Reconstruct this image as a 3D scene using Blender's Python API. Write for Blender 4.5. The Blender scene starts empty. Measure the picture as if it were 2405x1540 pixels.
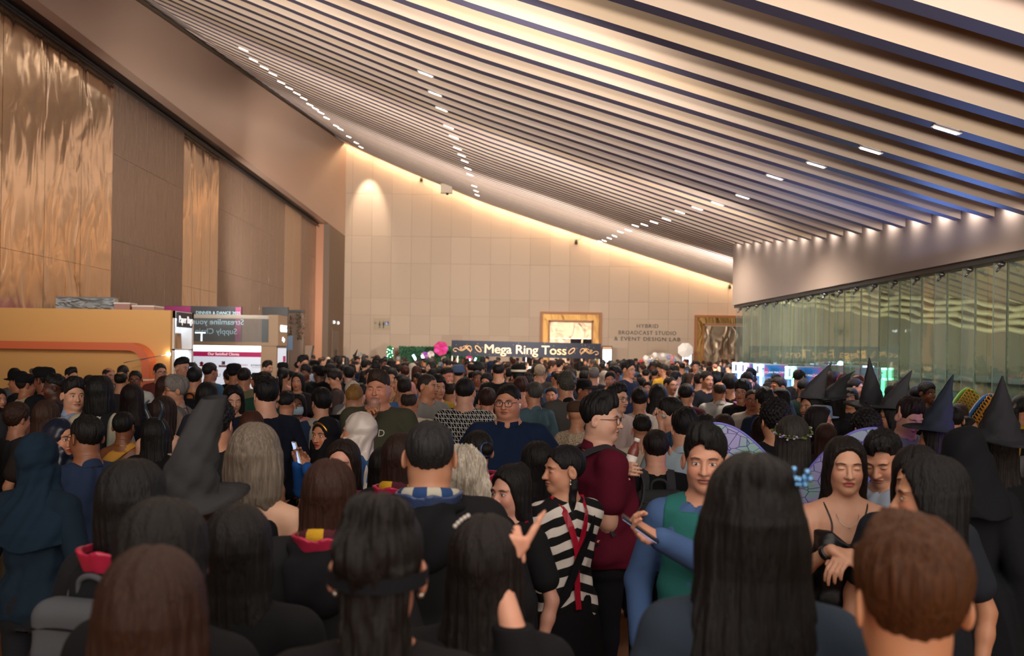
import bpy, bmesh, math, random
import numpy as np
from mathutils import Vector, Matrix

# ---------------------------------------------------------------- camera, world, exposure
F = 2400.0            # focal length in pixels of the 2405 px wide frame
CX, CY = 1163.0, 824.0  # where the hall axis meets the frame
HC = 1.95             # camera height
ROLL = 0.0155
S = bpy.context.scene
COL = S.collection
cam_d = bpy.data.cameras.new('camera')
cam_d.sensor_width = 36.0
cam_d.lens = F / 2405 * 36
cam_d.shift_x = (1202.5 - CX) / 2405
cam_d.shift_y = (CY - 770) / 2405
cam_d.dof.use_dof = True
cam_d.dof.focus_distance = 6.6
cam_d.dof.aperture_fstop = 3.4
cam_d.clip_start = 0.05
cam = bpy.data.objects.new('camera', cam_d)
COL.objects.link(cam)
cam.matrix_world = Matrix.Translation((0, 0, HC)) @ Matrix.Rotation(math.pi / 2, 4, 'X') @ Matrix.Rotation(ROLL, 4, 'Z')
S.camera = cam
S.view_settings.view_transform = 'Standard'
S.view_settings.look = 'None'
S.view_settings.gamma = 1
S.view_settings.use_curve_mapping = False
S.view_settings.exposure = 0.3
w = bpy.data.worlds.new('world'); S.world = w; w.use_nodes = True
w.node_tree.nodes['Background'].inputs[0].default_value = (1.0, 0.86, 0.76, 1)
w.node_tree.nodes['Background'].inputs[1].default_value = 0.62
S.cycles.max_bounces = 6
S.cycles.diffuse_bounces = 3
S.cycles.glossy_bounces = 3
S.cycles.transmission_bounces = 5
S.cycles.transparent_max_bounces = 12
S.cycles.caustics_reflective = False
S.cycles.caustics_refractive = False
S.cycles.sample_clamp_indirect = 4

def light(kind, loc, energy, color, rot=(0, 0, 0), name='lamp', **kw):
    d = bpy.data.lights.new(name, kind)
    d.energy = energy; d.color = color
    for k, v in kw.items(): setattr(d, k, v)
    o = bpy.data.objects.new(name, d); COL.objects.link(o)
    o.location = loc; o.rotation_euler = rot
    return o
WARM = (1.0, 0.80, 0.60)
# added soft sun from behind the camera that brightens camera-facing surfaces
_d = Vector((-.30, 1, -.02)).normalized()
_s = light('SUN', (0, -6, 5), 2.1, (1.0, .90, .80), name='fill_sun', angle=1.2)
_s.rotation_euler = _d.to_track_quat('-Z', 'Y').to_euler()
# added soft fill panel above the front of the crowd, no real lamp
light('AREA', (1.0, 2.2, 3.3), 40, (1.0, .88, .78), (0, 0, 0), 'crowd_fill_light', shape='RECTANGLE', size=6, size_y=2.5)
# added fill spots, no real fixtures, brightening the fins and the far wall
for _x, _y, _z, _e, _el, _cone in ((-2.5, 1.2, 2.7, 1250, .75, 1.75), (1.8, .6, 2.5, 1500, .75, 1.75), (4.2, 2.5, 2.3, 420, .7, 1.9), (-5, 9, 3.0, 1150, .62, 1.8), (0, 8, 2.9, 850, .55, 1.8), (7.3, 3, 2.4, 260, .5, 2.2), (12.5, 30, 2.2, 500, .4, 2.2),
                                   (-5, 19, 3.2, 1400, .60, 1.9), (0, 18, 3.0, 1000, .50, 1.9), (3.5, 17, 2.8, 600, .40, 1.8),
                                   (-5, 30, 3.2, 3600, .42, 2.0), (1, 30, 3.0, 3800, .30, 2.0), (7.5, 31, 2.7, 3400, .24, 2.0)):
    _q = light('SPOT', (_x, _y, _z), _e, (1.0, .90, .81), name='fill_uplight', spot_size=_cone, spot_blend=.9, shadow_soft_size=.25)
    _q.rotation_euler = Vector((-.06, 1, _el)).to_track_quat('-Z', 'Y').to_euler()
# blue and violet stage light from the games on the right
light('AREA', (5.6, 13.5, 2.5), 60, (.18, .35, 1.0), (0, math.radians(110), 0), 'blue_wash', shape='RECTANGLE', size=1.5, size_y=3.0)
light('SPOT', (3.6, 5.9, 1.2), 22, (.45, .2, 1.0), (math.radians(75), 0, math.radians(60)), 'violet_wash', spot_size=1.6, shadow_soft_size=.15)

# ---------------------------------------------------------------- small helpers
def px(x, y):
    """pixel -> (X per unit delta, height above the camera per unit delta)"""
    u, v = x - CX, CY - y
    c, s = math.cos(ROLL), math.sin(ROLL)
    return u * c - v * s, v * c + u * s
def at(x, y, d):
    a, b = px(x, y)
    return Vector((a * d, F * d, HC + b * d))
def lin(c):
    return tuple((v / 12.92 if v <= .04045 else ((v + .055) / 1.055) ** 2.4) for v in c)
def hexc(h):
    h = h.lstrip('#')
    return lin(tuple(int(h[i:i + 2], 16) / 255 for i in (0, 2, 4)))
_m = {}
def mat(name, color='#808080', rough=.6, metal=0.0, emit=None, estr=0, alpha=1, bump=None, trans=0, spec=.5, coat=0):
    if name in _m: return _m[name]
    m = bpy.data.materials.new(name); m.use_nodes = True
    nt = m.node_tree; b = nt.nodes['Principled BSDF']
    c = hexc(color) if isinstance(color, str) else color
    b.inputs['Base Color'].default_value = (*c, 1)
    b.inputs['Roughness'].default_value = rough
    b.inputs['Metallic'].default_value = metal
    b.inputs['Specular IOR Level'].default_value = spec
    b.inputs['Alpha'].default_value = alpha
    b.inputs['Transmission Weight'].default_value = trans
    b.inputs['Coat Weight'].default_value = coat
    if emit:
        e = hexc(emit) if isinstance(emit, str) else emit
        b.inputs['Emission Color'].default_value = (*e, 1)
        b.inputs['Emission Strength'].default_value = estr
    m.diffuse_color = (*c, 1)
    if bump:  # (scale xyz, strength, distance)
        tc = nt.nodes.new('ShaderNodeTexCoord'); mp = nt.nodes.new('ShaderNodeMapping')
        mp.inputs['Scale'].default_value = bump[0]
        nz = nt.nodes.new('ShaderNodeTexNoise'); nz.inputs['Scale'].default_value = 1; nz.inputs['Detail'].default_value = 3
        bp = nt.nodes.new('ShaderNodeBump'); bp.inputs['Strength'].default_value = bump[1]; bp.inputs['Distance'].default_value = bump[2]
        nt.links.new(tc.outputs['Object'], mp.inputs[0]); nt.links.new(mp.outputs[0], nz.inputs[0])
        nt.links.new(nz.outputs[0], bp.inputs['Height']); nt.links.new(bp.outputs[0], b.inputs['Normal'])
    _m[name] = m
    return m
def tag(o, label=None, cat=None, group=None, kind=None):
    if label: o['label'] = label
    if cat: o['category'] = cat
    if group: o['group'] = group
    if kind: o['kind'] = kind
    return o
def empty(name, loc=(0, 0, 0), rz=0, parent=None):
    o = bpy.data.objects.new(name, None); COL.objects.link(o)
    o.location = loc; o.rotation_euler = (0, 0, rz); o.empty_display_size = .1
    o.parent = parent
    return o
def link(name, me, m=None, parent=None, loc=None):
    o = bpy.data.objects.new(name, me); COL.objects.link(o)
    if m is not None:
        for q in (m if isinstance(m, (list, tuple)) else [m]): me.materials.append(q)
    o.parent = parent
    if loc is not None: o.location = loc
    return o
class MB:
    """collects shapes, then links them as one mesh object"""
    def __init__(s): s.v = []; s.f = []; s.mi = []; s.sm = []
    def add(s, vs, fs, mi=0, smooth=False):
        o = len(s.v); s.v += [tuple(p) for p in vs]
        s.f += [tuple(i + o for i in f) for f in fs]; s.mi += [mi] * len(fs); s.sm += [smooth] * len(fs)
        return s
    def box(s, c, size, rz=0, mi=0, M=None):
        x, y, z = (q / 2 for q in size)
        vs = [Vector((a * x, b * y, d * z)) for a in (-1, 1) for b in (-1, 1) for d in (-1, 1)]
        R = M if M is not None else Matrix.Rotation(rz, 3, 'Z')
        vs = [R @ p + Vector(c) for p in vs]
        return s.add(vs, [(0, 1, 3, 2), (4, 6, 7, 5), (0, 4, 5, 1), (2, 3, 7, 6), (0, 2, 6, 4), (1, 5, 7, 3)], mi)
    def bb(s, x0, x1, y0, y1, z0, z1, mi=0):
        return s.box(((x0 + x1) / 2, (y0 + y1) / 2, (z0 + z1) / 2), (abs(x1 - x0), abs(y1 - y0), abs(z1 - z0)), 0, mi)
    def tube(s, pts, r, n=8, mi=0, closed=False, cap=True):
        pts = [Vector(p) for p in pts]; N = len(pts)
        rs = r if isinstance(r, (list, tuple)) else [r] * N
        vs = []; fs = []; up = None
        for i, p in enumerate(pts):
            a = pts[(i - 1) % N] if (closed or i > 0) else p
            b = pts[(i + 1) % N] if (closed or i < N - 1) else p
            t = (b - a).normalized()
            if up is None: up = t.orthogonal().normalized()
            up = (up - t * up.dot(t)); up = up.normalized() if up.length > 1e-6 else t.orthogonal().normalized()
            w_ = t.cross(up)
            for k in range(n):
                an = 2 * math.pi * k / n
                vs.append(p + (up * math.cos(an) + w_ * math.sin(an)) * rs[i])
        for i in range(N if closed else N - 1):
            for k in range(n):
                fs.append((i * n + k, i * n + (k + 1) % n, ((i + 1) % N) * n + (k + 1) % n, ((i + 1) % N) * n + k))
        if cap and not closed:
            fs.append(tuple(range(n))[::-1]); fs.append(tuple((N - 1) * n + k for k in range(n)))
        return s.add(vs, fs, mi, True)
    def lathe(s, prof, c=(0, 0, 0), n=16, mi=0, M=None, sx=1, sy=1):
        vs = []; fs = []
        for r, z in prof:
            for k in range(n):
                a = 2 * math.pi * k / n
                p = Vector((r * math.cos(a) * sx, r * math.sin(a) * sy, z))
                if M is not None: p = M @ p
                vs.append(p + Vector(c))
        for i in range(len(prof) - 1):
            for k in range(n):
                fs.append((i * n + k, i * n + (k + 1) % n, (i + 1) * n + (k + 1) % n, (i + 1) * n + k))
        fs.append(tuple(range(n))[::-1]); fs.append(tuple((len(prof) - 1) * n + k for k in range(n)))
        return s.add(vs, fs, mi, True)
    def ball(s, c, r, n=12, mi=0, M=None):
        r = r if isinstance(r, (list, tuple)) else (r, r, r)
        prof = [(max(math.sin(math.pi * i / n), .001), -math.cos(math.pi * i / n)) for i in range(n + 1)]
        D = Matrix.Diagonal(r)
        return s.lathe(prof, c, n + 4, mi, (M @ D) if M is not None else D)
    def prism(s, pts, y0, y1, mi=0):
        """outline in x,z extruded along y"""
        n = len(pts)
        vs = [(x, y0, z) for x, z in pts] + [(x, y1, z) for x, z in pts]
        fs = [tuple(range(n)), tuple(range(2 * n - 1, n - 1, -1))] + [(i, i + n, (i + 1) % n + n, (i + 1) % n) for i in range(n)]
        return s.add(vs, fs, mi)
    def build(s, name, m=None, parent=None, loc=None):
        me = bpy.data.meshes.new(name); me.from_pydata(s.v, [], s.f)
        me.polygons.foreach_set('material_index', s.mi); me.polygons.foreach_set('use_smooth', s.sm)
        me.update()
        return link(name, me, m, parent, loc)
def text(name, body, size, m, M, parent=None, extrude=.004, align='CENTER', bold=0, sx=1, spacing=1):
    c = bpy.data.curves.new(name, 'FONT'); c.body = body; c.size = size; c.extrude = extrude; c.offset = bold
    c.align_x = align; c.align_y = 'CENTER'; c.space_character = spacing; c.resolution_u = 3
    t = bpy.data.objects.new(name, c); COL.objects.link(t)
    bpy.context.view_layer.update()
    me = bpy.data.meshes.new_from_object(t.evaluated_get(bpy.context.evaluated_depsgraph_get()))
    bpy.data.objects.remove(t)
    me.materials.clear()
    o = link(name, me, m, parent)
    o.matrix_world = M @ Matrix.Diagonal((sx, 1, 1, 1))
    return o
def face_cam(loc, rz=0):
    """matrix that puts text upright, readable from the camera side (-y)"""
    return Matrix.Translation(loc) @ Matrix.Rotation(rz, 4, 'Z') @ Matrix.Rotation(math.pi / 2, 4, 'X')

# ---------------------------------------------------------------- ceiling shape
DB = 0.0222           # delta of the back wall
YB = DB * F
_gx = [-8.6, -7.92, -5, -.64, 2.6, 5.87, 12.2, 17]
_gz = [10.95, 10.61, 9.35, 7.64, 6.6, 5.58, 3.65, 2.3]
def ceil_h(X, d):
    g = float(np.interp(X, _gx, _gz)) 
    g = (g + float(np.interp(X - .6, _gx, _gz)) + float(np.interp(X + .6, _gx, _gz))) / 3
    cor = float(np.interp(d, [.0025, .0054, .0076, .0102, .0125], [.22, .19, 0, -.09, 0])) * min(max((X + 2) / 7.9, 0), 1)
    return HC + g + 241 * (d - .022) + cor
XR, XL, XL2 = 5.9, -7.92, -8.55
D_END = 0.01063      # where the right fascia ends

# ---------------------------------------------------------------- room materials
def nodes_of(m): return m.node_tree.nodes, m.node_tree.links, m.node_tree.nodes['Principled BSDF']
M_plaster = mat('beige ceiling plaster', '#cdb6a0', .75, bump=((3, 3, 3), .1, .01))
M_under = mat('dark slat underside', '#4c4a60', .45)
M_back = mat('dark ceiling void', '#2b2628', .9)
M_wall = mat('beige wall panel', '#cbb39b', .6, bump=((1.5, 1.5, 1.5), .05, .01))
M_seam = mat('wall seam', '#9c826c', .8)
M_bronze = mat('satin bronze metal', '#b89c8a', .4, .45, bump=((.6, .6, .25), .08, .05))
M_bronze2 = mat('bronze paint', '#77614f', .6)
M_dark = mat('black metal', '#17171a', .5)
M_copper = mat('copper jamb', '#b07f63', .4, .6)
M_white = mat('white paint', '#e4dcd4', .5)
M_soffit = mat('pale fascia plaster', '#c0b0a6', .7)
def wavy(name, color, rough, scale, strength, dist, metal=.95, detail=2, rotz=0):
    m = mat(name, color, rough, metal)
    n, l, b = nodes_of(m)
    tc = n.new('ShaderNodeTexCoord'); mp = n.new('ShaderNodeMapping'); mp.inputs['Scale'].default_value = scale
    mp.inputs['Rotation'].default_value = (rotz, 0, 0)
    nz = n.new('ShaderNodeTexNoise'); nz.inputs['Scale'].default_value = 1; nz.inputs['Detail'].default_value = detail
    nz.inputs['Distortion'].default_value = .6
    bp = n.new('ShaderNodeBump'); bp.inputs['Strength'].default_value = strength; bp.inputs['Distance'].default_value = dist
    l.new(tc.outputs['Object'], mp.inputs[0]); l.new(mp.outputs[0], nz.inputs[0])
    l.new(nz.outputs[0], bp.inputs['Height']); l.new(bp.outputs[0], b.inputs['Normal'])
    return m
M_gold = wavy('polished champagne metal', '#cdb092', .16, (1, 1.6, .8), .45, .12)
M_emb = wavy('embossed bronze metal', '#8d7666', .4, (5, 9, 2.4), .9, .05, .55, 3, .25)
M_beige = mat('beige wall strip', '#b39377', .5, .3, bump=((1, 12, .3), .1, .01))
M_doorgold = wavy('hammered gold metal', '#8a683c', .4, (2.5, 2.5, 1.2), .5, .1)
M_doorplate = wavy('polished silver gold plate', '#94806a', .34, (1.6, 1.6, 1.2), .6, .12)
M_frame = mat('amber timber frame', '#b0703a', .5)
M_carpet = mat('amber carpet', '#8a5528', .9, bump=((30, 30, 30), .4, .01))

# ---------------------------------------------------------------- floor
fl = MB(); fl.bb(-12, 24, -8, YB + 1, -.1, 0)
o = tag(fl.build('floor', M_carpet), 'amber patterned carpet under the whole crowd', 'floor', kind='structure')

# ---------------------------------------------------------------- ceiling: void above plus curved slats
cr = empty('ceiling', (0, 0, 0)); tag(cr, 'sloping hall ceiling of beige curved fins with dark gaps', 'ceiling', kind='structure')
STEP = .000366
d0 = 5.9 / 1169.5
ks = [k for k in range(-11, 60) if .0014 < d0 + k * STEP < DB - .0002]
bk = MB()
xs_c = np.linspace(-8.6, 16.5, 26)
rows = [.0009] + [d0 + k * STEP for k in ks] + [DB + .0002]
vs = []; fs = []
for r_, d in enumerate(rows):
    for x in xs_c: vs.append((x, F * d, max(ceil_h(x, d) + .42, 2.5)))
n = len(xs_c)
for r_ in range(len(rows) - 1):
    for i in range(n - 1):
        if min(vs[r_ * n + i][2], vs[r_ * n + i + 1][2]) < 2.6: continue
        if xs_c[i] > XR - 1 and xs_c[i] < XR + .6 and rows[r_] < D_END and False: continue
        fs.append((r_ * n + i, r_ * n + i + 1, (r_ + 1) * n + i + 1, (r_ + 1) * n + i))
bk.add(vs, fs)
bk.build('ceiling_deck', M_back, cr)
_sl = random.Random(4)
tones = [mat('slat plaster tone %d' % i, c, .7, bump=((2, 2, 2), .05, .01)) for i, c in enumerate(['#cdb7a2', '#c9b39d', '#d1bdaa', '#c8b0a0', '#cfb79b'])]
for k in ks:
    d = d0 + k * STEP
    y = F * d; th = .17
    x1 = XR - .01 if d < D_END else 16.4
    X = np.linspace(-8.4, x1, 22 if d < D_END else 34)
    b = MB(); vs = []
    for x in X:
        z = ceil_h(x, d) + (.22 * max(0, min(1, (-7.6 - x) / .3)) if x < -7.6 else 0)
        vs += [(x, y, z), (x, y + th, z), (x, y + th, z + .44), (x, y, z + .44)]
    fs = []; mi = []
    for i in range(len(X) - 1):
        a = i * 4; c = a + 4
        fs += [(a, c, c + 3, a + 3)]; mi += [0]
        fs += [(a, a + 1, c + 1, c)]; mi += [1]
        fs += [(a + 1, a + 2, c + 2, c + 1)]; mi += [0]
    e = (len(X) - 1) * 4
    fs += [(e, e + 1, e + 2, e + 3), (3, 2, 1, 0)]; mi += [0, 0]
    o_ = len(b.v); b.v = vs; b.f = fs; b.mi = mi; b.sm = [False] * len(fs)
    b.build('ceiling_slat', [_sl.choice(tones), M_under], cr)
    if d < D_END:   # the same fins go on over the lobby beyond the glass
        X = [x for x in np.linspace(XR + .36, 16.4, 16) if ceil_h(x, d) > 2.0]
        if len(X) > 2:
            b = MB(); vs = []; fs = []; mi = []
            for x in X:
                z = ceil_h(x, d); vs += [(x, y, z), (x, y + th, z), (x, y + th, z + .44), (x, y, z + .44)]
            for i in range(len(X) - 1):
                a = i * 4; c = a + 4
                fs += [(a, c, c + 3, a + 3), (a, a + 1, c + 1, c), (a + 1, a + 2, c + 2, c + 1)]; mi += [0, 1, 0]
            b.v = vs; b.f = fs; b.mi = mi; b.sm = [False] * len(fs); b.build('lobby_slat', [_sl.choice(tones), M_under], cr)
# edge beam of the ceiling along the back wall
eb = MB(); vs = []; fs = []
X = np.linspace(-8.4, 16.4, 40)
for x in X:
    z = ceil_h(x, DB) - .02
    vs += [(x, YB - .75, z - .02), (x, YB - .45, z - .02), (x, YB - .45, z + .5), (x, YB - .75, z + .5)]
for i in range(len(X) - 1):
    a = i * 4; c = a + 4
    fs += [(a, c, c + 3, a + 3), (a, a + 1, c + 1, c), (a + 1, a + 2, c + 2, c + 1)]
eb.add(vs, fs)
eb.build('ceiling_edge_beam', mat('pale edge beam', '#d9c6b1', .6), cr)

# lamps hidden in the cove between the edge beam and the back wall, and in each gap above the right fascia
for x in np.arange(-7.2, 16, 1.5):
    sl = math.atan2(ceil_h(x + .7, DB) - ceil_h(x - .7, DB), 1.4)
    light('AREA', (x, YB - .22, ceil_h(x, DB) + .06), 20, (1.0, .68, .40), (math.radians(-6), -sl, 0), 'cove_light', shape='RECTANGLE', size=1.5, size_y=.1)
for k in ks:
    d = d0 + (k + .55) * STEP
    if .003 < d < D_END: light('AREA', (XR - .08, F * d, ceil_h(XR, d) + .14), 1.9, (1.0, .88, .78), (0, 0, 0), 'gap_light', shape='RECTANGLE', size=.06, size_y=.3)

# recessed lamps in the slat undersides
lamp_px = [(90 + a / 2.566, 100 + b / 2.566) for a, b in [(1237,45),(1298,100),(1362,149),(1414,190),(1464,231),(1512,267),(1559,303),(1600,335),(1637,367),(1671,388),(1704,420),(1738,452),(1795,497),(1822,519),(1871,566),(1917,602),(1945,630)]]
nleft = len(lamp_px)
lamp_px += [(900 + a / 2.567, 100 + b / 2.567) for a, b in [(256,160),(313,304),(352,412),(394,502),(426,573),(448,630),(473,678),(492,718),(511,758),(523,797),(549,862),(560,893),(567,916),(2015,962),(1893,1000),(1788,1026),(1708,1053),(1633,1073),(1575,1091),(1520,1102),(1476,1126),(1430,1142),(1395,1162),(1363,1178),(1333,1194),(1307,1204)]]
lamp_px += [(1740 + a / 2.962, 100 + b / 2.962) for a, b in [(1430,525),(902,707),(523,851),(235,960),(12,1046)]]
M_lamp = mat('lit lamp lens', '#ffffff', .4, emit='#fff0dc', estr=30)
lb = MB(); lb.box((0, 0, -.004), (.20, .036, .012)); me_l = None
lf = MB(); lf.box((0, 0, 0), (.25, .065, .008))
nl = 0; used_k = []
ORD = 'first second third fourth fifth sixth seventh eighth ninth tenth eleventh twelfth thirteenth fourteenth fifteenth sixteenth seventeenth eighteenth'.split()
for q, (x, y) in enumerate(lamp_px):
    a, b_ = px(x, y)
    best = None
    taken = used_k if q < nleft else ()
    for k in ks:
        d = d0 + k * STEP + .085 / F
        if k in taken: continue
        e = abs(ceil_h(a * d, d) - HC - b_ * d) / d
        if best is None or e < best[0]: best = (e, d, k)
    used_k.append(best[2]); d = best[1]; X_ = a * d; Z_ = ceil_h(X_, d)
    sl = math.atan2(ceil_h(X_ + .3, d) - ceil_h(X_ - .3, d), .6)
    r = empty('recessed_light', (X_, F * d, Z_ - .012)); r.rotation_euler = (0, -sl, 0)
    if nl == 0:
        p1 = lb.build('lens', M_lamp, r); p2 = lf.build('trim_ring', M_white, r)
    else:
        c1 = p1.copy(); c2 = p2.copy()
        for c_ in (c1, c2): COL.objects.link(c_); c_.parent = r
    row = 'left row near the bronze header' if q < nleft else ('middle row above the banner' if q < nleft + 13 else 'right row running to the glass wall')
    nth = ORD[q if q < nleft else (q - nleft if q < nleft + 13 else q - nleft - 13)]
    tag(r, 'small bright linear downlight, %s along the %s' % (nth, row), 'ceiling light', 'downlights in the ' + row)
    nl += 1
    if q in (8, 11): r.rotation_euler = (0, -sl, 0)
    if q >= nleft and q % 3 == 0 and F * d < 46:
        light('SPOT', (X_, F * d, Z_ - .05), 420, (1.0, .82, .66), (0, 0, 0), 'downlight', spot_size=2.5, spot_blend=.5, shadow_soft_size=.15)

for _k, k in enumerate(ks):
    d = d0 + (k + .5) * STEP
    if .0080 < d < .0215 and _k % 2 == 0:
        light('SPOT', (XL + .42, F * d, ceil_h(XL + .42, d) + .08), 150 + 60 * (_k % 3), (1.0, .86, .74), (0, math.radians(-13), 0), 'downlight', spot_size=.42, spot_blend=.8, shadow_soft_size=.04)
_q = light('SPOT', (-6.7, YB - 1.1, ceil_h(-6.7, DB) - .1), 700, (1.0, .84, .68), name='downlight', spot_size=.75, spot_blend=.7, shadow_soft_size=.08)
_q.rotation_euler = Vector((0, .42, -1)).to_track_quat('-Z', 'Y').to_euler()
# ---------------------------------------------------------------- back wall with panel joints
bw = MB()
zj = [0, HC + .79, HC + 1.78, HC + 2.66, HC + 4.5, HC + 5.9, HC + 8.1, HC + 10.3, HC + 12]
xj = np.arange(-8.6, 17.5, 1.035)
M_w = [M_wall] + [mat('beige wall panel tone %d' % i, c, .6, bump=((1.5, 1.5, 1.5), .05, .01)) for i, c in enumerate(['#ceb69e', '#c8b098'])] + [M_seam]
rr = random.Random(2)
bw.bb(-8.7, 17.5, YB + .03, YB + .2, 0, 14.5, 3)
for i in range(len(xj) - 1):
    for j in range(len(zj) - 1):
        bw.bb(xj[i] + .004, xj[i + 1] - .004, YB, YB + .04, zj[j] + .004, zj[j + 1] - .004, rr.randrange(3))
tag(bw.build('wall_back', M_w), 'tall beige panelled wall at the far end of the hall', 'wall', kind='structure')

# ---------------------------------------------------------------- left side: header, recess wall, jamb
lw = empty('wall_left'); tag(lw, 'bronze metal wall on the left with a deep header', 'wall', kind='structure')
HB = HC + .742 * 7.92           # underside of the header
dj = 7.92 / 393                 # recess ends here
b = MB(); vs = []; fs = []
ds = np.linspace(.0012, DB, 40)
for d in ds:
    zt = max(ceil_h(XL, d) - .06, HB + .3)
    vs += [(XL, F * d, HB), (XL, F * d, zt), (XL - .28, F * d, zt), (XL - .28, F * d, HB)]
for i in range(len(ds) - 1):
    a = i * 4; c = a + 4
    fs += [(a, a + 1, c + 1, c), (a + 1, a + 2, c + 2, c + 1), (a + 3, a, c, c + 3), (a + 2, a + 3, c + 3, c + 2)]
b.add(vs, fs); b.build('header_band', M_bronze, lw)
b = MB(); b.bb(XL - .28, XL, F * dj, YB, 0, HB); b.build('end_pier', M_bronze2, lw)
b = MB(); b.bb(XL2, XL - .28, F * dj - .02, F * dj + .1, 0, HB)
for z in (2.6, 5.2): b.bb(XL2 + .005, XL - .285, F * dj - .024, F * dj - .018, z, z + .012)
b.build('jamb', M_copper, lw)
b = MB(); b.bb(XL2 - .4, XL - .2, -4, F * dj, HB + .02, HB + .06); b.build('recess_soffit', mat('dark bronze soffit', '#3b2d28', .3, .6), lw)
b = MB(); b.tube([(XL2 + .05, -4, HB - .03), (XL2 + .05, F * dj, HB - .03)], .05, 8)
b.tube([(XL2 + .12, -4, HB - .12), (XL2 + .12, F * dj, HB - .12)], .025, 6); b.build('track_rail', M_dark, lw)
# upper wall behind the header (lit cove)
b = MB(); vs = []; fs = []
for d in ds:
    vs += [(XL - .6, F * d, HB), (XL - .6, F * d, max(ceil_h(XL, d), HB) + .9)]
for i in range(len(ds) - 1):
    fs.append((i * 2, i * 2 + 1, i * 2 + 3, i * 2 + 2))
b.add(vs, fs); b.build('cove_wall', mat('cove wall', '#cdb79e', .6), lw)
# recess panels (x boundary in pixels on the recess plane -> depth)
bounds = [(1.0, 'emb'), (8.55 / 1290, 'gold'), (8.55 / 905, 'emb'), (8.55 / 738, 'gold'), (8.55 / 655, 'emb'), (8.55 / 498, 'beige'), (8.55 / 460, 'emb'), (8.55 / 411, None)]
dd = [.0005] + [q[0] for q in bounds[1:]]
kinds = [q[1] for q in bounds[:-1]]
for i, kd in enumerate(kinds):
    y0, y1 = F * dd[i], F * dd[i + 1]
    nst = {'gold': 4, 'emb': 7, 'beige': 2}[kd]
    if i == 0: nst = 14
    b = MB()
    for s_ in range(nst):
        a0 = y0 + (y1 - y0) * s_ / nst; a1 = y0 + (y1 - y0) * (s_ + 1) / nst
        zz = [0, 2.2, 4.3, 6.2, HB + .05] if kd == 'emb' else [0, 3.6, HB + .05]
        for z0, z1 in zip(zz[:-1], zz[1:]):
            b.bb(XL2 - .1, XL2, a0 + .008, a1 - .008, z0 + .004, z1 - .004)
    b.bb(XL2 - .2, XL2 - .03, y0, y1, 0, HB)
    nm = {'gold': 'polished_panel', 'emb': 'embossed_panel', 'beige': 'beige_panel'}[kd]
    o = b.build(nm, {'gold': M_gold, 'emb': M_emb, 'beige': M_beige}[kd], lw)
b = MB(); b.bb(XL2 - .4, XL2 - .2, -6, YB, 0, 14); b.build('rear_face', M_bronze2, lw)

# ---------------------------------------------------------------- right side: fascia and glass wall
rw = empty('wall_right'); tag(rw, 'pale plaster fascia above the glass wall on the right', 'wall', kind='structure')
ZS = HC + .2085 * XR
b = MB(); vs = []; fs = []
ds = np.linspace(.0009, D_END, 34)
for d in ds:
    zt = max(ceil_h(XR, d) + .45, ZS + .3)
    vs += [(XR, F * d, ZS), (XR, F * d, zt), (XR + .32, F * d, zt), (XR + .32, F * d, ZS)]
for i in range(len(ds) - 1):
    a = i * 4; c = a + 4
    fs += [(a, c, c + 1, a + 1), (a + 1, c + 1, c + 2, a + 2), (a + 3, c + 3, c, a), (a + 2, c + 2, c + 3, a + 3)]
e = (len(ds) - 1) * 4
fs += [(e, e + 3, e + 2, e + 1)]
b.add(vs, fs); b.build('fascia', M_soffit, rw)
b = MB(); b.bb(XR + .04, XR + .28, 2, F * D_END - .02, ZS - .07, ZS - .002); b.build('head_track', mat('grey steel track', '#4d555c', .4, .6), rw)
# space beyond the glass
b = MB(); b.bb(16.5, 16.7, -4, YB, 0, 6); b.build('far_side_wall', mat('dim lobby wall', '#6c6a5c', .6), rw)
b = MB()
for i, y in enumerate(np.arange(5, 50, 2.4)): b.bb(16.3, 16.5, y, y + .3, 0, 5.1)
b.build('lobby_pilasters', mat('lobby pilaster', '#b9a183', .5), rw)
b = MB(); b.bb(15.9, 16.4, -2, YB, 1.2, 2.0); b.build('lobby_counter', mat('dark teal lobby counter', '#2f3f42', .5), rw)

b = MB(); b.bb(XR + .3, 16.6, -4.2, -4, 0, 5.3); b.bb(XR + .35, XR + .4, -8, -4, 0, 5.3); b.build('lobby_light_blocker', mat('dim lobby wall', '#6c6a5c', .6), rw)  # unseen wall added to keep world light out of the lobby
b = MB()
for k in range(26):
    pts = [(9.6 + .04 * math.sin(y * 1.1 + k), y, 1.55 + k * .155 + (y - 8) * .083 + .035 * math.sin(y * 2.1 + k * .8) + .02 * math.sin(y * 5.3 + k * 1.9)) for y in np.arange(3, 37.5, .35)]
    b.tube(pts, .058, 6)
b.build('glass_stripe_ribs', mat('pale stripe ribs', '#d9c8a4', .4), rw)  # added ribs imitate the wavy bright stripes of the glass
b = MB(); b.bb(9.75, 9.85, 2, 37.6, 1.2, 8.5); b.build('stripe_backing', mat('dim olive backing', '#57503f', .6), rw)  # added dark ground between the imitated stripes
b = MB(); b.bb(9.5, 9.9, 2, 37.6, 0, 1.25); b.bb(9.3, 9.5, 2, 37.6, 1.5, 1.62); b.build('lobby_counter_front', mat('dark teal lobby counter', '#2f3f42', .5), rw)
light('AREA', (6.7, 19, 2.1), 620, (1.0, .96, .84), (0, math.radians(-98), 0), 'lobby_fill_light', shape='RECTANGLE', size=.6, size_y=32)  # unseen fill panel added to brighten the ribs beyond the glass
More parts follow.
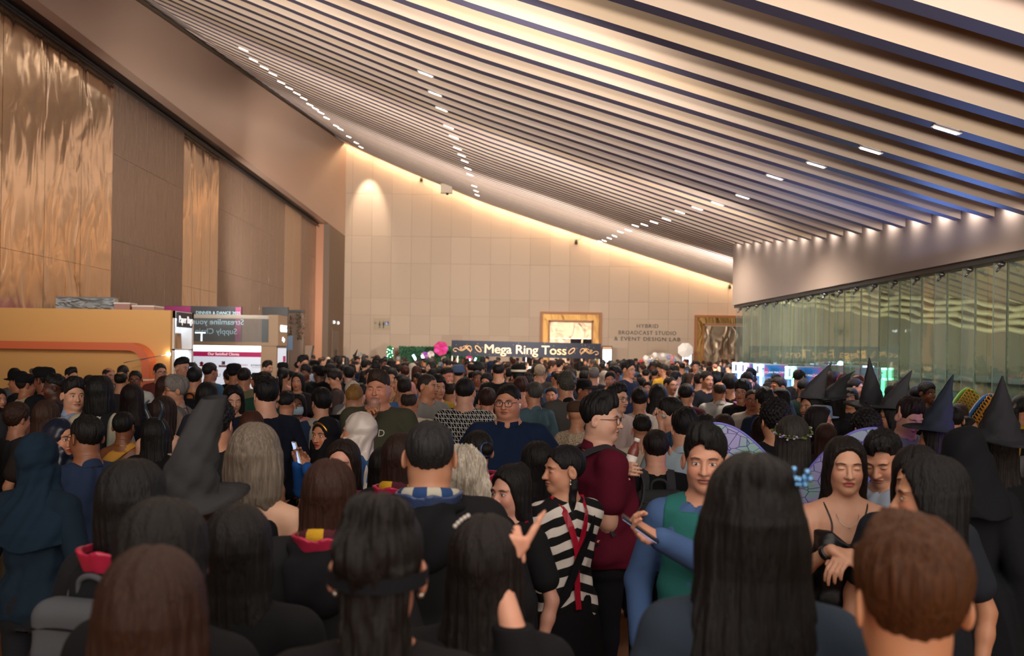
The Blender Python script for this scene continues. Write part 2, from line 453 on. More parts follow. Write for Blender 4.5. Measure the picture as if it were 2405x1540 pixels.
# glass
mg = bpy.data.materials.new('green tinted reflective glass'); mg.use_nodes = True
n, l = mg.node_tree.nodes, mg.node_tree.links
for q in list(n): n.remove(q)
out = n.new('ShaderNodeOutputMaterial'); mx = n.new('ShaderNodeMixShader'); tr = n.new('ShaderNodeBsdfTransparent'); gl = n.new('ShaderNodeBsdfGlossy')
tr.inputs[0].default_value = (.74, .84, .76, 1); gl.inputs[0].default_value = (.95, 1, .9, 1); gl.inputs['Roughness'].default_value = .015
mx.inputs[0].default_value = .32
tc = n.new('ShaderNodeTexCoord'); mp = n.new('ShaderNodeMapping'); mp.inputs['Scale'].default_value = (1, 1.5, 1.1)
nz = n.new('ShaderNodeTexNoise'); nz.inputs['Scale'].default_value = 1.3; nz.inputs['Detail'].default_value = 1
bp = n.new('ShaderNodeBump'); bp.inputs['Strength'].default_value = .3; bp.inputs['Distance'].default_value = .008
l.new(tc.outputs['Object'], mp.inputs[0]); l.new(mp.outputs[0], nz.inputs[0]); l.new(nz.outputs[0], bp.inputs['Height']); l.new(bp.outputs[0], gl.inputs['Normal'])
l.new(tr.outputs[0], mx.inputs[1]); l.new(gl.outputs[0], mx.inputs[2]); l.new(mx.outputs[0], out.inputs[0])
M_glass = mg
M_fin = mat('clear glass fin', '#a8c4bc', .05, alpha=.14, spec=.6)
M_edge = mat('glass edge', '#6f8680', .2, 0, spec=.8)
M_steel = mat('brushed steel', '#8b8d8e', .3, .9)
wg = empty('window_1', (XR + .16, 0, 0)); tag(wg, 'long wall of frameless glass panes on the right', 'glass wall', kind='structure')
u0 = 1 / 566.0
dp = .57e-4 * XR
d = XR / 566.0
pane_me = None; i = 0
while d > .0014:
    y1, y0 = F * d, F * (d - dp)
    if pane_me is None:
        b = MB(); b.bb(-.008, .008, 0, (y1 - y0) - .012, .05, ZS - .08); po = b.build('pane', M_glass, wg, (0, y0, 0)); pane_me = po
        b = MB(); b.bb(-.17, -.01, -.007, .007, .05, ZS - .1); fo = b.build('glass_fin', M_fin, wg, (0, y1, 0))
        b = MB(); b.bb(-.172, -.168, -.009, .009, .05, ZS - .1); b.bb(-.012, .012, -.008, .008, .05, ZS - .08); eo = b.build('fin_edge', M_edge, wg, (0, y1, 0))
        b = MB(); b.lathe([(.03, 0), (.05, .03), (.02, .06)], (-.08, 0, ZS - .14), 10); b.tube([(-.08, 0, ZS - .13), (-.14, .0, ZS - .2)], .015, 6); so = b.build('clamp_fitting', M_steel, wg, (0, y1, 0))
    else:
        for src, yy in ((po, y0), (fo, y1), (eo, y1), (so, y1)):
            c_ = src.copy(); COL.objects.link(c_); c_.location = (0, yy, 0)
    d -= dp
# no closing wall behind the camera: left open so world light fills the hall
# ---------------------------------------------------------------- booths on the left
def PX(x, d): return px(x, CY)[0] * d
def PZ(x, y, d): return HC + px(x, y)[1] * d
M_orange = mat('warm orange panel', '#dba55f', .6)
M_coral = mat('coral painted band', '#dc6a3c', .5)
M_led = mat('white light panel', '#ffffff', .5, emit='#e4f0ff', estr=1.5)
M_ledw = mat('cool strip light', '#ffffff', .5, emit='#cfe6ff', estr=4)
M_screen = mat('lit white board', '#dfe4ec', .5, emit='#dde8fa', estr=.45)
M_kraft = mat('kraft paper', '#a5794f', .8)
M_wood = mat('pale booth timber', '#c2a383', .5)
M_mag = mat('magenta print', '#b01e58', .5, emit='#b01e58', estr=.35)
M_navy = mat('navy sign', '#20242f', .5)
M_tw = mat('white lettering', '#f2f2f2', .5, emit='#ffffff', estr=.5)
M_black = mat('black panel', '#0e0f13', .4)
ob = empty('exhibition_booth', (-6.8, 17.0, 0)); tag(ob, 'plain orange walled booth with a coral arch at the left', 'booth')
def rel(r, x0, x1, y0, y1, z0, z1): return (x0 - r.location.x, x1 - r.location.x, y0 - r.location.y, y1 - r.location.y, z0, z1)
ZT = 2.52; YO = F * .0068
b = MB(); b.bb(*rel(ob, -8.4, -5.19, YO, YO + .1, 0, ZT)); b.bb(*rel(ob, -8.4, -5.6, YO + .1, 17.5, ZT - .08, ZT)); b.bb(*rel(ob, -8.4, -5.6, 17.42, 17.5, 0, ZT)); b.build('booth_wall', M_orange, ob)
b = MB(); vs = []; fs = []
path = [(-8.35, 1.99, -8.35, 1.87)]
R0, R1, cx_, cz_ = .34, .22, -5.75, 1.65
for k in range(11):
    a = math.pi / 2 * (1 - k / 10); path.append((cx_ + R0 * math.cos(a), cz_ + R0 * math.sin(a), cx_ + R1 * math.cos(a), cz_ + R1 * math.sin(a)))
path.append((cx_ + R0, 0, cx_ + R1, 0))
for xo, zo, xi, zi in path:
    for yy in (YO - .34, YO):
        vs += [(xo - ob.location.x, yy - ob.location.y, zo), (xi - ob.location.x, yy - ob.location.y, zi)]
for i in range(len(path) - 1):
    a = i * 4; c = a + 4
    fs += [(a, a + 1, c + 1, c), (a, c, c + 2, a + 2), (a + 1, a + 3, c + 3, c + 1)]
b.add(vs, fs); ar = b.build('coral_arch', M_coral, ob)
b = MB(); b.bb(*rel(ob, cx_ + R1 - .002, cx_ + R0 + .004, YO - .343, YO - .05, 1.40, 1.425)); b.build('white_stripe', M_white, ar)
# side unit with paper bags (faces +x)
b = MB()
x0, x1 = -5.58, -5.17
for (ya, yb, za, zb) in ((YO + .105, YO + .17, 0, ZT - .002), (17.40, 17.5, 0, ZT - .002), (YO + .105, 17.5, ZT - .12, ZT - .002), (YO + .105, 17.5, 1.88, 1.905), (YO + .105, 17.5, 1.20, 1.225), (YO + .105, 17.5, 0, .1)):
    b.bb(*rel(ob, x0, x1, ya, yb, za, zb))
b.bb(*rel(ob, x0, x0 + .02, YO + .105, 17.5, 0, ZT - .004)); un = b.build('shelf_unit', M_white, ob)
b = MB()
for z in (2.385, 1.865): b.bb(*rel(ob, x0 + .05, x1 - .06, YO + .18, 17.39, z, z + .012))
b.build('shelf_light', M_ledw, un)
b = MB(); b.bb(*rel(ob, -5.165, -5.13, YO + .22, YO + .98, 2.26, 2.50)); sg = b.build('name_plate', M_navy, ob)
text('plate_lettering', 'Paper Bags', .17, M_tw, Matrix.Translation((-5.126, YO + .60, 2.38)) @ Matrix.Rotation(math.pi / 2, 4, 'Z') @ Matrix.Rotation(math.pi / 2, 4, 'X'), None).parent = None
t_ = bpy.data.objects['plate_lettering']; mw_ = t_.matrix_world.copy(); t_.parent = sg; t_.matrix_parent_inverse = Matrix.Identity(4); t_.matrix_basis = Matrix.Translation(-ob.location) @ mw_
def bag(x, y, z, w_, h_, c, lab, grp='paper bags on the booth shelves'):
    r = empty('paper_bag', (x, y, z)); tag(r, lab, 'paper bag', grp)
    b = MB(); b.add([(-.05, -w_/2, 0), (.05, -w_/2, 0), (.05, w_/2, 0), (-.05, w_/2, 0), (-.035, -w_/2, h_), (.035, -w_/2, h_), (.035, w_/2, h_), (-.035, w_/2, h_)], [(3,2,1,0), (0,1,5,4), (1,2,6,5), (2,3,7,6), (3,0,4,7)])
    b.build('bag_body', c, r)
    b = MB()
    for s_ in (-.036, .036): b.tube(catmull([(s_, -w_*.22, h_-.01), (s_, -w_*.18, h_+.08), (s_, 0, h_+.10), (s_, w_*.18, h_+.08), (s_, w_*.22, h_-.01)], 4), .003, 5)
    b.build('bag_handle', M_white, r)
def catmull(pts, k=5):
    P = [Vector(p) for p in pts]; P = [P[0]] + P + [P[-1]]; o = []
    for i in range(1, len(P) - 2):
        for j in range(k):
            t = j / k; a, b, c, d = P[i - 1:i + 3]
            o.append(.5 * ((2 * b) + (c - a) * t + (2 * a - 5 * b + 4 * c - d) * t * t + (3 * b - a - 3 * c + d) * t ** 3))
    return o + [P[-2]]
M_wbag = mat('white paper', '#d9d3cb', .7)
bag(-5.38, YO + .25, 1.905, .22, .34, M_wbag, 'tall white paper bag on the upper shelf, nearest the corner')
bag(-5.36, YO + .53, 1.905, .24, .33, M_kraft, 'brown kraft bag in the middle of the upper shelf')
bag(-5.34, YO + .82, 1.905, .22, .26, M_kraft, 'shorter brown kraft bag at the far end of the upper shelf')
bag(-5.38, YO + .30, 1.225, .26, .30, M_wbag, 'white paper bag on the lower shelf')
bag(-5.36, YO + .68, 1.225, .26, .34, mat('tan gift paper', '#b8895d', .7), 'tan gift bag on the lower shelf')
# reading lamp over the arch corner
r = empty('arm_lamp', (-5.19, YO - .02, 1.82)); tag(r, 'small clip-on arm lamp beside the paper bag shelves', 'lamp')
b = MB(); b.tube([(0, 0, 0), (-.22, -.30, -.06), (-.55, -.5, -.14)], .006, 6); b.build('arm', M_steel, r)
b = MB(); b.ball((-.01, -.03, .0), .035, 8); b.build('lamp_head', mat('lit lamp head', '#fff', .4, emit='#fff1d8', estr=12) if False else mat('lit lamp head', '#ffffff', .4, emit='#fff1d8', estr=12), r)
# things stored on top of the orange booth
def crate(nm, x0, x1, y0, y1, z0, z1, m, lab, cat):
    r = empty(nm, ((x0 + x1) / 2, (y0 + y1) / 2, z0)); tag(r, lab, cat)
    b = MB(); w_, d_, h_ = x1 - x0, y1 - y0, z1 - z0
    b.bb(-w_/2, w_/2, -d_/2, d_/2, 0, h_ - .02); b.build('carton_body', m, r)
    b = MB(); b.bb(-w_/2 - .004, w_/2 + .004, -d_/2 - .004, d_/2 + .004, h_ - .02, h_); b.build('top_flap', M_white if nm != 'foil_panel' else M_steel, r)
M_foil = wavy('crinkled silver film', '#b4c2cc', .15, (3, 3, 9), .8, .04, .9)
crate('foil_panel', -7.28, -6.32, 16.9, 17.1, ZT, ZT + .22, M_foil, 'crinkled silver film panel lying on top of the orange booth', 'panel')
crate('carton', -6.28, -6.02, 16.8, 17.15, ZT, ZT + .13, mat('dusty pink card', '#a98076', .7), 'square dusty pink carton on the orange booth beside the silver film', 'box')
crate('carton', -5.98, -5.62, 16.8, 17.3, ZT, ZT + .09, mat('pinkish tan card', '#b58f80', .7), 'low flat tan carton on the orange booth, nearest its corner', 'box')

# client board booth
d8 = .0085; YC = F * d8
cb = empty('exhibition_booth', (-5.2, YC + .3, 0)); tag(cb, 'white lit booth with a client logo board and a glass display top', 'booth')
XA, XB, XC_ = -6.16, -4.67, -4.36
b = MB(); b.bb(*rel(cb, XA, XB, YC, YC + .06, .2, 1.975)); bd = b.build('logo_board', M_screen, cb)
b = MB(); b.bb(*rel(cb, XA, XB, YC - .015, YC - .002, 1.935, 1.975)); b.bb(*rel(cb, XA, XB, YC - .012, YC - .002, 1.87, 1.93)); b.build('light_strip', mat('board light strip', '#ffffff', .5, emit='#f2f7ff', estr=3), cb)
b = MB(); b.bb(*rel(cb, XA, XB, YC - .008, YC - .001, 1.755, 1.85)); b.build('magenta_band', M_mag, bd)
b = MB(); b.bb(*rel(cb, XB, XC_, YC - .02, YC + .9, 0, 2.0)); b.bb(*rel(cb, XA, XC_ + .02, YC - .04, YC + .9, 1.985, 2.05)); b.build('timber_column', M_wood, cb)
b = MB(); b.bb(*rel(cb, XA - .02, -4.5, YC - .02, YC + .05, 2.515, 2.59)); b.build('top_rail', mat('cream rail', '#d8cfc0', .5), cb)
mgc = mat('clear display glass', '#c8d8dc', .03, alpha=.16, spec=.8)
b = MB(); b.bb(*rel(cb, XA, -4.5, YC, YC + .012, 2.05, 2.515)); b.build('display_glass', mgc, cb)
b = MB(); b.bb(*rel(cb, -4.52, XC_ + .03, YC - .05, YC + .85, 1.99, 2.60)); sg2 = b.build('sign_block', M_wood, cb)
b = MB(); b.bb(*rel(cb, XC_ - .01, XC_ + .012, YC + .1, YC + .88, .2, 1.94)); b.build('side_screen', M_screen, cb)
b = MB(); b.bb(*rel(cb, XC_ + .012, XC_ + .016, YC + .55, YC + .8, 1.66, 1.78)); b.build('magenta_square', M_mag, cb)
Mg = mat('glowing white letters', '#ffffff', .5, emit='#ffffff', estr=1.4)
def put_text(nm, s_, size, m, M, parent, sx=1, ex=.004):
    t = text(nm, s_, size, m, Matrix.Identity(4), None, ex)
    t.parent = parent; t.matrix_parent_inverse = Matrix.Identity(4)
    pl = Matrix.Translation(parent.location)
    q = parent.parent
    while q: pl = Matrix.Translation(q.location) @ pl; q = q.parent
    t.matrix_basis = pl.inverted() @ M @ Matrix.Diagonal((sx, 1, 1, 1)); return t
SX = Matrix.Rotation(math.pi / 2, 4, 'Z') @ Matrix.Rotation(math.pi / 2, 4, 'X')
put_text('lit_lettering', 'GENIUS', .20, Mg, Matrix.Translation((XC_ + .036, YC + .46, 2.33)) @ SX, sg2, .95)
put_text('lit_lettering', 'Align', .12, Mg, Matrix.Translation((XC_ + .036, YC + .46, 2.12)) @ SX, sg2)
put_text('board_heading', 'Our Satisfied Clients', .075, M_tw, face_cam((-5.42, YC - .010, 1.803)), bd)
def bt(x, y, s_, size, c, sx=1): put_text('client_logo', s_, size, mat('logo ' + c, c, .6), face_cam((PX(x, d8), YC - .006, PZ(x, y, d8))), bd, sx, .001)
Mgr = mat('logo maroon', '#8c1f2c', .6)
def patch(x0, x1, y0, y1, c, par=bd, d=d8, Y=YC): 
    b = MB(); b.bb(PX(x0, d) - cb.location.x, PX(x1, d) - cb.location.x, Y - .004 - cb.location.y, Y - .001 - cb.location.y, PZ((x0 + x1) / 2, y1, d), PZ((x0 + x1) / 2, y0, d)); b.build('logo_patch', mat('logo ' + c, c, .6), par)
bt(451, 853, 'EN', .12, '#14202c'); bt(524, 852, 'C', .07, '#e8e4e4'); patch(521, 529, 848, 856, '#33201f'); patch(514, 536, 857, 862, '#8c1f2c')
bt(525, 859.5, 'CHIPOTLE', .042, '#f2ecec', .95); bt(566, 857, 'DOORDASH', .05, '#c02030'); bt(603, 857, 'amazon', .075, '#1b2026')
bt(515, 881, 'U', .10, '#2a4a86'); bt(547, 879, 'OLD CHANG KEE', .03, '#2b2018'); bt(480, 879, 'Singer', .05, '#333333')
b = MB()
for (x, y, s_) in ((474, 853, 1), (474, 858, .8)):
    X_, Z_ = PX(x, d8) - cb.location.x, PZ(x, y, d8)
    b.add([(X_, YC - .005 - cb.location.y, Z_ + .045), (X_ - .05, YC - .005 - cb.location.y, Z_), (X_, YC - .005 - cb.location.y, Z_ - .03 * s_), (X_ + .05, YC - .005 - cb.location.y, Z_)], [(0, 1, 2, 3)])
b.build('logo_diamond', mat('logo red', '#b02434', .6), bd)
b = MB(); X_, Z_ = PX(540, d8) - cb.location.x, PZ(540, 872, d8); b.lathe([(.04, 0), (.04, .004)], (X_, YC - .006 - cb.location.y, Z_), 18, 0, Matrix.Rotation(math.pi / 2, 3, 'X')); b.build('logo_disc', mat('logo gold', '#c08a2a', .6), bd)
b = MB(); pts = [(PX(603, d8) - cb.location.x + q * .09, YC - .006 - cb.location.y, PZ(603, 862, d8) - .012 * (1 - q * q)) for q in np.linspace(-1, 1, 9)]; b.tube(pts, .003, 5); b.build('logo_smile', mat('logo amber', '#e0912a', .6), bd)
# dark display behind the glass top
db_ = empty('display_screen', (-6.2, YC + 1.2, 0)); tag(db_, 'dark backlit display with mirrored slogan behind the glass top', 'display')
b = MB(); b.bb(-.8, .82, 0, .1, .0, 2.80); b.build('screen_body', mat('dark display face', '#23262e', .35), db_)
b = MB(); b.bb(-.8, -.25, -.01, -.001, 2.05, 2.79); b.build('magenta_glow_panel', mat('magenta display', '#7c1f52', .5, emit='#7c1f52', estr=.35), db_); b = MB(); b.bb(.70, .82, -.01, -.001, 2.05, 2.79); b.build('magenta_glow_panel', mat('magenta display', '#7c1f52', .5, emit='#7c1f52', estr=.35), db_)
Mt = mat('dim cyan lettering', '#9fc0cc', .5, emit='#9fc0cc', estr=.3)
put_text('slogan', 'Streamline your', .17, Mt, face_cam((-5.86, YC + 1.18, 2.47)), db_, -1); put_text('slogan', 'Supply Chain', .17, Mt, face_cam((-5.9, YC + 1.18, 2.27)), db_, -1)
put_text('heading', 'DINNER & DANCE 2025', .09, Mt, face_cam((-5.86, YC + 1.18, 2.66)), db_)
r = empty('light_bar', (PX(464, .0086), YC + .5, 2.05)); tag(r, 'T-shaped glowing light fixture inside the glass display', 'light')
b = MB(); b.bb(-.13, .08, -.01, .01, .17, .19); b.bb(-.01, .012, -.01, .01, 0, .17); b.build('tube', M_ledw, r)
b = MB(); b.bb(-.03, .03, -.03, .03, 0, .012); b.build('foot', M_steel, r)
# tall black panel and flowered panel further back
d11 = .0110; r = empty('black_backdrop', (PX(646, d11), F * d11, 0)); tag(r, 'tall plain black display panel behind the client booth', 'panel')
b = MB(); b.bb(-.34, .30, 0, .12, .0, 2.98); b.build('panel_face', M_black, r)
b = MB(); b.bb(-.35, -.34, -.01, .13, 0, 2.99); b.bb(.30, .315, -.01, .13, 0, 2.99); b.bb(-.35, .315, -.01, .13, 2.98, 2.995); b.build('panel_frame', mat('dark steel frame', '#2c333c', .4, .5), r)
for i, (xx, yy) in enumerate(((671, 800), (683, 802))):
    r = empty('hanging_banner', (PX(xx, .0108), F * .0108 - .08, PZ(xx, 822, .0108))); tag(r, 'small slate blue sign, %s of the pair by the black panel' % ('left' if i == 0 else 'right'), 'sign')
    b = MB(); b.bb(-.06, .06, 0, .02, 0, .36); b.build('sign_face', mat('slate blue cloth', '#5a6f88', .6), r)
    b = MB(); b.tube([(0, .02, 0), (0, .03, -r.location.z)], .012, 6); b.build('pole', M_steel, r)
d12 = .0120; r = empty('floral_panel', (PX(695, d12), F * d12, 0)); tag(r, 'pale photo backdrop with hanging vines and pink blossom', 'backdrop')
b = MB(); b.bb(-.20, .20, 0, .08, 0, 2.93); b.build('panel_face', mat('pale stone print', '#a58f80', .7, bump=((3, 3, 3), .2, .02)), r)
b = MB(); b.bb(-.21, .21, -.03, .10, 2.93, 3.02); b.build('top_bar', M_black, r)
b = MB(); rn = random.Random(8)
for cx0, sp, n_ in ((-.16, .05, 60), (.13, .09, 150)):
    for _ in range(n_):
        t = rn.random(); b.ball((cx0 + rn.gauss(0, sp * (1 - t * .5)), -.03 - rn.random() * .03, 2.93 - t * .75), (.014, .008, .02), 4, rn.choice([0, 0, 0, 1]))
b.build('vine_cluster', [mat('vine leaf', '#5a5c3a', .6), mat('pink blossom', '#c07a70', .6)], r)
# curved stand and doors on the pier
r = empty('curved_stand', (PX(726, .0168), F * .0168, 0)); tag(r, 'curved bronze reception stand by the left pier', 'stand')
b = MB(); vs = []; fs = []
for k in range(9):
    a = k / 8 * 1.3; x_ = .32 - .22 * (1 - math.cos(a)) - .3; 
    vs += [(-.16, 0, 2.05 * k / 8), (.02 + .14 * (k / 8) ** 3, 0, 2.05 * k / 8), (.02 + .14 * (k / 8) ** 3, .3, 2.05 * k / 8), (-.16, .3, 2.05 * k / 8)]
for k in range(8):
    for j in range(4): fs.append((k * 4 + j, k * 4 + (j + 1) % 4, k * 4 + 4 + (j + 1) % 4, k * 4 + 4 + j))
fs += [(3, 2, 1, 0), (32, 33, 34, 35)]
b.add(vs, fs); b.build('stand_body', M_bronze2, r); b = MB(); b.tube([(.03 + .14 * (k / 8) ** 3, -.01, 2.05 * k / 8) for k in range(9)], .02, 6); b.build('edge_trim', M_dark, r)
dr = empty('door_3', (XL + .01, 50.4, 0)); tag(dr, 'narrow double service door in the left pier', 'door', kind='structure')
b = MB(); b.bb(0, .03, -1.1, 1.1, 0, 2.95); b.build('door_frame', M_bronze2, dr)
for s_ in (-1, 1):
    b = MB(); b.bb(.03, .05, min(0.02 * s_, 1.0 * s_), max(.02 * s_, 1.0 * s_), 0, 2.83); lf_ = b.build('door_leaf', mat('dark bronze leaf', '#6d5a4c', .4, .4), dr)
    b = MB(); b.tube([(.08, .10 * s_, .8), (.08, .10 * s_, 1.9)], .015, 6); b.build('handle', M_steel, lf_)
for i, yy in enumerate((49.7, 51.0)):
    r = empty('emergency_light', (XL + .01, yy, 3.15)); tag(r, 'small white emergency light over the service door, %s one' % ('nearer' if i == 0 else 'farther'), 'emergency light')
    b = MB(); b.bb(0, .05, -.10, .10, 0, .16); b.build('housing', M_white, r); b = MB(); b.bb(.05, .10, -.06, .06, .02, .14); b.build('lens', M_led, r)

# ---------------------------------------------------------------- back wall furniture
def wx(x): return PX(x, .0222)
def wz(x, y): return PZ(x, y, .0222)
r = empty('restroom_sign', (wx(895.5), YB, wz(895.5, 761))); tag(r, 'beige restroom direction sign with arrow and figures on the back wall', 'sign')
b = MB(); b.bb(-.41, .41, -.05, -.005, -.31, .31); b.build('sign_plate', mat('sand sign plate', '#b7a283', .5), r)
Mk = mat('dark pictogram', '#2c2622', .6)
b = MB(); b.bb(-.36, -.22, -.056, -.05, .045, .06)
for s_ in (-1, 1): b.box((-.335, -.053, .0525 + .028 * s_), (.085, .006, .016), M=Matrix.Rotation(-s_ * .85, 3, 'Y'))
for x_ in (-.10, .10):
    b.ball((x_, -.052, .125), (.026, .006, .028), 8)
    if x_ < 0: b.prism([(x_ - .02, .085), (x_ + .02, .085), (x_ + .055, -.06), (x_ - .055, -.06)], -.056, -.05); b.bb(x_ - .025, x_ - .005, -.056, -.05, -.21, -.06); b.bb(x_ + .005, x_ + .025, -.056, -.05, -.21, -.06)
    else: b.bb(x_ - .042, x_ + .042, -.056, -.05, -.05, .085); b.bb(x_ - .028, x_ - .004, -.056, -.05, -.21, -.05); b.bb(x_ + .004, x_ + .028, -.056, -.05, -.21, -.05)
b.bb(-.003, .003, -.056, -.05, -.22, .17); b.build('pictogram', Mk, r)
b = MB(); b.bb(.18, .37, -.056, -.05, -.05, .14); bl = b.build('blue_square', mat('access sign blue', '#16478f', .5), r)
b = MB(); b.tube([(.265 + .045 * math.cos(a), -.06, .02 + .045 * math.sin(a)) for a in np.linspace(1.2, 5.9, 14)], .007, 5); b.tube([(.25, -.06, .10), (.255, -.06, .04), (.30, -.06, .035), (.325, -.06, -.01)], .007, 5); b.ball((.25, -.06, .118), (.012, .004, .012), 6); b.build('wheelchair_symbol', M_tw, bl)
# wall lettering
for i, (s_, y, wd) in enumerate((('HYBRID', 766, 1.12), ('BROADCAST STUDIO', 782, 3.0), ('& EVENT DESIGN LAB', 796.5, 3.44))):
    t = text('wall_lettering', s_, .285, mat('bronze lettering', '#40352d', .5), Matrix.Identity(4), None, .02, spacing=1.15)
    w_ = t.dimensions.x
    t.matrix_world = face_cam((wx(1519.5), YB - .03, wz(1519.5, y))) @ Matrix.Diagonal((wd / w_, 1, 1, 1))
    tag(t, 'dark raised wall lettering reading ' + s_, 'lettering', 'three lines of studio lettering on the back wall')
# gilded doors
def gilded(name, xa, xb, ytop, lab, open_=False):
    r = empty(name, (wx(xa), YB, 0)); tag(r, lab, 'door', kind='structure')
    W_ = wx(xb) - wx(xa); H_ = wz((xa + xb) / 2, ytop); fr = .12
    b = MB(); b.bb(0, fr, -.22, 0, 0, H_); b.bb(W_ - fr, W_, -.22, 0, 0, H_); b.bb(fr, W_ - fr, -.22, 0, H_ - fr, H_)
    i0 = .42; b.bb(i0, i0 + .08, -.16, .0, 0, H_ - i0 - .02); b.bb(W_ - i0 - .08, W_ - i0, -.16, 0, 0, H_ - i0 - .02); b.bb(i0, W_ - i0, -.16, 0, H_ - i0 - .10, H_ - i0 - .02); b.build('door_frame', M_frame, r)
    b = MB(); n_ = 26
    def rib(x0, x1, z0, z1, al):
        for k in range(n_):
            t0, t1 = k / n_, (k + .6) / n_
            if al: b.bb(x0, x1, -.13 if k % 2 else -.115, -.01, z0 + (z1 - z0) * t0, z0 + (z1 - z0) * t1)
            else: b.bb(x0 + (x1 - x0) * t0, x0 + (x1 - x0) * t1, -.13 if k % 2 else -.115, -.01, z0, z1)
    b.bb(fr, i0, -.10, -.01, 0, H_ - fr); b.bb(W_ - i0, W_ - fr, -.10, -.01, 0, H_ - fr); b.bb(i0, W_ - i0, -.10, -.01, H_ - i0, H_ - fr)
    b.build('gilded_surround', M_doorgold, r)
    top = H_ - i0 - .12; mid = W_ / 2; lh = top - .85 if open_ else top - .02
    if open_:
        b = MB(); b.bb(i0 + .08, W_ - i0 - .08, -.06, -.01, lh + .03, top); b.build('over_panel', M_doorplate, r)
        b = MB(); b.bb(i0 + .08, W_ - i0 - .08, -.07, -.01, lh, lh + .035); b.build('transom', M_steel, r)
    for s_ in (-1, 1):
        if open_ and s_ > 0:
            b = MB(); b.bb(mid, W_ - i0 - .08, -.012, -.006, 0, lh); b.build('doorway_shade', mat('painted doorway shade', '#2a1a14', .8), r)  # dark sheet painted in for the shade of the open doorway
            b = MB(); b.bb(mid + .5, mid + .58, -.75, -.03, 0, lh); lf_ = b.build('door_leaf', M_doorplate, r); hx_ = mid + .48; hy = -.60
        else:
            b = MB(); x0, x1 = (i0 + .08, mid - .006) if s_ < 0 else (mid + .006, W_ - i0 - .08); b.bb(x0, x1, -.05, -.01, 0, lh); lf_ = b.build('door_leaf', M_doorplate, r); hx_ = mid + .14 * s_; hy = -.10
        b = MB(); b.tube([(hx_, hy, .7), (hx_, hy, 2.9 if not open_ else 2.2)], .022, 8); b.build('handle', mat('copper bar handle', '#9c5d35', .3, .8), lf_)
gilded('door_1', 1268, 1411, 733, 'tall gilded doorway with one leaf open behind the banner', True)
gilded('door_2', 1630, 1775, 741, 'tall gilded double door at the right of the back wall')
b = MB(); b.bb(wx(1036), wx(1086), YB - .012, YB - .002, 0, wz(1060, 787)); o = b.build('door_4', mat('flush wall door', '#bfa58e', .6)); tag(o, 'flush beige service door left of the gilded doorway', 'door', kind='structure')
# wall speakers
for i, (x, y, w_) in enumerate(((984, 421, 'left'), (1349, 568, 'middle'), (1711, 672, 'right'))):
    r = empty('wall_speaker', (wx(x), YB, wz(x, y))); tag(r, 'small dark speaker high on the back wall, %s of three' % w_, 'speaker', None)
    b = MB(); b.bb(-.11, .11, -.03, 0, -.16, .16); b.build('mount_plate', mat('sand sign plate', '#b7a283', .5), r)
    b = MB(); b.lathe([(.05, -.13), (.085, -.10), (.07, .05), (.03, .12)], (0, -.10, 0), 12); b.build('speaker_body', M_dark, r)
    b = MB(); b.tube(catmull([(.0, -.05, .12), (.10, -.05, .10), (.22, -.05, .16), (.24, -.05, .34)], 4), .01, 5); b.build('cable', M_dark, r)
_d = .0208
r = empty('ceiling_projector', (PX(1043, _d), F * _d, ceil_h(PX(1043, _d), _d) - .42)); tag(r, 'boxy beige projector housing hung under the ceiling near the back wall', 'projector')
b = MB(); b.bb(-.28, .28, -.2, .2, 0, .45); b.build('housing', mat('pale edge beam', '#d9c6b1', .6), r); b = MB(); b.lathe([(.08, 0), (.06, -.08), (.02, -.10)][::-1], (.05, -.1, 0), 12); b.build('lens_dome', M_dark, r)

# hedge backdrop, garland and light sticks
dh = .0212
r = empty('hedge_wall', (PX(1036, dh), F * dh, 0)); tag(r, 'low artificial green hedge wall before the back wall', 'hedge')
xa, xb = PX(937, dh) - r.location.x, PX(1137, dh) - r.location.x; zt = PZ(1000, 813, dh)
b = MB(); b.bb(xa, xb, 0, .3, 0, zt - .03); b.build('hedge_core', mat('dark hedge core', '#173022', .9), r)
b = MB(); rn = random.Random(5)
for _ in range(5200):
    x_, z_ = rn.uniform(xa, xb), rn.uniform(1.0, zt); s_ = rn.uniform(.018, .04); a = rn.uniform(0, 6.28); c_ = Vector((x_, -.02 - rn.random() * .06, z_))
    u_ = Vector((math.cos(a), rn.uniform(-.5, .5), math.sin(a))) * s_; v_ = Vector((-math.sin(a), rn.uniform(-.5, .5), math.cos(a))) * s_ * .6
    b.add([c_ - u_, c_ + v_, c_ + u_, c_ - v_], [(0, 1, 2, 3)], rn.choice([0, 1, 2]))
tag(b.build('hedge_leaves', [mat('hedge leaf a', '#2e6a45', .5), mat('hedge leaf b', '#245238', .5), mat('hedge leaf c', '#41804f', .5)], r), kind='stuff')
def flower(x, y, d, s_, cols, lab, tiltz=0):
    r = empty('giant_flower', at(x, y, d)); tag(r, lab, 'flower')
    rn = random.Random(int(x))
    for k in range(7):
        a = 2 * math.pi * k / 7 + .2; b = MB()
        R_ = Matrix.Rotation(-a, 3, 'Y'); vs = []; fs = []
        for i in range(5):
            for j in range(5):
                u_, v_ = i / 4, (j - 2) / 2
                wd_ = .36 * math.sin(math.pi * (u_ * .8 + .12)) * s_; vs.append(R_ @ Vector((v_ * wd_, -.05 * s_ - .22 * s_ * u_ * (1 - abs(v_) * .5) + .03 * s_ * math.sin(v_ * 6 + k), u_ * .55 * s_)))
        for i in range(4):
            for j in range(4): q = i * 5 + j; fs.append((q, q + 1, q + 6, q + 5))
        b.add(vs, fs, 0, True); o = b.build('petal', cols[k % len(cols)], r)
    b = MB(); b.ball((0, -.08 * s_, 0), .07 * s_, 8); b.build('flower_centre', cols[-1], r)
    return r
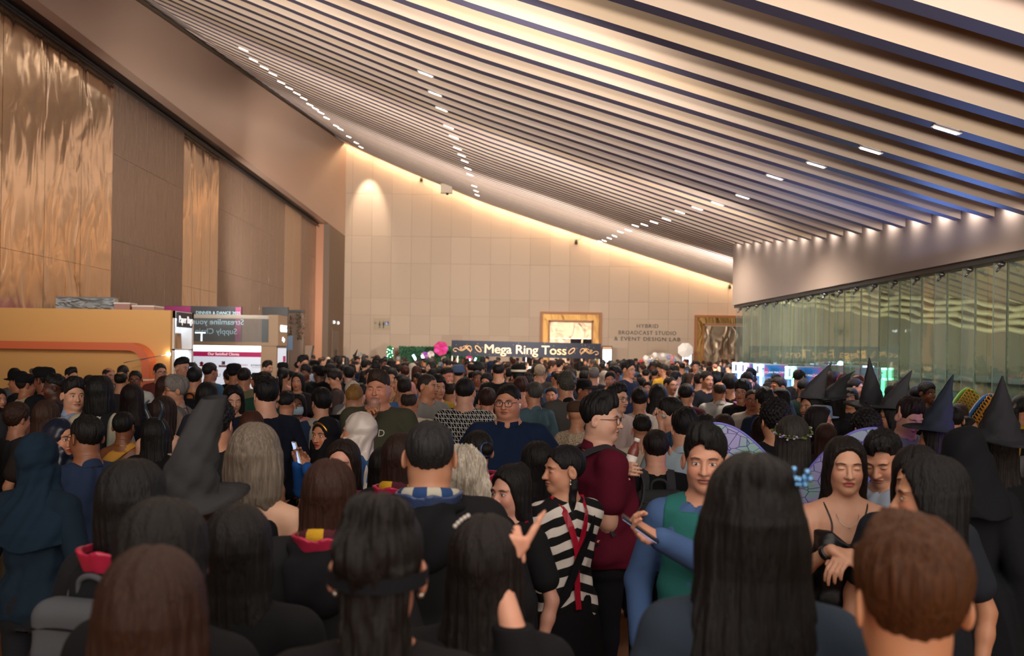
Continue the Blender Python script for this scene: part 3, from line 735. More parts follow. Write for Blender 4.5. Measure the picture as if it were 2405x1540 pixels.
Mpk, Mpu, Mbl = mat('hot pink petal', '#c8206e', .5), mat('violet petal', '#a03cc0', .5), mat('blush petal', '#c9a39a', .5)
r = empty('garland_arch', at(1030, 840, .0205)); tag(r, 'green leafy garland arch before the hedge wall', 'garland')
pts = [at(x, y, .0205) - r.location for x, y in ((975, 875), (985, 856), (1000, 842), (1016, 831), (1034, 822), (1050, 818), (1062, 822), (1070, 835))]
b = MB(); b.tube(catmull(pts, 4), .035, 8); b.build('garland_core', mat('dark hedge core', '#173022', .9), r)
b = MB(); cp = catmull(pts, 12)
for _ in range(900):
    c_ = rn.choice(cp) + Vector((rn.gauss(0, .05), rn.gauss(0, .04), rn.gauss(0, .05))); s_ = .035; a = rn.uniform(0, 6.28)
    u_ = Vector((math.cos(a), rn.uniform(-.5, .5), math.sin(a))) * s_; v_ = Vector((-math.sin(a), .2, math.cos(a))) * s_ * .5
    b.add([c_ - u_, c_ + v_, c_ + u_, c_ - v_], [(0, 1, 2, 3)], rn.choice([0, 1]))
b.build('garland_leaves', [mat('garland leaf a', '#2f9a4c', .5), mat('garland leaf b', '#1f7a44', .5)], r)
b = MB(); b.tube([pts[0], (pts[0][0], pts[0][1], -r.location.z)], .03, 6); b.tube([pts[-1], (pts[-1][0], pts[-1][1], -r.location.z)], .03, 6); b.build('garland_post', M_steel, r)
flower(1036, 818, .0200, .62, [Mpk, Mpk, mat('magenta petal', '#d93a9a', .5)], 'huge hot pink flower on the garland left of the banner')
flower(998, 835, .0200, .34, [Mpu, Mbl], 'violet and blush flower lower on the garland')
flower(1012, 832, .0199, .30, [Mbl, mat('white petal', '#d9cfcc', .5)], 'pale blush flower beside the violet one')
flower(1102, 842, .0200, .30, [Mpk, mat('rose petal', '#d0607a', .5)], 'small pink flower under the banner')
for i, (x0, y0, x1, y1) in enumerate(((970, 833, 977, 845), (991, 834, 996, 847), (953, 847, 956, 853), (1118, 840, 1114, 850), (1104, 842, 1102, 849))):
    r = empty('light_stick', at(x1, y1, .0195)); v_ = at(x0, y0, .0195) - r.location
    tag(r, 'glowing cyan-white light stick, ' + ['leftmost large one at the hedge', 'brightest one at the garland foot', 'tiny one low before the hedge', 'right one under the banner', 'left one under the banner'][i], 'light stick')
    b = MB(); b.tube([(0, 0, 0), v_], .05 if i < 2 else .03, 8); b.build('glow_tube', mat('cyan glow', '#ffffff', .5, emit='#9fe8ff', estr=7), r)
    b = MB(); b.tube([(0, 0, 0), (0, 0, -r.location.z)], .015, 6); b.build('pole', M_dark, r)
light('POINT', at(990, 838, .0188), 25, (.4, .85, 1.0), name='stick_glow', shadow_soft_size=.1)
r = empty('topiary_column', (PX(916, .0205), F * .0205, 0)); tag(r, 'slim green topiary column dotted with fairy lights', 'topiary')
zt = PZ(916, 811, .0205)
b = MB(); b.lathe([(.03, 0), (.04, .9), (.11, 1.1), (.12, zt - .3), (.09, zt - .08), (.01, zt)], (0, 0, 0), 14); b.build('foliage_core', mat('garland leaf b', '#1f7a44', .5), r)
b = MB()
for _ in range(500):
    z_ = rn.uniform(1.0, zt - .05); a = rn.uniform(0, 6.28); q = Vector((.125 * math.cos(a), .125 * math.sin(a), z_)); s_ = .03; a2 = rn.uniform(0, 6.28); u_ = Vector((math.cos(a2) * s_, rn.uniform(-1, 1) * s_, math.sin(a2) * s_)); v_ = Vector((-math.sin(a2), .3, math.cos(a2))) * s_ * .5
    b.add([q - u_, q + v_, q + u_, q - v_], [(0, 1, 2, 3)])
b.build('leaves', mat('garland leaf a', '#2f9a4c', .5), r)
b = MB()
for k in range(22): a = k * 2.4; z_ = 1.1 + (zt - 1.2) * k / 22; b.ball((.14 * math.cos(a), -abs(.14 * math.sin(a)), z_), .014, 5)
b.build('fairy_lights', mat('fairy light', '#ffffff', .5, emit='#bfffff', estr=12), r)

# banner
dB = .0143; YBn = F * dB
bn = empty('banner', (PX(1236, dB), YBn, 0)); tag(bn, 'long dark banner with gold lettering on white poles over the crowd', 'banner')
xa, xb = PX(1060, dB) - bn.location.x, PX(1411, dB) - bn.location.x; z0, z1 = 1.755, 2.27
TILT = Matrix.Rotation(.008, 3, 'Y')
b = MB(); b.add([TILT @ Vector(p) for p in ((xa, 0, z0 - 2), (xb, 0, z0 - 2), (xb, 0, z1 - 2), (xa, 0, z1 - 2), (xa, .03, z0 - 2), (xb, .03, z0 - 2), (xb, .03, z1 - 2), (xa, .03, z1 - 2))], [(0, 1, 2, 3), (7, 6, 5, 4), (0, 4, 5, 1), (3, 2, 6, 7), (0, 3, 7, 4), (1, 5, 6, 2)])
face = b.build('banner_face', mat('deep navy banner', '#171a24', .7, spec=.2), bn, (0, 0, 2))
Mgold = mat('gold print', '#c99a63', .45, emit='#c99a63', estr=.05)
def on_banner(o):
    o.parent = face; o.matrix_parent_inverse = Matrix.Identity(4)
t = text('gold_lettering', 'Mega Ring Toss', .42, Mgold, Matrix.Identity(4), None, .002, spacing=.95)
# thick verticals and hairline joins like a display serif
w_ = t.dimensions.x
t.parent = face; t.matrix_basis = Matrix.Translation((PX(1233.8, dB) - bn.location.x, -.006, -.005)) @ TILT.to_4x4() @ Matrix.Rotation(math.pi / 2, 4, 'X') @ Matrix.Diagonal((2.74 / w_, 1.0, 1, 1))
def flour(cx0, s_):
    b = MB(); c_ = Vector((cx0, -.008, 0))
    def cv(p, r_): b.tube([TILT @ (c_ + Vector((s_ * x, 0, z))) for x, _, z in [tuple(q) for q in catmull([(x, 0, z) for x, z in p], 6)]], r_, 5)
    cv([(-.30, -.10), (-.36, -.07), (-.34, -.01), (-.26, .01), (-.16, -.05), (-.06, -.07), (.05, .0), (.14, .09), (.22, .07), (.23, .03)], .009)
    cv([(-.10, -.02), (-.08, .04), (-.14, .04), (-.12, -.02), (-.03, -.02), (.04, .05), (.10, .0), (.16, -.06), (.24, -.06), (.25, .02)], .008)
    cv([(-.05, .05), (.02, .09), (.10, .03), (.17, -.02), (.22, -.12)], .008); cv([(.0, .08), (.09, .10), (.12, .05)], .007)
    b.ball(TILT @ (c_ + Vector((s_ * -.29, 0, -.10))), (.035, .006, .018), 8)
    b.build('gold_flourish', Mgold, face)
def ring_(cx0, a0):
    b = MB(); b.tube([TILT @ (Vector((cx0, -.008, 0)) + Matrix.Rotation(a0, 3, 'Y') @ Vector((.13 * math.cos(a), 0, .058 * math.sin(a)))) for a in np.linspace(0, 2 * math.pi, 28)[:-1]], .011, 5, closed=True); b.build('gold_ring', Mgold, face)
zc_ = (z0 + z1) / 2 - 2
for c_, s_ in ((1090, 1), (1380, -1)):
    flour(PX(c_, dB) - bn.location.x, s_)
ring_(PX(1123, dB) - bn.location.x, .8); ring_(PX(1342.5, dB) - bn.location.x, -.75)
b = MB()
for _ in range(40): b.ball(TILT @ Vector((rn.uniform(xa + .05, xb - .05), -.005, rn.uniform(-.22, .24))), (.007, .003, .007), 4)
b.build('gold_speck', Mgold, face)
for x in (1062, 1075, 1236, 1399, 1408):
    b = MB(); b.tube([(PX(x, dB) - bn.location.x, .05, 0), (PX(x, dB) - bn.location.x, .05, 1.80)], .018, 8); b.build('pole', M_white, bn)

# kiosks, umbrella light, inflatable arch, softbox
for i, (x0, x1, y0, dk) in enumerate(((1414, 1438, 812, .0213), (1601, 1626, 820, .0213))):
    r = empty('kiosk_screen', (PX((x0 + x1) / 2, dk), F * dk, 0)); w_ = PX(x1, dk) - PX(x0, dk); zt = PZ((x0 + x1) / 2, y0, dk)
    tag(r, 'lit white display kiosk ' + ('just right of the banner' if i == 0 else 'behind the white photo umbrella'), 'kiosk')
    b = MB(); b.bb(-w_/2, w_/2, 0, .12, .0, zt); b.build('kiosk_body', M_dark, r)
    b = MB(); b.bb(-w_/2 + .03, w_/2 - .03, -.012, -.001, .7, zt - .17); sc_ = b.build('screen', mat('kiosk screen', '#ffffff', .4, emit='#e6f2ff', estr=.9), r)
    b = MB(); b.bb(-w_/2 + .03, w_/2 - .03, -.012, -.001, zt - .16, zt - .05); b.build('header_strip', mat('kiosk header', '#c08a5a', .5, emit='#c08a5a', estr=.5), r)
du = .0180
r = empty('photo_umbrella', (PX(1610, du), F * du, 0)); tag(r, 'white octagonal photo umbrella on a stand by the right door', 'umbrella')
zc_ = PZ(1610, 822, du); b = MB(); vs = [(0, -.16, zc_)]; fs = []
for k in range(8):
    a = math.pi / 8 + k * math.pi / 4; vs.append((.34 * math.cos(a), 0.02, zc_ + .26 * math.sin(a) * 1.25)); 
for k in range(8): fs.append((0, 1 + (k + 1) % 8, 1 + k))
b.add(vs, fs); cn = b.build('canopy', mat('white umbrella cloth', '#d8d2cc', .6), r); md = cn.modifiers.new('t', 'SOLIDIFY'); md.thickness = .004
b = MB()
for k in range(8): b.tube([vs[0], vs[1 + k]], .004, 4)
b.build('rib', M_steel, r)
b = MB(); b.tube([(0, .25, zc_), (0, -.16, zc_)], .008, 6); b.tube([(0, .25, zc_ + .05), (0, .25, .5)], .014, 6)
for k in range(3): a = k * 2.1; b.tube([(0, .25, .55), (.4 * math.cos(a), .25 + .4 * math.sin(a), 0)], .012, 6)
b.build('stand', M_dark, r)
di = .0176
r = empty('inflatable_arch', (PX(1556, di), F * di, 0)); tag(r, 'clear inflatable arch filled with red, white, blue and gold balls', 'inflatable')
mcl = mat('clear vinyl', '#e8e4e0', .08, alpha=.22, spec=.7)
pts = []; c0 = Vector((0, 0, PZ(1556, 868, di))); 
for a in np.linspace(-.25, math.pi + .25, 24): pts.append(c0 + Vector((.80 * math.cos(a), 0, .55 * math.sin(a))))
pts = [Vector((pts[0].x, 0, 0))] + pts + [Vector((pts[-1].x, 0, 0))]
b = MB(); b.tube(pts, .17, 14); b.build('clear_tube', mcl, r)
cols = {'r': mat('red ball', '#b8322c', .4), 'w': mat('white ball', '#d8d0c8', .4), 'g': mat('gold ball', '#a8803a', .35, .6), 'b': mat('blue ball', '#24408c', .4)}
for i, (x, y, c_, s_) in enumerate(((1507, 849, 'r', 6), (1517, 841, 'w', 7.5), (1517, 850, 'g', 5), (1531, 839, 'g', 4.5), (1538, 833, 'w', 6.5), (1527, 848, 'b', 5), (1543, 844, 'g', 5.5), (1557, 834, 'w', 6), (1571, 839, 'b', 6), (1578, 839, 'r', 6.5), (1577, 852, 'r', 6), (1588, 853, 'g', 5.5), (1584, 846, 'b', 5))):
    p = at(x, y, di) - r.location; b = MB(); b.ball((p.x, 0, p.z), s_ * di, 12); b.build('ball', cols[c_], r)
ds_ = .0150
r = empty('softbox', (PX(841, ds_), F * ds_, 0)); tag(r, 'black studio softbox on a stand before the left of the wall', 'photo light')
zc_ = PZ(841, 832, ds_); b = MB(); vs = []; fs = []
for k in range(8):
    a = 2 * math.pi * k / 8; vs += [(-.14 + .05 * math.cos(a), .05 * math.sin(a), zc_ + .02 * math.cos(a)), (-.02 + .16 * math.cos(a) * .4 - .06, .16 * math.sin(a), zc_ - .02 + .22 * math.cos(a))]
for k in range(8): fs.append((2 * k, 2 * ((k + 1) % 8), 2 * ((k + 1) % 8) + 1, 2 * k + 1))
b.add(vs, fs); b.build('hood', mat('black nylon', '#1b1c1e', .6), r)
b = MB(); b.tube([(.03, 0, zc_), (.03, 0, .1)], .014, 6); b.box((.06, 0, zc_ + .02), (.12, .1, .09)); b.build('stand', M_dark, r)

# claw machines along the glass wall
Mc = {'w': mat('white led frame', '#ffffff', .5, emit='#8fc4ff', estr=4), 'l': mat('lilac led frame', '#ffffff', .5, emit='#b79cff', estr=4), 'g': mat('green led frame', '#ffffff', .5, emit='#6affb8', estr=4)}
def poster_mat():
    m, n, l, b = (lambda q: (q, q.node_tree.nodes, q.node_tree.links, q.node_tree.nodes['Principled BSDF']))(mat('blue and pink poster', '#1f4a8a', .4))
    tc = n.new('ShaderNodeTexCoord'); nz = n.new('ShaderNodeTexNoise'); nz.inputs['Scale'].default_value = 3.2; l.new(tc.outputs['Object'], nz.inputs[0])
    cr_ = n.new('ShaderNodeValToRGB'); cr_.color_ramp.elements[0].position = .35; cr_.color_ramp.elements[0].color = (*hexc('#12305e'), 1); cr_.color_ramp.elements[1].position = .68; cr_.color_ramp.elements[1].color = (*hexc('#c0245e'), 1)
    e = cr_.color_ramp.elements.new(.52); e.color = (*hexc('#2a6fb4'), 1)
    l.new(nz.outputs[0], cr_.inputs[0]); l.new(cr_.outputs[0], b.inputs['Base Color']); l.new(cr_.outputs[0], b.inputs['Emission Color']); b.inputs['Emission Strength'].default_value = .55
    return m
Mpo = poster_mat(); Mcab = mat('pale machine cabinet', '#c9d2e4', .4); Mpane = mat('machine window', '#9fc8e8', .05, alpha=.3, emit='#4f9cff', estr=.5)
for i, (xa, xb, dm, fr, w_) in enumerate(((1783, 1797, .0092, 'w', 'farthest'), (1797, 1811, .0088, 'l', 'second farthest'), (1828, 1851, .0081, 'w', 'second nearest'), (1873, 1932, .0075, 'g', 'nearest'))):
    Xb = min(PX(xb, dm), 5.78); Wm = .46; r = empty('claw_machine', (Xb - Wm / 2, F * dm + .3, 0))
    tag(r, 'blue-lit claw machine in the row by the glass, ' + w_, 'claw machine')
    zt = PZ(1900, 861, .0075) + (.02 if i < 3 else 0)
    b = MB(); b.bb(-.23, .23, -.3, .3, 0, .75); b.bb(-.23, .23, -.3, .3, zt - .24, zt)
    for a_ in (-.22, .19):
        for c_ in (-.3, .27): b.bb(a_, a_ + .03, c_, c_ + .03, .75, zt - .24)
    b.build('cabinet', Mcab, r)
    b = MB(); b.bb(-.19, .19, -.295, -.285, .75, zt - .24); b.bb(-.215, -.205, -.27, .27, .75, zt - .24); b.build('window_pane', Mpane, r)
    b = MB(); b.bb(-.21, .21, -.315, -.302, zt - .225, zt - .015); po_ = b.build('poster', Mpo, r)
    t = text('poster_lettering', 'CLAW MACHINE', .055, M_tw, Matrix.Identity(4), None, .001); t.parent = po_; t.matrix_basis = Matrix.Translation((0, -.318, zt - .155)) @ Matrix.Rotation(math.pi / 2, 4, 'X')
    b = MB(); b.tube([(0, 0, zt - .24), (0, 0, 1.25)], .006, 5)
    for k in range(3): a = k * 2.1; b.tube([(0, 0, 1.25), (.06 * math.cos(a), .06 * math.sin(a), 1.2), (.03 * math.cos(a), .03 * math.sin(a), 1.13)], .006, 5)
    b.build('claw', M_steel, r)
    b = MB(); x_ = -.34
    for (p0, p1, q0, q1) in ((x_ - .07, x_ + .07, zt - .035, zt), (x_ - .07, x_ + .07, zt - .22, zt - .18), (x_ - .07, x_ - .035, zt - .2, zt), (x_ + .035, x_ + .07, zt - .2, zt), (x_ + .05, x_ + .08, .8, zt - .2)): b.bb(p0, p1, -.33, -.24, q0, q1)
    b.build('led_frame', Mc[fr], r)
    b = MB(); b.bb(-.3, -.22, -.3, -.26, zt - .1, zt - .08); b.build('bracket', M_steel, r)
r = empty('led_pole', (PX(1741, .0098), F * .0098, 0)); tag(r, 'upright pale blue light pole at the far end of the glass wall', 'light')
b = MB(); b.bb(-.03, .03, -.02, .02, 1.0, PZ(1741, 850, .0098)); b.build('tube', mat('pale blue led', '#ffffff', .5, emit='#8fd0ff', estr=3), r); b = MB(); b.bb(-.04, .04, -.03, .03, 0, 1.0); b.build('base', M_dark, r)

# tilted ring toss boards with orange chain netting at the right
for i, (x, y, dd_, w_, c_, nm) in enumerate(((2268, 950, .0046, .24, '#6aa23c', 'green'), (2318, 985, .0042, .34, '#2a66a8', 'blue'))):
    p = at(x, y, dd_); r = empty('game_board', (p.x, p.y, 0)); tag(r, 'tilted %s rimmed game board strung with orange chain netting' % nm, 'game board')
    T_ = Matrix.Translation((0, 0, p.z)) @ Matrix.Rotation(.72, 4, 'Y') @ Matrix.Rotation(-.25, 4, 'X')
    L_ = .36 if i == 0 else .52; wd_ = .12 if i == 0 else .17
    out = []
    for k in range(24):
        a = 2 * math.pi * k / 24; n_ = 3; ca, sa = math.cos(a), math.sin(a); q = (abs(ca) ** n_ + abs(sa) ** n_) ** (-1 / n_); out.append(T_ @ Vector((wd_ * q * ca, 0, L_ * .5 * q * sa)))
    b = MB(); b.tube(out, .018, 8, closed=True); b.build('rim', mat(nm + ' rim', c_, .5), r)
    b = MB(); vs = [T_ @ Vector((0, .02, 0))] + [o_ + (T_.to_3x3() @ Vector((0, .02, 0))) for o_ in out]; b.add(vs, [(0, 1 + k, 1 + (k + 1) % 24) for k in range(24)]); bk_ = b.build('backing', mat(nm + ' backing', '#263a4c' if i else '#7a9a5a', .6), r); md = bk_.modifiers.new('t', 'SOLIDIFY'); md.thickness = .01
    b = MB(); nx_ = 5 if i == 0 else 7; nz_ = 9 if i == 0 else 13
    for a_ in range(nx_):
        for k in range(nz_):
            x_ = -wd_ * .8 + 1.6 * wd_ * (a_ + .5) / nx_; z_ = -L_ * .46 + .92 * L_ * (k + (.5 if a_ % 2 else 0)) / nz_
            lp = [T_ @ Vector((x_ + wd_ * .19 * math.cos(t), -.03 - .006 * math.sin(2 * t), z_ + L_ / nz_ * .62 * math.sin(t))) for t in np.linspace(0, 2 * math.pi, 9)[:-1]]
            b.tube(lp, .0042, 5, closed=True)
    b.build('chain_netting', mat('orange chain', '#e09a2c', .45), r)
    b = MB()
    for s_ in (-1, 1): b.tube([T_ @ Vector((s_ * wd_ * .6, .03, -L_ * .3)), (s_ * .12, .25, 0)], .018, 6)
    b.build('leg', mat(nm + ' rim', c_, .5), r)
# ---------------------------------------------------------------- surface builder (distance field -> one continuous mesh)
f32 = np.float32
def axis(lo, hi, coarse, zones):
    pts = [lo]
    x = lo
    while x < hi:
        st = coarse
        for a, b, fine in zones:
            if a - .012 <= x < b: st = min(st, fine)
        x += st; pts.append(x)
    return np.array(pts, dtype=f32)
def surface(xs, ys, zs, V):
    """naive surface nets on a rectilinear grid; returns vertices, quads"""
    nx, ny, nz = V.shape
    ins = V < 0
    acc = []; quads = []
    def cid(i, j, k): return (i * ny + j) * nz + k
    A = (xs, ys, zs)
    for ax in range(3):
        sl0 = [slice(None)] * 3; sl1 = [slice(None)] * 3
        sl0[ax] = slice(0, -1); sl1[ax] = slice(1, None)
        idx = np.argwhere(ins[tuple(sl0)] != ins[tuple(sl1)])
        b, c = (ax + 1) % 3, (ax + 2) % 3
        sh = (nx, ny, nz)
        idx = idx[(idx[:, b] > 0) & (idx[:, b] < sh[b] - 1) & (idx[:, c] > 0) & (idx[:, c] < sh[c] - 1)]
        if len(idx) == 0: continue
        i2 = idx.copy(); i2[:, ax] += 1
        v0 = V[tuple(idx.T)]; v1 = V[tuple(i2.T)]
        t = v0 / (v0 - v1)
        P = np.stack([A[q][idx[:, q]] for q in range(3)], 1).astype(np.float64)
        P[:, ax] += t * (A[ax][i2[:, ax]] - A[ax][idx[:, ax]])
        cells = []
        for db, dc in ((0, 0), (-1, 0), (-1, -1), (0, -1)):
            q = idx.copy(); q[:, b] += db; q[:, c] += dc
            ci = cid(q[:, 0], q[:, 1], q[:, 2]); cells.append(ci); acc.append((ci, P))
        Q = np.stack(cells, 1)
        flip = v0 > 0
        Q[flip] = Q[flip][:, ::-1]
        quads.append(Q)
    if not acc: return np.zeros((0, 3)), np.zeros((0, 4), int)
    ci = np.concatenate([a[0] for a in acc]); P = np.concatenate([a[1] for a in acc])
    u, inv = np.unique(ci, return_inverse=True)
    n = np.bincount(inv, minlength=len(u))
    out = np.stack([np.bincount(inv, P[:, q], len(u)) / n for q in range(3)], 1)
    Q = np.searchsorted(u, np.concatenate(quads))
    return out, Q
def relax(v, q, it=1, f=.5):
    for _ in range(it):
        s = np.zeros_like(v); n = np.zeros(len(v))
        for a, b in ((0, 1), (1, 2), (2, 3), (3, 0)):
            for p, r in ((a, b), (b, a)):
                for c in range(3): s[:, c] += np.bincount(q[:, p], v[q[:, r], c], len(v))
                n += np.bincount(q[:, p], minlength=len(v))
        v = v * (1 - f) + f * s / np.maximum(n, 1)[:, None]
    return v
def to_mesh(name, v, q):
    me = bpy.data.meshes.new(name)
    me.vertices.add(len(v)); me.vertices.foreach_set('co', v.astype(f32).ravel())
    if isinstance(q, tuple):
        a, b = q; li = np.concatenate([a.ravel(), b.ravel()]).astype(np.int32)
        ls = np.concatenate([np.arange(0, len(a) * 4, 4), len(a) * 4 + np.arange(0, len(b) * 3, 3)]).astype(np.int32)
        me.loops.add(len(li)); me.loops.foreach_set('vertex_index', li)
        me.polygons.add(len(ls)); me.polygons.foreach_set('loop_start', ls)
        me.polygons.foreach_set('use_smooth', np.ones(len(ls), bool))
        me.update(calc_edges=True)
        return me
    me.loops.add(len(q) * 4); me.loops.foreach_set('vertex_index', q.astype(np.int32).ravel())
    me.polygons.add(len(q)); me.polygons.foreach_set('loop_start', np.arange(0, len(q) * 4, 4, dtype=np.int32))
    me.polygons.foreach_set('use_smooth', np.ones(len(q), bool))
    me.update(calc_edges=True)
    return me
def cluster(v, q, sel, g):
    """merge the vertices picked by sel into cells of size g"""
    if not sel.any(): return v, q
    key = np.floor(v / g).astype(np.int64) + 4000
    kk = (key[:, 0] * 10000 + key[:, 1]) * 10000 + key[:, 2]
    kk[~sel] = -1 - np.arange(len(v))[~sel]
    u, inv = np.unique(kk, return_inverse=True); inv = inv.ravel()
    n = np.bincount(inv, minlength=len(u))
    nv = np.stack([np.bincount(inv, v[:, c], len(u)) / n for c in range(3)], 1)
    nq = inv[q]
    same = (nq == np.roll(nq, 1, axis=1))
    cnt = same.sum(1)
    keep = nq[cnt == 0]; keep = keep[(keep[:, 0] != keep[:, 2]) & (keep[:, 1] != keep[:, 3])]
    t = nq[cnt == 1]; ts = same[cnt == 1]
    tri = np.stack([t[np.arange(len(t)), (np.argmax(ts, 1) + j) % 4] for j in range(3)], 1) if len(t) else np.zeros((0, 3), int)
    tri = tri[(tri[:, 0] != tri[:, 1]) & (tri[:, 1] != tri[:, 2]) & (tri[:, 0] != tri[:, 2])] if len(tri) else tri
    used = np.zeros(len(nv), bool); used[keep.ravel()] = True; used[tri.ravel()] = True
    mp = np.cumsum(used) - 1
    return nv[used], (mp[keep], mp[tri])
def smin(a, b, k):
    h = np.clip(.5 + .5 * (b - a) / k, 0, 1)
    return b + (a - b) * h - k * h * (1 - h)
def ell(X, Y, Z, c, r):
    k0 = np.sqrt(((X - c[0]) / r[0]) ** 2 + ((Y - c[1]) / r[1]) ** 2 + ((Z - c[2]) / r[2]) ** 2)
    return (k0 - 1) * min(r)
class Field:
    def __init__(s, xs, ys, zs):
        s.xs, s.ys, s.zs = xs, ys, zs
        s.V = np.full((len(xs), len(ys), len(zs)), .5, f32)
    def sl(s, lo, hi, m):
        r = []
        for a, l_, h_ in zip((s.xs, s.ys, s.zs), lo, hi):
            i = np.searchsorted(a, l_ - m); j = np.searchsorted(a, h_ + m)
            r.append(slice(max(i - 1, 0), min(j + 1, len(a))))
        return tuple(r)
    def grid(s, sl): return s.xs[sl[0]][:, None, None], s.ys[sl[1]][None, :, None], s.zs[sl[2]][None, None, :]
    def cap(s, a, b, r1, r2, k=.012):
        a = np.array(a, float); b = np.array(b, float)
        R = max(r1, r2)
        sl = s.sl(np.minimum(a, b), np.maximum(a, b), R + k + .03)
        X, Y, Z = s.grid(sl)
        if 0 in (X.size, Y.size, Z.size): return
        ba = b - a; L = max(float(ba @ ba), 1e-9)
        t = np.clip(((X - a[0]) * ba[0] + (Y - a[1]) * ba[1] + (Z - a[2]) * ba[2]) / L, 0, 1)
        d = np.sqrt((X - a[0] - t * ba[0]) ** 2 + (Y - a[1] - t * ba[1]) ** 2 + (Z - a[2] - t * ba[2]) ** 2) - (r1 + (r2 - r1) * t)
        s.V[sl] = smin(s.V[sl], d.astype(f32), k)
    def chain(s, pts, rs, k=.012):
        for i in range(len(pts) - 1): s.cap(pts[i], pts[i + 1], rs[i], rs[i + 1], k)
    def loft(s, tab, k=.02, off=0.0, fold=None):
        """stacked ellipses: rows of z, half width, half depth, centre y (and optional centre x)"""
        T = np.array([list(r) + [0] * (5 - len(r)) for r in tab], float)
        T = T[np.argsort(T[:, 0])]
        z0, z1 = T[0, 0], T[-1, 0]; W = T[:, 1].max() + off; D = T[:, 2].max() + off
        sl = s.sl((-W + T[:, 4].min(), T[:, 3].min() - D, z0), (W + T[:, 4].max(), T[:, 3].max() + D, z1), .04)
        X, Y, Z = s.grid(sl)
        if 0 in (X.size, Y.size, Z.size): return
        z = Z.ravel(); a = np.interp(z, T[:, 0], T[:, 1]) + off; b = np.interp(z, T[:, 0], T[:, 2]) + off
        yc = np.interp(z, T[:, 0], T[:, 3]); xc = np.interp(z, T[:, 0], T[:, 4])
        a, b, yc, xc = (q[None, None, :] for q in (a, b, yc, xc))
        n = 2.35
        d = ((np.abs((X - xc) / a) ** n + np.abs((Y - yc) / b) ** n) ** (1 / n) - 1) * np.minimum(a, b)
        if fold is not None: d = d + fold(X, Y - yc, Z)
        d = np.maximum(d, np.maximum(z0 - Z, Z - z1))
        s.V[sl] = smin(s.V[sl], d.astype(f32), k)
    def cut(s, fn, lo=None, hi=None):
        X, Y, Z = s.grid((slice(None),) * 3)
        s.V = np.maximum(s.V, fn(X, Y, Z)).astype(f32)
    def mesh(s, name, sm=1):
        for ax in range(3):
            for e in (0, -1):
                ix = [slice(None)] * 3; ix[ax] = e; s.V[tuple(ix)] = .5
        v, q = surface(s.xs, s.ys, s.zs, s.V)
        if sm: v = relax(v, q, sm)
        return v, q

# ---------------------------------------------------------------- person materials
def attr_mat(name):
    m = bpy.data.materials.new(name); m.use_nodes = True
    return m, m.node_tree.nodes, m.node_tree.links, m.node_tree.nodes['Principled BSDF']
def M_(n, l, op, a, b=None, c=None):
    q = n.new('ShaderNodeMath'); q.operation = op
    for i, v in enumerate((a, b, c)):
        if v is None: continue
        if isinstance(v, (int, float)): q.inputs[i].default_value = v
        else: l.new(v, q.inputs[i])
    return q.outputs[0]
def ramp(n, l, v, a, b):
    """1 below a, 0 above b"""
    q = n.new('ShaderNodeMapRange'); q.inputs[1].default_value = a; q.inputs[2].default_value = b
    q.inputs[3].default_value = 1; q.inputs[4].default_value = 0
    l.new(v, q.inputs[0]); return q.outputs[0]
def mixc(n, l, f, a, b):
    q = n.new('ShaderNodeMix'); q.data_type = 'RGBA'; l.new(f, q.inputs[0])
    for i, v in ((6, a), (7, b)):
        if isinstance(v, tuple): q.inputs[i].default_value = (*v, 1)
        else: l.new(v, q.inputs[i])
    return q.outputs[2]
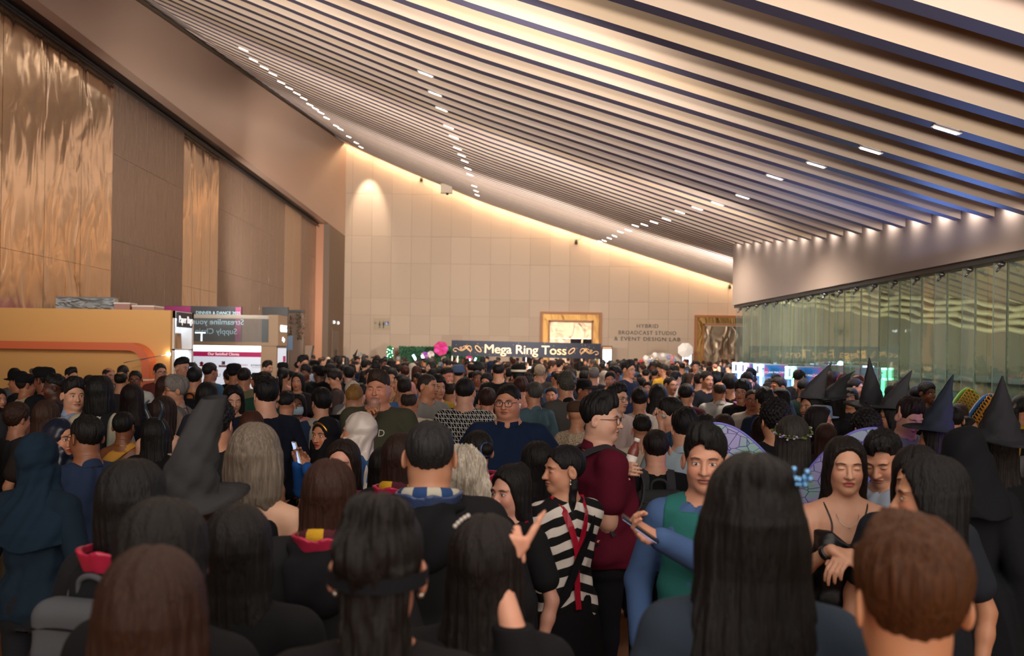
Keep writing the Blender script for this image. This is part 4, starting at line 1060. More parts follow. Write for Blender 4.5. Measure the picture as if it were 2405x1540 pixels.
def skin_mat(name, closed=False, lip='#8e4a42', lipmix=.75, brow='#1c1412', face=True):
    if name in _m: return _m[name]
    m, n, l, b = attr_mat(name)
    oi = n.new('ShaderNodeObjectInfo'); at_ = n.new('ShaderNodeAttribute'); at_.attribute_name = 'hl'
    sp = n.new('ShaderNodeSeparateXYZ'); l.new(at_.outputs['Vector'], sp.inputs[0])
    x, y, z = sp.outputs; ax = M_(n, l, 'ABSOLUTE', x)
    nz = n.new('ShaderNodeTexNoise'); nz.inputs['Scale'].default_value = 14
    tc = n.new('ShaderNodeTexCoord'); l.new(tc.outputs['Object'], nz.inputs[0])
    base = oi.outputs['Color']
    mul = n.new('ShaderNodeMix'); mul.data_type = 'RGBA'; mul.blend_type = 'MULTIPLY'
    l.new(ramp(n, l, nz.outputs[0], .35, .65), mul.inputs[0]); l.new(base, mul.inputs[6]); mul.inputs[7].default_value = (.93, .86, .84, 1)
    col = mul.outputs[2]
    if face:
        front = ramp(n, l, y, -.05, -.035)
        def el(cx, cz, rx, rz, xx=ax):
            a = M_(n, l, 'POWER', M_(n, l, 'MULTIPLY', M_(n, l, 'SUBTRACT', xx, cx), 1 / rx), 2.0)
            c = M_(n, l, 'POWER', M_(n, l, 'MULTIPLY', M_(n, l, 'SUBTRACT', z, cz), 1 / rz), 2.0)
            return M_(n, l, 'ADD', a, c)
        def put(col, e, soft, color, k=1.0):
            f = M_(n, l, 'MULTIPLY', M_(n, l, 'MULTIPLY', ramp(n, l, e, 1 - soft, 1 + soft), front), k)
            return mixc(n, l, f, col, color)
        col = put(col, el(.044, -.03, .028, .024), .9, hexc('#c4624e'), .22)
        zb = M_(n, l, 'ADD', .0225, M_(n, l, 'MULTIPLY', M_(n, l, 'ABSOLUTE', M_(n, l, 'SUBTRACT', ax, .036)), -.16))
        a = M_(n, l, 'POWER', M_(n, l, 'MULTIPLY', M_(n, l, 'SUBTRACT', ax, .033), 1 / .0195), 2.0)
        c = M_(n, l, 'POWER', M_(n, l, 'MULTIPLY', M_(n, l, 'SUBTRACT', z, zb), 1 / .0042), 2.0)
        col = put(col, M_(n, l, 'ADD', a, c), .35, hexc(brow), .85)
        if closed:
            col = put(col, el(.031, -.003, .0145, .0018), .5, hexc('#2a1714'), .9)
        else:
            col = put(col, el(.031, .0010, .0162, .0064), .2, hexc('#2b1a16'), .75)
            col = put(col, el(.031, -.0008, .0134, .0046), .15, hexc('#cfc6be'))
            col = put(col, el(.031, -.0002, .0060, .0056), .12, hexc('#150c09'))
            col = put(col, el(.0335, .0018, .0013, .0013), .3, hexc('#ffffff'), .8)
        col = put(col, el(0, -.0635, .0245, .0100, x), .25, hexc(lip), lipmix)
        col = put(col, el(0, -.0632, .0230, .0013, x), .4, hexc('#3a1512'), .9)
        col = put(col, el(.008, -.0435, .0036, .0022), .4, hexc('#2a1210'), .8)
    l.new(col, b.inputs['Base Color'])
    b.inputs['Roughness'].default_value = .46
    b.inputs['Specular IOR Level'].default_value = .4
    _m[name] = m; return m
def oc_mat(name, rough, spec=.5, bump=None, streak=None, metal=0, sheen=0):
    """surface whose colour is the object's own colour"""
    if name in _m: return _m[name]
    m, n, l, b = attr_mat(name)
    oi = n.new('ShaderNodeObjectInfo'); tc = n.new('ShaderNodeTexCoord')
    col = oi.outputs['Color']
    if streak:
        mp = n.new('ShaderNodeMapping'); mp.inputs['Scale'].default_value = streak
        nz = n.new('ShaderNodeTexNoise'); nz.inputs['Scale'].default_value = 1; nz.inputs['Detail'].default_value = 4
        l.new(tc.outputs['Object'], mp.inputs[0]); l.new(mp.outputs[0], nz.inputs[0])
        mul = n.new('ShaderNodeMix'); mul.data_type = 'RGBA'; mul.blend_type = 'MULTIPLY'
        l.new(ramp(n, l, nz.outputs[0], .3, .7), mul.inputs[0]); l.new(col, mul.inputs[6]); mul.inputs[7].default_value = (.42, .40, .38, 1)
        col = mul.outputs[2]
        bp = n.new('ShaderNodeBump'); bp.inputs['Strength'].default_value = .7; bp.inputs['Distance'].default_value = .008
        l.new(nz.outputs[0], bp.inputs['Height']); l.new(bp.outputs[0], b.inputs['Normal'])
    if bump:
        nz = n.new('ShaderNodeTexNoise'); nz.inputs['Scale'].default_value = bump[0]; nz.inputs['Detail'].default_value = 3
        l.new(tc.outputs['Object'], nz.inputs[0])
        bp = n.new('ShaderNodeBump'); bp.inputs['Strength'].default_value = bump[1]; bp.inputs['Distance'].default_value = bump[2]
        l.new(nz.outputs[0], bp.inputs['Height']); l.new(bp.outputs[0], b.inputs['Normal'])
    l.new(col, b.inputs['Base Color'])
    b.inputs['Roughness'].default_value = rough; b.inputs['Specular IOR Level'].default_value = spec
    b.inputs['Metallic'].default_value = metal
    if sheen: b.inputs['Sheen Weight'].default_value = sheen
    _m[name] = m; return m
M_skin = skin_mat('skin'); M_skin_closed = skin_mat('skin with lowered eyes', True)
M_skin_lip = skin_mat('skin with red lips', lip='#a02a30', lipmix=.9)
M_skin_lipc = skin_mat('skin with red lips and lowered eyes', True, lip='#b04a48', lipmix=.9)
M_hair = oc_mat('hair', .55, .3, streak=(210, 210, 8))
M_cloth = oc_mat('cloth', .9, .2, bump=(9, .35, .02))
M_satin = oc_mat('satin cloth', .32, .5, bump=(7, .4, .02))
M_knit = oc_mat('knit cloth', .95, .2, bump=(160, .5, .004))
M_plastic = oc_mat('moulded plastic', .3, .5)
M_metalc = oc_mat('coloured metal', .25, .5, metal=.9)

def banded(name, fn, rough=.85):
    """pattern material; fn(n, l, x, y, z) returns a colour socket"""
    if name in _m: return _m[name]
    m, n, l, b = attr_mat(name)
    tc = n.new('ShaderNodeTexCoord'); sp = n.new('ShaderNodeSeparateXYZ'); l.new(tc.outputs['Object'], sp.inputs[0])
    l.new(fn(n, l, *sp.outputs), b.inputs['Base Color'])
    b.inputs['Roughness'].default_value = rough; b.inputs['Specular IOR Level'].default_value = .25
    _m[name] = m; return m
def _str(n, l, x, y, z):
    w_ = M_(n, l, 'SINE', M_(n, l, 'MULTIPLY', M_(n, l, 'ADD', z, M_(n, l, 'MULTIPLY', M_(n, l, 'ABSOLUTE', x), .35)), 2 * math.pi / .088))
    return mixc(n, l, ramp(n, l, w_, -.08, .08), hexc('#d8d0c8'), hexc('#121214'))
def _mono(n, l, x, y, z):
    def fr(v, s_, o=0): return M_(n, l, 'FRACT', M_(n, l, 'MULTIPLY', M_(n, l, 'ADD', v, 5 + o), 1 / s_))
    u = M_(n, l, 'ADD', x, M_(n, l, 'MULTIPLY', y, .6))
    row = M_(n, l, 'FLOOR', M_(n, l, 'MULTIPLY', M_(n, l, 'ADD', z, 5), 1 / .036))
    uu = M_(n, l, 'ADD', u, M_(n, l, 'MULTIPLY', row, .018))
    fx, fz = fr(uu, .042), fr(z, .036)
    e1 = M_(n, l, 'LESS_THAN', fx, .12); e2 = M_(n, l, 'LESS_THAN', fz, .14)
    di = M_(n, l, 'LESS_THAN', M_(n, l, 'ABSOLUTE', M_(n, l, 'SUBTRACT', fx, M_(n, l, 'ADD', .28, M_(n, l, 'MULTIPLY', fz, .55)))), .07)
    t = M_(n, l, 'MAXIMUM', M_(n, l, 'MAXIMUM', e1, e2), di)
    return mixc(n, l, t, hexc('#101012'), hexc('#cfccc8'))
M_stripe = banded('broad black and cream stripes', _str)
M_mono = banded('interlocking black and white weave', _mono)
def _lace(n, l, x, y, z):
    q = n.new('ShaderNodeTexVoronoi'); q.inputs['Scale'].default_value = 45; q.feature = 'DISTANCE_TO_EDGE'
    return mixc(n, l, ramp(n, l, q.outputs[0], .05, .12), hexc('#cdb9a0'), hexc('#7a6652'))
M_lace = banded('beige lace', _lace)
def _flor(n, l, x, y, z):
    q = n.new('ShaderNodeTexNoise'); q.inputs['Scale'].default_value = 16
    return mixc(n, l, ramp(n, l, q.outputs[0], .45, .52), hexc('#b9ab94'), hexc('#a8b0a0'))
M_flor = banded('pale blotched print', _flor)

# ---------------------------------------------------------------- person builder
def R3(rz=0, rx=0, ry=0):
    return np.array(Matrix.Rotation(rz, 3, 'Z') @ Matrix.Rotation(rx, 3, 'X') @ Matrix.Rotation(ry, 3, 'Y'))
TORSO = [(.80, .15, .105, 0), (.90, .168, .118, .005), (1.0, .155, .108, 0), (1.08, .145, .10, -.004), (1.2, .153, .108, -.002), (1.29, .158, .110, 0), (1.36, .148, .093, .004), (1.405, .115, .078, .008), (1.44, .075, .062, .010), (1.49, .052, .055, .012)]
def scale_tab(t, fat, fem):
    o = []
    for r in t:
        z = r[0]; f = 1 + (fat - 1) * (1.0 if z < 1.3 else .6)
        belly = max(fat - 1, 0) * .12 * math.exp(-((z - 1.05) / .14) ** 2)
        a = r[1] * f * (.92 if fem and z > 1.0 else 1) * (.93 if fem and 1.03 < z < 1.15 else 1)
        o.append((z, a, r[2] * f * (.94 if fem else 1) + belly, r[3] - belly))
    return o
def ik(Sh, W, side, l1=.285, l2=.255, hint=None):
    Sh = np.array(Sh); W = np.array(W, float); v = W - Sh; D = np.linalg.norm(v)
    if D > (l1 + l2) * .985: W = Sh + v * (l1 + l2) * .985 / D; v = W - Sh; D = np.linalg.norm(v)
    if D < .12: W = Sh + v * .12 / D; v = W - Sh; D = .12
    a = (l1 * l1 - l2 * l2 + D * D) / (2 * D); h = math.sqrt(max(l1 * l1 - a * a, 0))
    u = v / D; hn = np.array(hint if hint is not None else (side * .6, .35, -1.0)); hn = hn - u * (hn @ u); hn /= max(np.linalg.norm(hn), 1e-6)
    return Sh + u * a + hn * h, W
POSES = {  # wrist targets in body space (front is -y)
    'down': ((-.235, -.03, .86), (.235, -.03, .86)),
    'phone': ((-.10, -.28, 1.17), (.09, -.26, 1.12)),
    'one': ((-.235, -.02, .86), (.12, -.30, 1.20)),
    'front': ((-.06, -.22, 1.00), (.06, -.22, .99)),
    'hips': ((-.20, -.04, .96), (.20, -.04, .96)),
    'cross': ((.08, -.20, 1.14), (-.08, -.21, 1.12)),
}
def hand(F_, W, f, pn, side, curl=(.5, .55, .6, .65), thumb=.5, r=1.0):
    """five separate fingers from wrist W along f with the palm towards pn; side +1 puts the thumb towards cross(f, pn)"""
    f = np.array(f, float); f /= np.linalg.norm(f)
    pn = np.array(pn, float); pn -= f * (pn @ f); pn /= np.linalg.norm(pn)
    s_ = np.cross(f, pn) * side
    off = (.028, .0095, -.009, -.026)
    for i, o in enumerate(off):
        base = W + f * (.088 - .006 * abs(i - 1)) + s_ * o
        F_.cap(W + f * .012 + s_ * o * .45, base, .0135, .0115, .012)
        L = (.042, .047, .043, .034)[i]
        p = base; a = 0
        segs = [base]
        for j, (fr, w_) in enumerate(((1, .8), (.68, 1.1), (.52, .8))):
            a += curl[i] * w_
            p = p + (f * math.cos(a) + pn * math.sin(a)) * L * fr
            segs.append(p)
        F_.chain(segs, [.0098, .0090, .0082, .0072], .003)
    t0 = W + f * .022 + s_ * .022
    t1 = t0 + (f * .62 + s_ * .62 + pn * .35 * thumb) * .042
    t2 = t1 + (f * .80 + s_ * (.45 - .5 * thumb) + pn * .5 * thumb) * .030
    t3 = t2 + (f * .90 + s_ * (.25 - .7 * thumb) + pn * .6 * thumb) * .024
    F_.chain([t0, t1, t2, t3], [.0145, .0115, .0105, .0085], .005)

def hairline(hy, prof):
    return np.interp(hy, [p[0] for p in prof], [p[1] for p in prof])
SHORT = [(-.12, .085), (-.075, .066), (-.055, .045), (-.04, .012), (-.026, -.012), (-.012, -.008), (-.004, .028), (.022, .030), (.034, -.028), (.05, -.062), (.1, -.085)]
FADE = [(-.12, .085), (-.075, .068), (-.055, .055), (-.03, .045), (.0, .045), (.04, .03), (.07, .01), (.1, .0)]
LONGP = [(-.12, .095), (-.085, .088), (-.066, .060), (-.05, .02), (-.035, -.03), (-.02, -.10), (0, -.4)]
UPDO = [(-.12, .088), (-.078, .072), (-.056, .045), (-.035, .012), (-.01, .012), (.0, .03), (.022, .03), (.035, -.02), (.06, -.052), (.1, -.06)]
def hair_field(style, C, Rh, Ry, vox, seed, L=None, part=0, vol=1.0):
    """distance field of a hairstyle, body space"""
    rnd = random.Random(seed); ph = rnd.random() * 6
    longs = style in ('long', 'bob', 'pony', 'braid', 'wild', 'halfup')
    L_in = L
    L = L if L is not None else {'long': .38, 'bob': .17, 'pony': .30, 'braid': .33, 'wild': .30, 'halfup': .34}.get(style, 0)
    ext = (.165 if style in ('bun', 'updo', 'wild', 'curly', 'halfup', 'mop', 'tall', 'fade') else .145) * max(vol, 1)
    lo = C[2] - (L + .06 if (longs or L_in) else .13); hi = C[2] + ext + (.06 if style in ('updo',) else 0)
    xs = np.arange(C[0] - ext, C[0] + ext, vox, dtype=f32)
    ys = np.arange(C[1] - ext - .01, C[1] + ext + .05, vox, dtype=f32)
    zs = np.arange(lo, hi, vox * (1.0 if not longs else 1.15), dtype=f32)
    F_ = Field(xs, ys, zs)
    X, Y, Z = F_.grid((slice(None),) * 3)
    dx, dy, dz = X - C[0], Y - C[1], Z - C[2]
    hx = Rh[0, 0] * dx + Rh[1, 0] * dy + Rh[2, 0] * dz
    hy = Rh[0, 1] * dx + Rh[1, 1] * dy + Rh[2, 1] * dz
    hz = Rh[0, 2] * dx + Rh[1, 2] * dy + Rh[2, 2] * dz
    gx = Ry[0, 0] * dx + Ry[1, 0] * dy + 0 * dz; gy = Ry[0, 1] * dx + Ry[1, 1] * dy + 0 * dz; gz = dz + 0 * dx + 0 * dy
    th = np.arctan2(hx, hy)
    amp = {'curly': .006, 'wild': .006}.get(style, .0013)
    if style == 'curly':
        rid = amp * (np.sin(hx * 160 + ph) * np.sin(hy * 150 + 1) * np.sin(hz * 155 + 2) * 1.6)
    else:
        rid = amp * (.8 * np.sin(th * 9 + 2.0 * np.sin(hz * 26 + ph) + ph) + np.sin(th * 19 + 1.5 * np.sin(hz * 40)) + .6 * np.sin(th * 41))
    if style in ('short', 'tall', 'mop', 'fade', 'flat', 'grey', 'buzz', 'balding'):
        lk = {'flat': .0016, 'grey': .0020, 'buzz': .0004, 'balding': .0010}.get(style, .0036)
        topw = np.clip((hz - .02) * 14, 0, 1)
        u_ = hx * 75 + 5 * np.sin(hy * 22 + ph) + ph; v_ = hy * 48 + 3 * np.sin(hx * 40 + ph * 2)
        rid = rid - lk * topw * (np.abs(np.sin(u_)) * 1.5 + np.sin(v_) * np.sin(u_ * .5)) + lk * .9
    t, tt = {'short': (.011, .012), 'flat': (.010, .004), 'tall': (.010, .022), 'buzz': (.004, .0), 'fade': (.008, .016), 'grey': (.010, .008), 'bald': (.003, 0), 'balding': (.006, -.004), 'curly': (.019, .022), 'long': (.013, .006), 'bob': (.018, .010), 'pony': (.007, .006), 'bun': (.008, .008), 'updo': (.012, .018), 'braid': (.010, .006), 'wild': (.018, .012), 'mop': (.018, .018), 'halfup': (.014, .014)}[style]
    t *= vol; tt *= vol
    cap = ell(hx, hy, hz, (0, .014, .036 + tt / 2), (.075 + t, .094 + t, .080 + t + tt / 2)) + rid
    if style in ('tall', 'fade', 'short', 'mop'):
        cap = smin(cap, ell(hx, hy, hz, (.012 * part, -.035, .083 + tt), (.052, .050, .030 + tt)) + rid * 1.6, .03)
    prof = FADE if style == 'fade' else (LONGP if style in ('long', 'bob', 'wild', 'halfup') else (UPDO if style in ('bun', 'updo', 'pony', 'braid') else SHORT))
    zb = hairline(hy, prof)
    if style == 'mop': zb = np.where(hy < -.04, zb - .030, zb - .008)
    if style in ('long', 'bob', 'wild', 'halfup'):
        zb = zb + np.where(hy < -.02, .016 * np.exp(-(hx / .030) ** 2) - .004, 0)
        cap = cap + .007 * np.exp(-((hx - .006 * np.sin(ph)) / .0045) ** 2) * np.clip((hz - .05) * 30, 0, 1) * (hy < .06)
    zb = zb + .0035 * np.sin(hx * 90 + ph) + .0035 * np.sin(th * 47 + ph) + .0025 * np.sin(th * 83) + (.010 * part * np.sign(hx) * (hy < -.05))
    d = np.maximum(cap, (zb - hz) * .75)
    if style in ('bald', 'balding'):
        crown = ell(hx, hy, hz, (0, .005, .115), (.055, .085, .06))
        d = np.maximum(d, -crown if style == 'bald' else -ell(hx, hy, hz, (0, .045, .125), (.045, .05, .045)))
    if longs and style not in ('pony', 'braid'):
        w0 = .090 if style != 'bob' else .098
        zz = [.085, .06, .02, -.03, -.09, -.16, -.26, -.5]
        zc = zs - C[2]
        aa = np.interp(zc, zz[::-1], [w0 - .045, w0 - .022, w0 - .003, w0 + .005, w0 + .005, w0 + .012, w0 + .018, w0 + .010][::-1])
        bb = np.interp(zc, zz[::-1], [.055, .078, .098, .093, .078, .055, .046, .03][::-1])
        yc = np.interp(zc, zz[::-1], [.014, .014, .014, .016, .026, .052, .070, .085][::-1])
        yf = np.interp(zc, zz[::-1], [.0, -.03, -.052, -.036, -.020, .0, .03, .05][::-1])
        if style == 'bob': bb = np.interp(zc, [-.2, -.14, -.05, .03, .085], [.07, .084, .098, .104, .06]); yc = np.interp(zc, [-.2, 0], [.022, .014]); aa = np.interp(zc, [-.2, -.13, -.04, .03, .085], [.08, .104, .106, .096, .05])
        aa, bb, yc, yf = (q[None, None, :] * vol if i_ < 2 else q[None, None, :] for i_, q in enumerate((aa, bb, yc, yf)))
        tg = np.arctan2(gx, gy - .02)
        rg = amp * 1.3 * (1.0 * np.sin(tg * 7 + 1.5 * np.sin(gz * 14 + ph) + ph) + np.sin(tg * 21 + np.sin(gz * 20)) + .6 * np.sin(tg * 43))
        if style == 'wild': rg = rg * 2.2 + .01 * np.sin(gz * 50 + tg * 5)
        drape = (np.sqrt((gx / aa) ** 2 + ((gy - yc) / bb) ** 2) - 1) * np.minimum(aa, bb) + rg
        drape = np.maximum(drape, gz - .083)
        drape = np.maximum(drape, -(gz + L) + .012 * np.sin(tg * 9 + ph))
        drape = np.maximum(drape, (yf - gy) * .8)
        d = smin(d, drape, .018)
        if style in ('long',) and L > .25:
            pass
    if style == 'bun':
        d = smin(d, ell(hx, hy, hz, (0, .118, .03), (.036, .034, .036)) + rid, .012)
    if style == 'updo':
        d = smin(d, ell(hx, hy, hz, (.0, .055, .125), (.060, .050, .036)) + rid * 3, .02)
        d = smin(d, ell(hx, hy, hz, (.02, .105, .05), (.055, .045, .055)) + rid * 3, .02)
    if style == 'updo' and L_in:
        dr = np.sqrt((gx / .066) ** 2 + ((gy - .07) / .05) ** 2) * .05 - .05 + rid * 2
        d = smin(d, np.maximum(dr, np.maximum(gz - .02, -(gz + L_in))), .02)
    if style == 'halfup':
        d = smin(d, ell(hx, hy, hz, (-.01, .07, .108), (.052, .045, .034)) + rid * 2.5, .016)
    F_.V[:] = d
    if style in ('pony', 'braid'):
        c = np.array(C); back = Rh @ np.array([0, .105, .03 if style == 'pony' else -.03])
        p0 = c + back
        bk = Ry @ np.array([0, 1, 0]); rt = Ry @ np.array([1, 0, 0])
        if style == 'pony':
            pts = [p0, p0 + bk * .03 + np.array([0, 0, -.04]), p0 + bk * .03 + np.array([0, 0, -.14]), p0 + bk * .015 + np.array([0, 0, -.26])]
            F_.chain(pts, [.022, .030, .027, .012], .015)
        else:
            for sd in (-1, 1):
                q0 = c + Rh @ np.array([sd * .070, .03, -.05]); pr = .021
                for j in range(9):
                    q1 = q0 + np.array([0, 0, -.032]) - bk * .003 + rt * (.006 * (-1) ** j)
                    F_.cap(q0, q1, pr, pr * .97, .004); q0 = q1; pr *= .96
    return F_

_mid = [0]
LIB = {}
def shoe_mesh():
    if 'shoe' in LIB: return LIB['shoe']
    F_ = Field(np.arange(-.07, .07, .012, dtype=f32), np.arange(-.22, .12, .012, dtype=f32), np.arange(-.02, .12, .01, dtype=f32))
    F_.cap((0, .04, .045), (0, -.12, .032), .042, .034, .02); F_.cap((0, .04, .05), (0, .04, .1), .04, .036, .02)
    F_.cut(lambda X, Y, Z: .002 - Z + 0 * X + 0 * Y)
    v, q = F_.mesh('shoe'); LIB['shoe'] = to_mesh('shoe', v, q); LIB['shoe'].materials.append(M_plastic); return LIB['shoe']
def trouser_mesh(fat, skirt, vox):
    key = ('tr', round(fat, 1), skirt)
    if key in LIB: return LIB[key]
    F_ = Field(np.arange(-.34, .34, .016, dtype=f32), np.arange(-.26, .26, .016, dtype=f32), np.arange(.04, 1.02, .02, dtype=f32))
    if skirt:
        F_.loft([(1.0, .155 * fat, .115, 0), (.85, .19 * fat, .15, 0), (.5, .23 * fat, .19, 0), (.3, .24 * fat, .2, 0)], .01, 0, lambda X, Y, Z: .006 * np.sin(np.arctan2(X, Y) * 14) * (1 - (Z - .3) / .7))
        for sd in (-1, 1): F_.cap((sd * .08, 0, .4), (sd * .085, 0, .08), .05, .035, .01)
    else:
        F_.loft([r for r in scale_tab(TORSO, fat, False) if r[0] <= 1.01], .03, .004)
        for sd in (-1, 1):
            F_.chain([(sd * .088, 0, .86), (sd * .092, -.012, .48), (sd * .095, .01, .07)], [.084 * fat, .066, .056], .03)
    v, q = F_.mesh('t'); LIB[key] = to_mesh('trousers' if not skirt else 'skirt', v, q); LIB[key].materials.append(M_cloth)
    return LIB[key]
def setc(o, c): o.color = (*(hexc(c) if isinstance(c, str) else c), 1); return o
def put_attr(me, v, C, Rh):
    h = (v - C) @ Rh
    far = np.linalg.norm(h, axis=1) > .17
    h[far] = (0, .2, 0)
    a = me.attributes.new('hl', 'FLOAT_VECTOR', 'POINT'); a.data.foreach_set('vector', h.astype(f32).ravel())

def make_person(s, vox):
    """builds the figure in its own space (front -y, height 1.72); returns dict of meshes"""
    fem = s.get('fem', False); fat = s.get('fat', 1.0); seed = s.get('seed', 0)
    hyaw = math.radians(max(-80, min(80, s.get('hy', 0)))); pitch = math.radians(s.get('pitch', 0)); tilt = math.radians(s.get('tilt', 0))
    Rh = R3(hyaw, pitch, tilt); Ry = R3(hyaw)
    C = np.array([0, .012, 1.505]) + Rh @ np.array([0, -.016, .088])
    tab = scale_tab(TORSO, fat, fem)
    ws = .166 * (1 + (fat - 1) * .55) * (.92 if fem else 1)
    arms = []
    P = POSES[s.get('pose', 'down')]
    for i, sd in enumerate((-1, 1)):
        Sh = np.array([sd * ws, .008, 1.37])
        tgt = s.get('LR'[i]) or P[i]
        tgt = np.array(tgt, float)
        if not s.get('LR'[i]): tgt[0] *= (1 + (fat - 1) * 1.0)
        if np.linalg.norm(tgt - Sh) > .53 and tgt[2] < 1.0: tgt[2] = max(tgt[2], 1.37 - .50)
        E, W = ik(Sh, tgt, sd, hint=s.get('hint' + 'LR'[i]))
        arms.append((Sh, E, W))
    hv = max(vox, .003); bv = s.get('bv', max(.014, vox * 2.4))
    zones_h = [(C[i] - .105 - (.02 if i else 0), C[i] + .105 + (.02 if i else 0), hv) for i in range(3)]
    zx, zy, zz = [zones_h[0]], [zones_h[1]], [zones_h[2]]
    for i, sd in enumerate((-1, 1)):
        if s.get('hands', '') in ('LR'[i], 'both'):
            c = arms[i][2] + (arms[i][2] - arms[i][1]) / .255 * .08
            r = .085; fv = max(hv, .004)
            zx.append((c[0] - r, c[0] + r, fv)); zy.append((c[1] - r, c[1] + r, fv)); zz.append((c[2] - r, c[2] + r, fv))
    allp = np.array([q for a in arms for q in a])
    lo = np.minimum(allp.min(0) - .13, (-.22 * fat, -.16 * fat - .03, 0)); hi = np.maximum(allp.max(0) + .13, (.22 * fat, .16 * fat, 1.76))
    xs = axis(lo[0], hi[0], bv, zx); ys = axis(lo[1], hi[1], bv, zy)
    zb_ = min(.74, allp[:, 2].min() - .22)
    zs = np.unique(np.concatenate([axis(zb_, .80, .035, zz), axis(.80, hi[2], bv, zz)]))
    zs = zs[np.concatenate([[True], np.diff(zs) > .0015])].astype(f32)
    B = Field(xs, ys, zs)
    B.loft(tab, .02)
    for sd in (-1, 1):
        B.cap((sd * .03, .012, 1.435), (sd * ws * .97, .008, 1.375), .040, .050 + .02 * (fat - 1), .035)
        if fem: B.cap((sd * .075, -.075, 1.25), (sd * .072, -.085, 1.235), .052, .05, .03)
    fa = 1 + (fat - 1) * .7
    for i, (Sh, E, W) in enumerate(arms):
        g = .88 if fem else 1
        B.chain([Sh, Sh * .55 + E * .45, E], [.053 * fa * g, .046 * fa * g, .038 * fa * g], .025)
        m_ = E * .68 + W * .32
        B.chain([E, m_, W], [.037 * fa * g, .038 * fa * g, .025 * g], .02)
        fd = (W - E); fd /= np.linalg.norm(fd)
        fd = np.array(s.get('hdir' + 'LR'[i], fd), float)
        pn = np.array(s.get('palm' + 'LR'[i], (-(1 if i else -1), -.3, 0)), float)
        hand(B, W, fd, pn, s.get('tside' + 'LR'[i], -1 if i else 1), s.get('curl' + 'LR'[i], (.35, .42, .48, .55)), s.get('thumb', .5))
    # neck and head
    nk = (.046 if fem else .053) * (1 + (fat - 1) * .8)
    B.cap((0, .018, 1.42), tuple(C + Rh @ np.array([0, .018, -.055])), nk + .006, nk, .03)
    sl = B.sl(C - .13, C + .13, .012)
    X, Y, Z = B.grid(sl)
    dx, dy, dz = X - C[0], Y - C[1], Z - C[2]
    x = Rh[0, 0] * dx + Rh[1, 0] * dy + Rh[2, 0] * dz
    y = Rh[0, 1] * dx + Rh[1, 1] * dy + Rh[2, 1] * dz
    z = Rh[0, 2] * dx + Rh[1, 2] * dy + Rh[2, 2] * dz
    ax = np.abs(x); jw = (1 + (fat - 1) * .9) * (.95 if fem else 1)
    d = ell(x, y, z, (0, .012, .034), (.074, .093, .080))
    d = smin(d, ell(x, y, z, (0, -.020, -.030), (.062 * jw, .067, .088)), .03)
    d = smin(d, ell(ax, y, z, (.040 * jw, -.004, -.058), (.023, .040, .030)), .03)
    d = smin(d, ell(x, y, z, (0, -.060, -.094), (.026 * jw, .024, .021)), .025)
    d = smin(d, ell(ax, y, z, (.034 * jw, -.056, -.030), (.026, .026, .026)), .022)
    d = smin(d, ell(ax, y, z, (.024, -.078, .021), (.028, .012, .009)), .014)
    so = ell(ax, y, z, (.031, -.098, .001), (.019, .018, .013))
    h_ = np.clip(.5 - .5 * (d + so) / .012, 0, 1); d = d + (-so - d) * h_ + .012 * h_ * (1 - h_)
    d = smin(d, ell(ax, y, z, (.031, -.0735, -.001), (.0165, .0135, .0115)), .004)
    t = np.clip((.012 - z) / .046, 0, 1)
    d = smin(d, np.sqrt((x * 1.0) ** 2 + (y - (-.084 - .021 * t)) ** 2 + (z - (.012 - .046 * t)) ** 2) - (.0065 + .0055 * t), .010)
    d = smin(d, ell(ax, y, z, (.0125, -.093, -.036), (.0085, .011, .0075)), .006)
    d = smin(d, ell(x, y, z, (0, -.084, -.0585), (.024, .0125, .0065)), .006)
    d = smin(d, ell(x, y, z, (0, -.083, -.0690), (.020, .0125, .0070)), .006)
    gm = ell(x, y, z, (0, -.098, -.0635), (.024, .010, .0022 + .006 * s.get('open', 0)))
    h_ = np.clip(.5 - .5 * (d + gm) / .004, 0, 1); d = d + (-gm - d) * h_ + .004 * h_ * (1 - h_)
    ear = ell(ax - .34 * (y - .004), y * .96 + .12 * z, z, (.0815, .014, -.004), (.0085, .020, .033))
    if s.get('elf'): ear = smin(ear, ell(ax, y - .35 * (z - .03), z, (.083, .012, .042), (.006, .011, .038)), .008)
    con = ell(ax - .34 * (y - .004), y, z, (.0905, .010, -.002), (.0062, .011, .019))
    ear = np.maximum(ear, -con)
    if s.get('elf') or s.get('hair') not in ('long', 'bob', 'wild', 'halfup', 'hijab'): d = smin(d, ear, .006)
    B.V[sl] = smin(B.V[sl], d.astype(f32), .022)
    v, q = B.mesh('body', 1)
    out = {}
    tp = s.get('top', 'tee')
    if tp in ('tee', 'long', 'robe', 'rolled') or not s.get('hands'):
        zlim = 1.375 if tp in ('tee', 'long', 'robe', 'rolled') else 1.18
        sel = v[:, 2] < zlim
        for i in range(2):
            if s.get('hands', '') in ('LR'[i], 'both') or 'LR'[i] + '_px' in s: sel &= np.linalg.norm(v - arms[i][2], axis=1) > .24
            else: sel &= np.linalg.norm(v - arms[i][2], axis=1) > .16
        v, q = cluster(v, q, sel, max(.016, bv * 1.0))
    me = to_mesh('body', v, q); put_attr(me, v, C, Rh); out['body'] = me
    # hair
    st = s.get('hair', 'short')
    if st not in ('none',) and st != 'hijab':
        Fh = hair_field(st, C, Rh, Ry, max(vox * 1.15, .0035), seed, s.get('hl'), s.get('part', 0), s.get('hvol', 1.0))
        v, q = Fh.mesh('hair', 1); out['hair'] = to_mesh('hair', v, q)
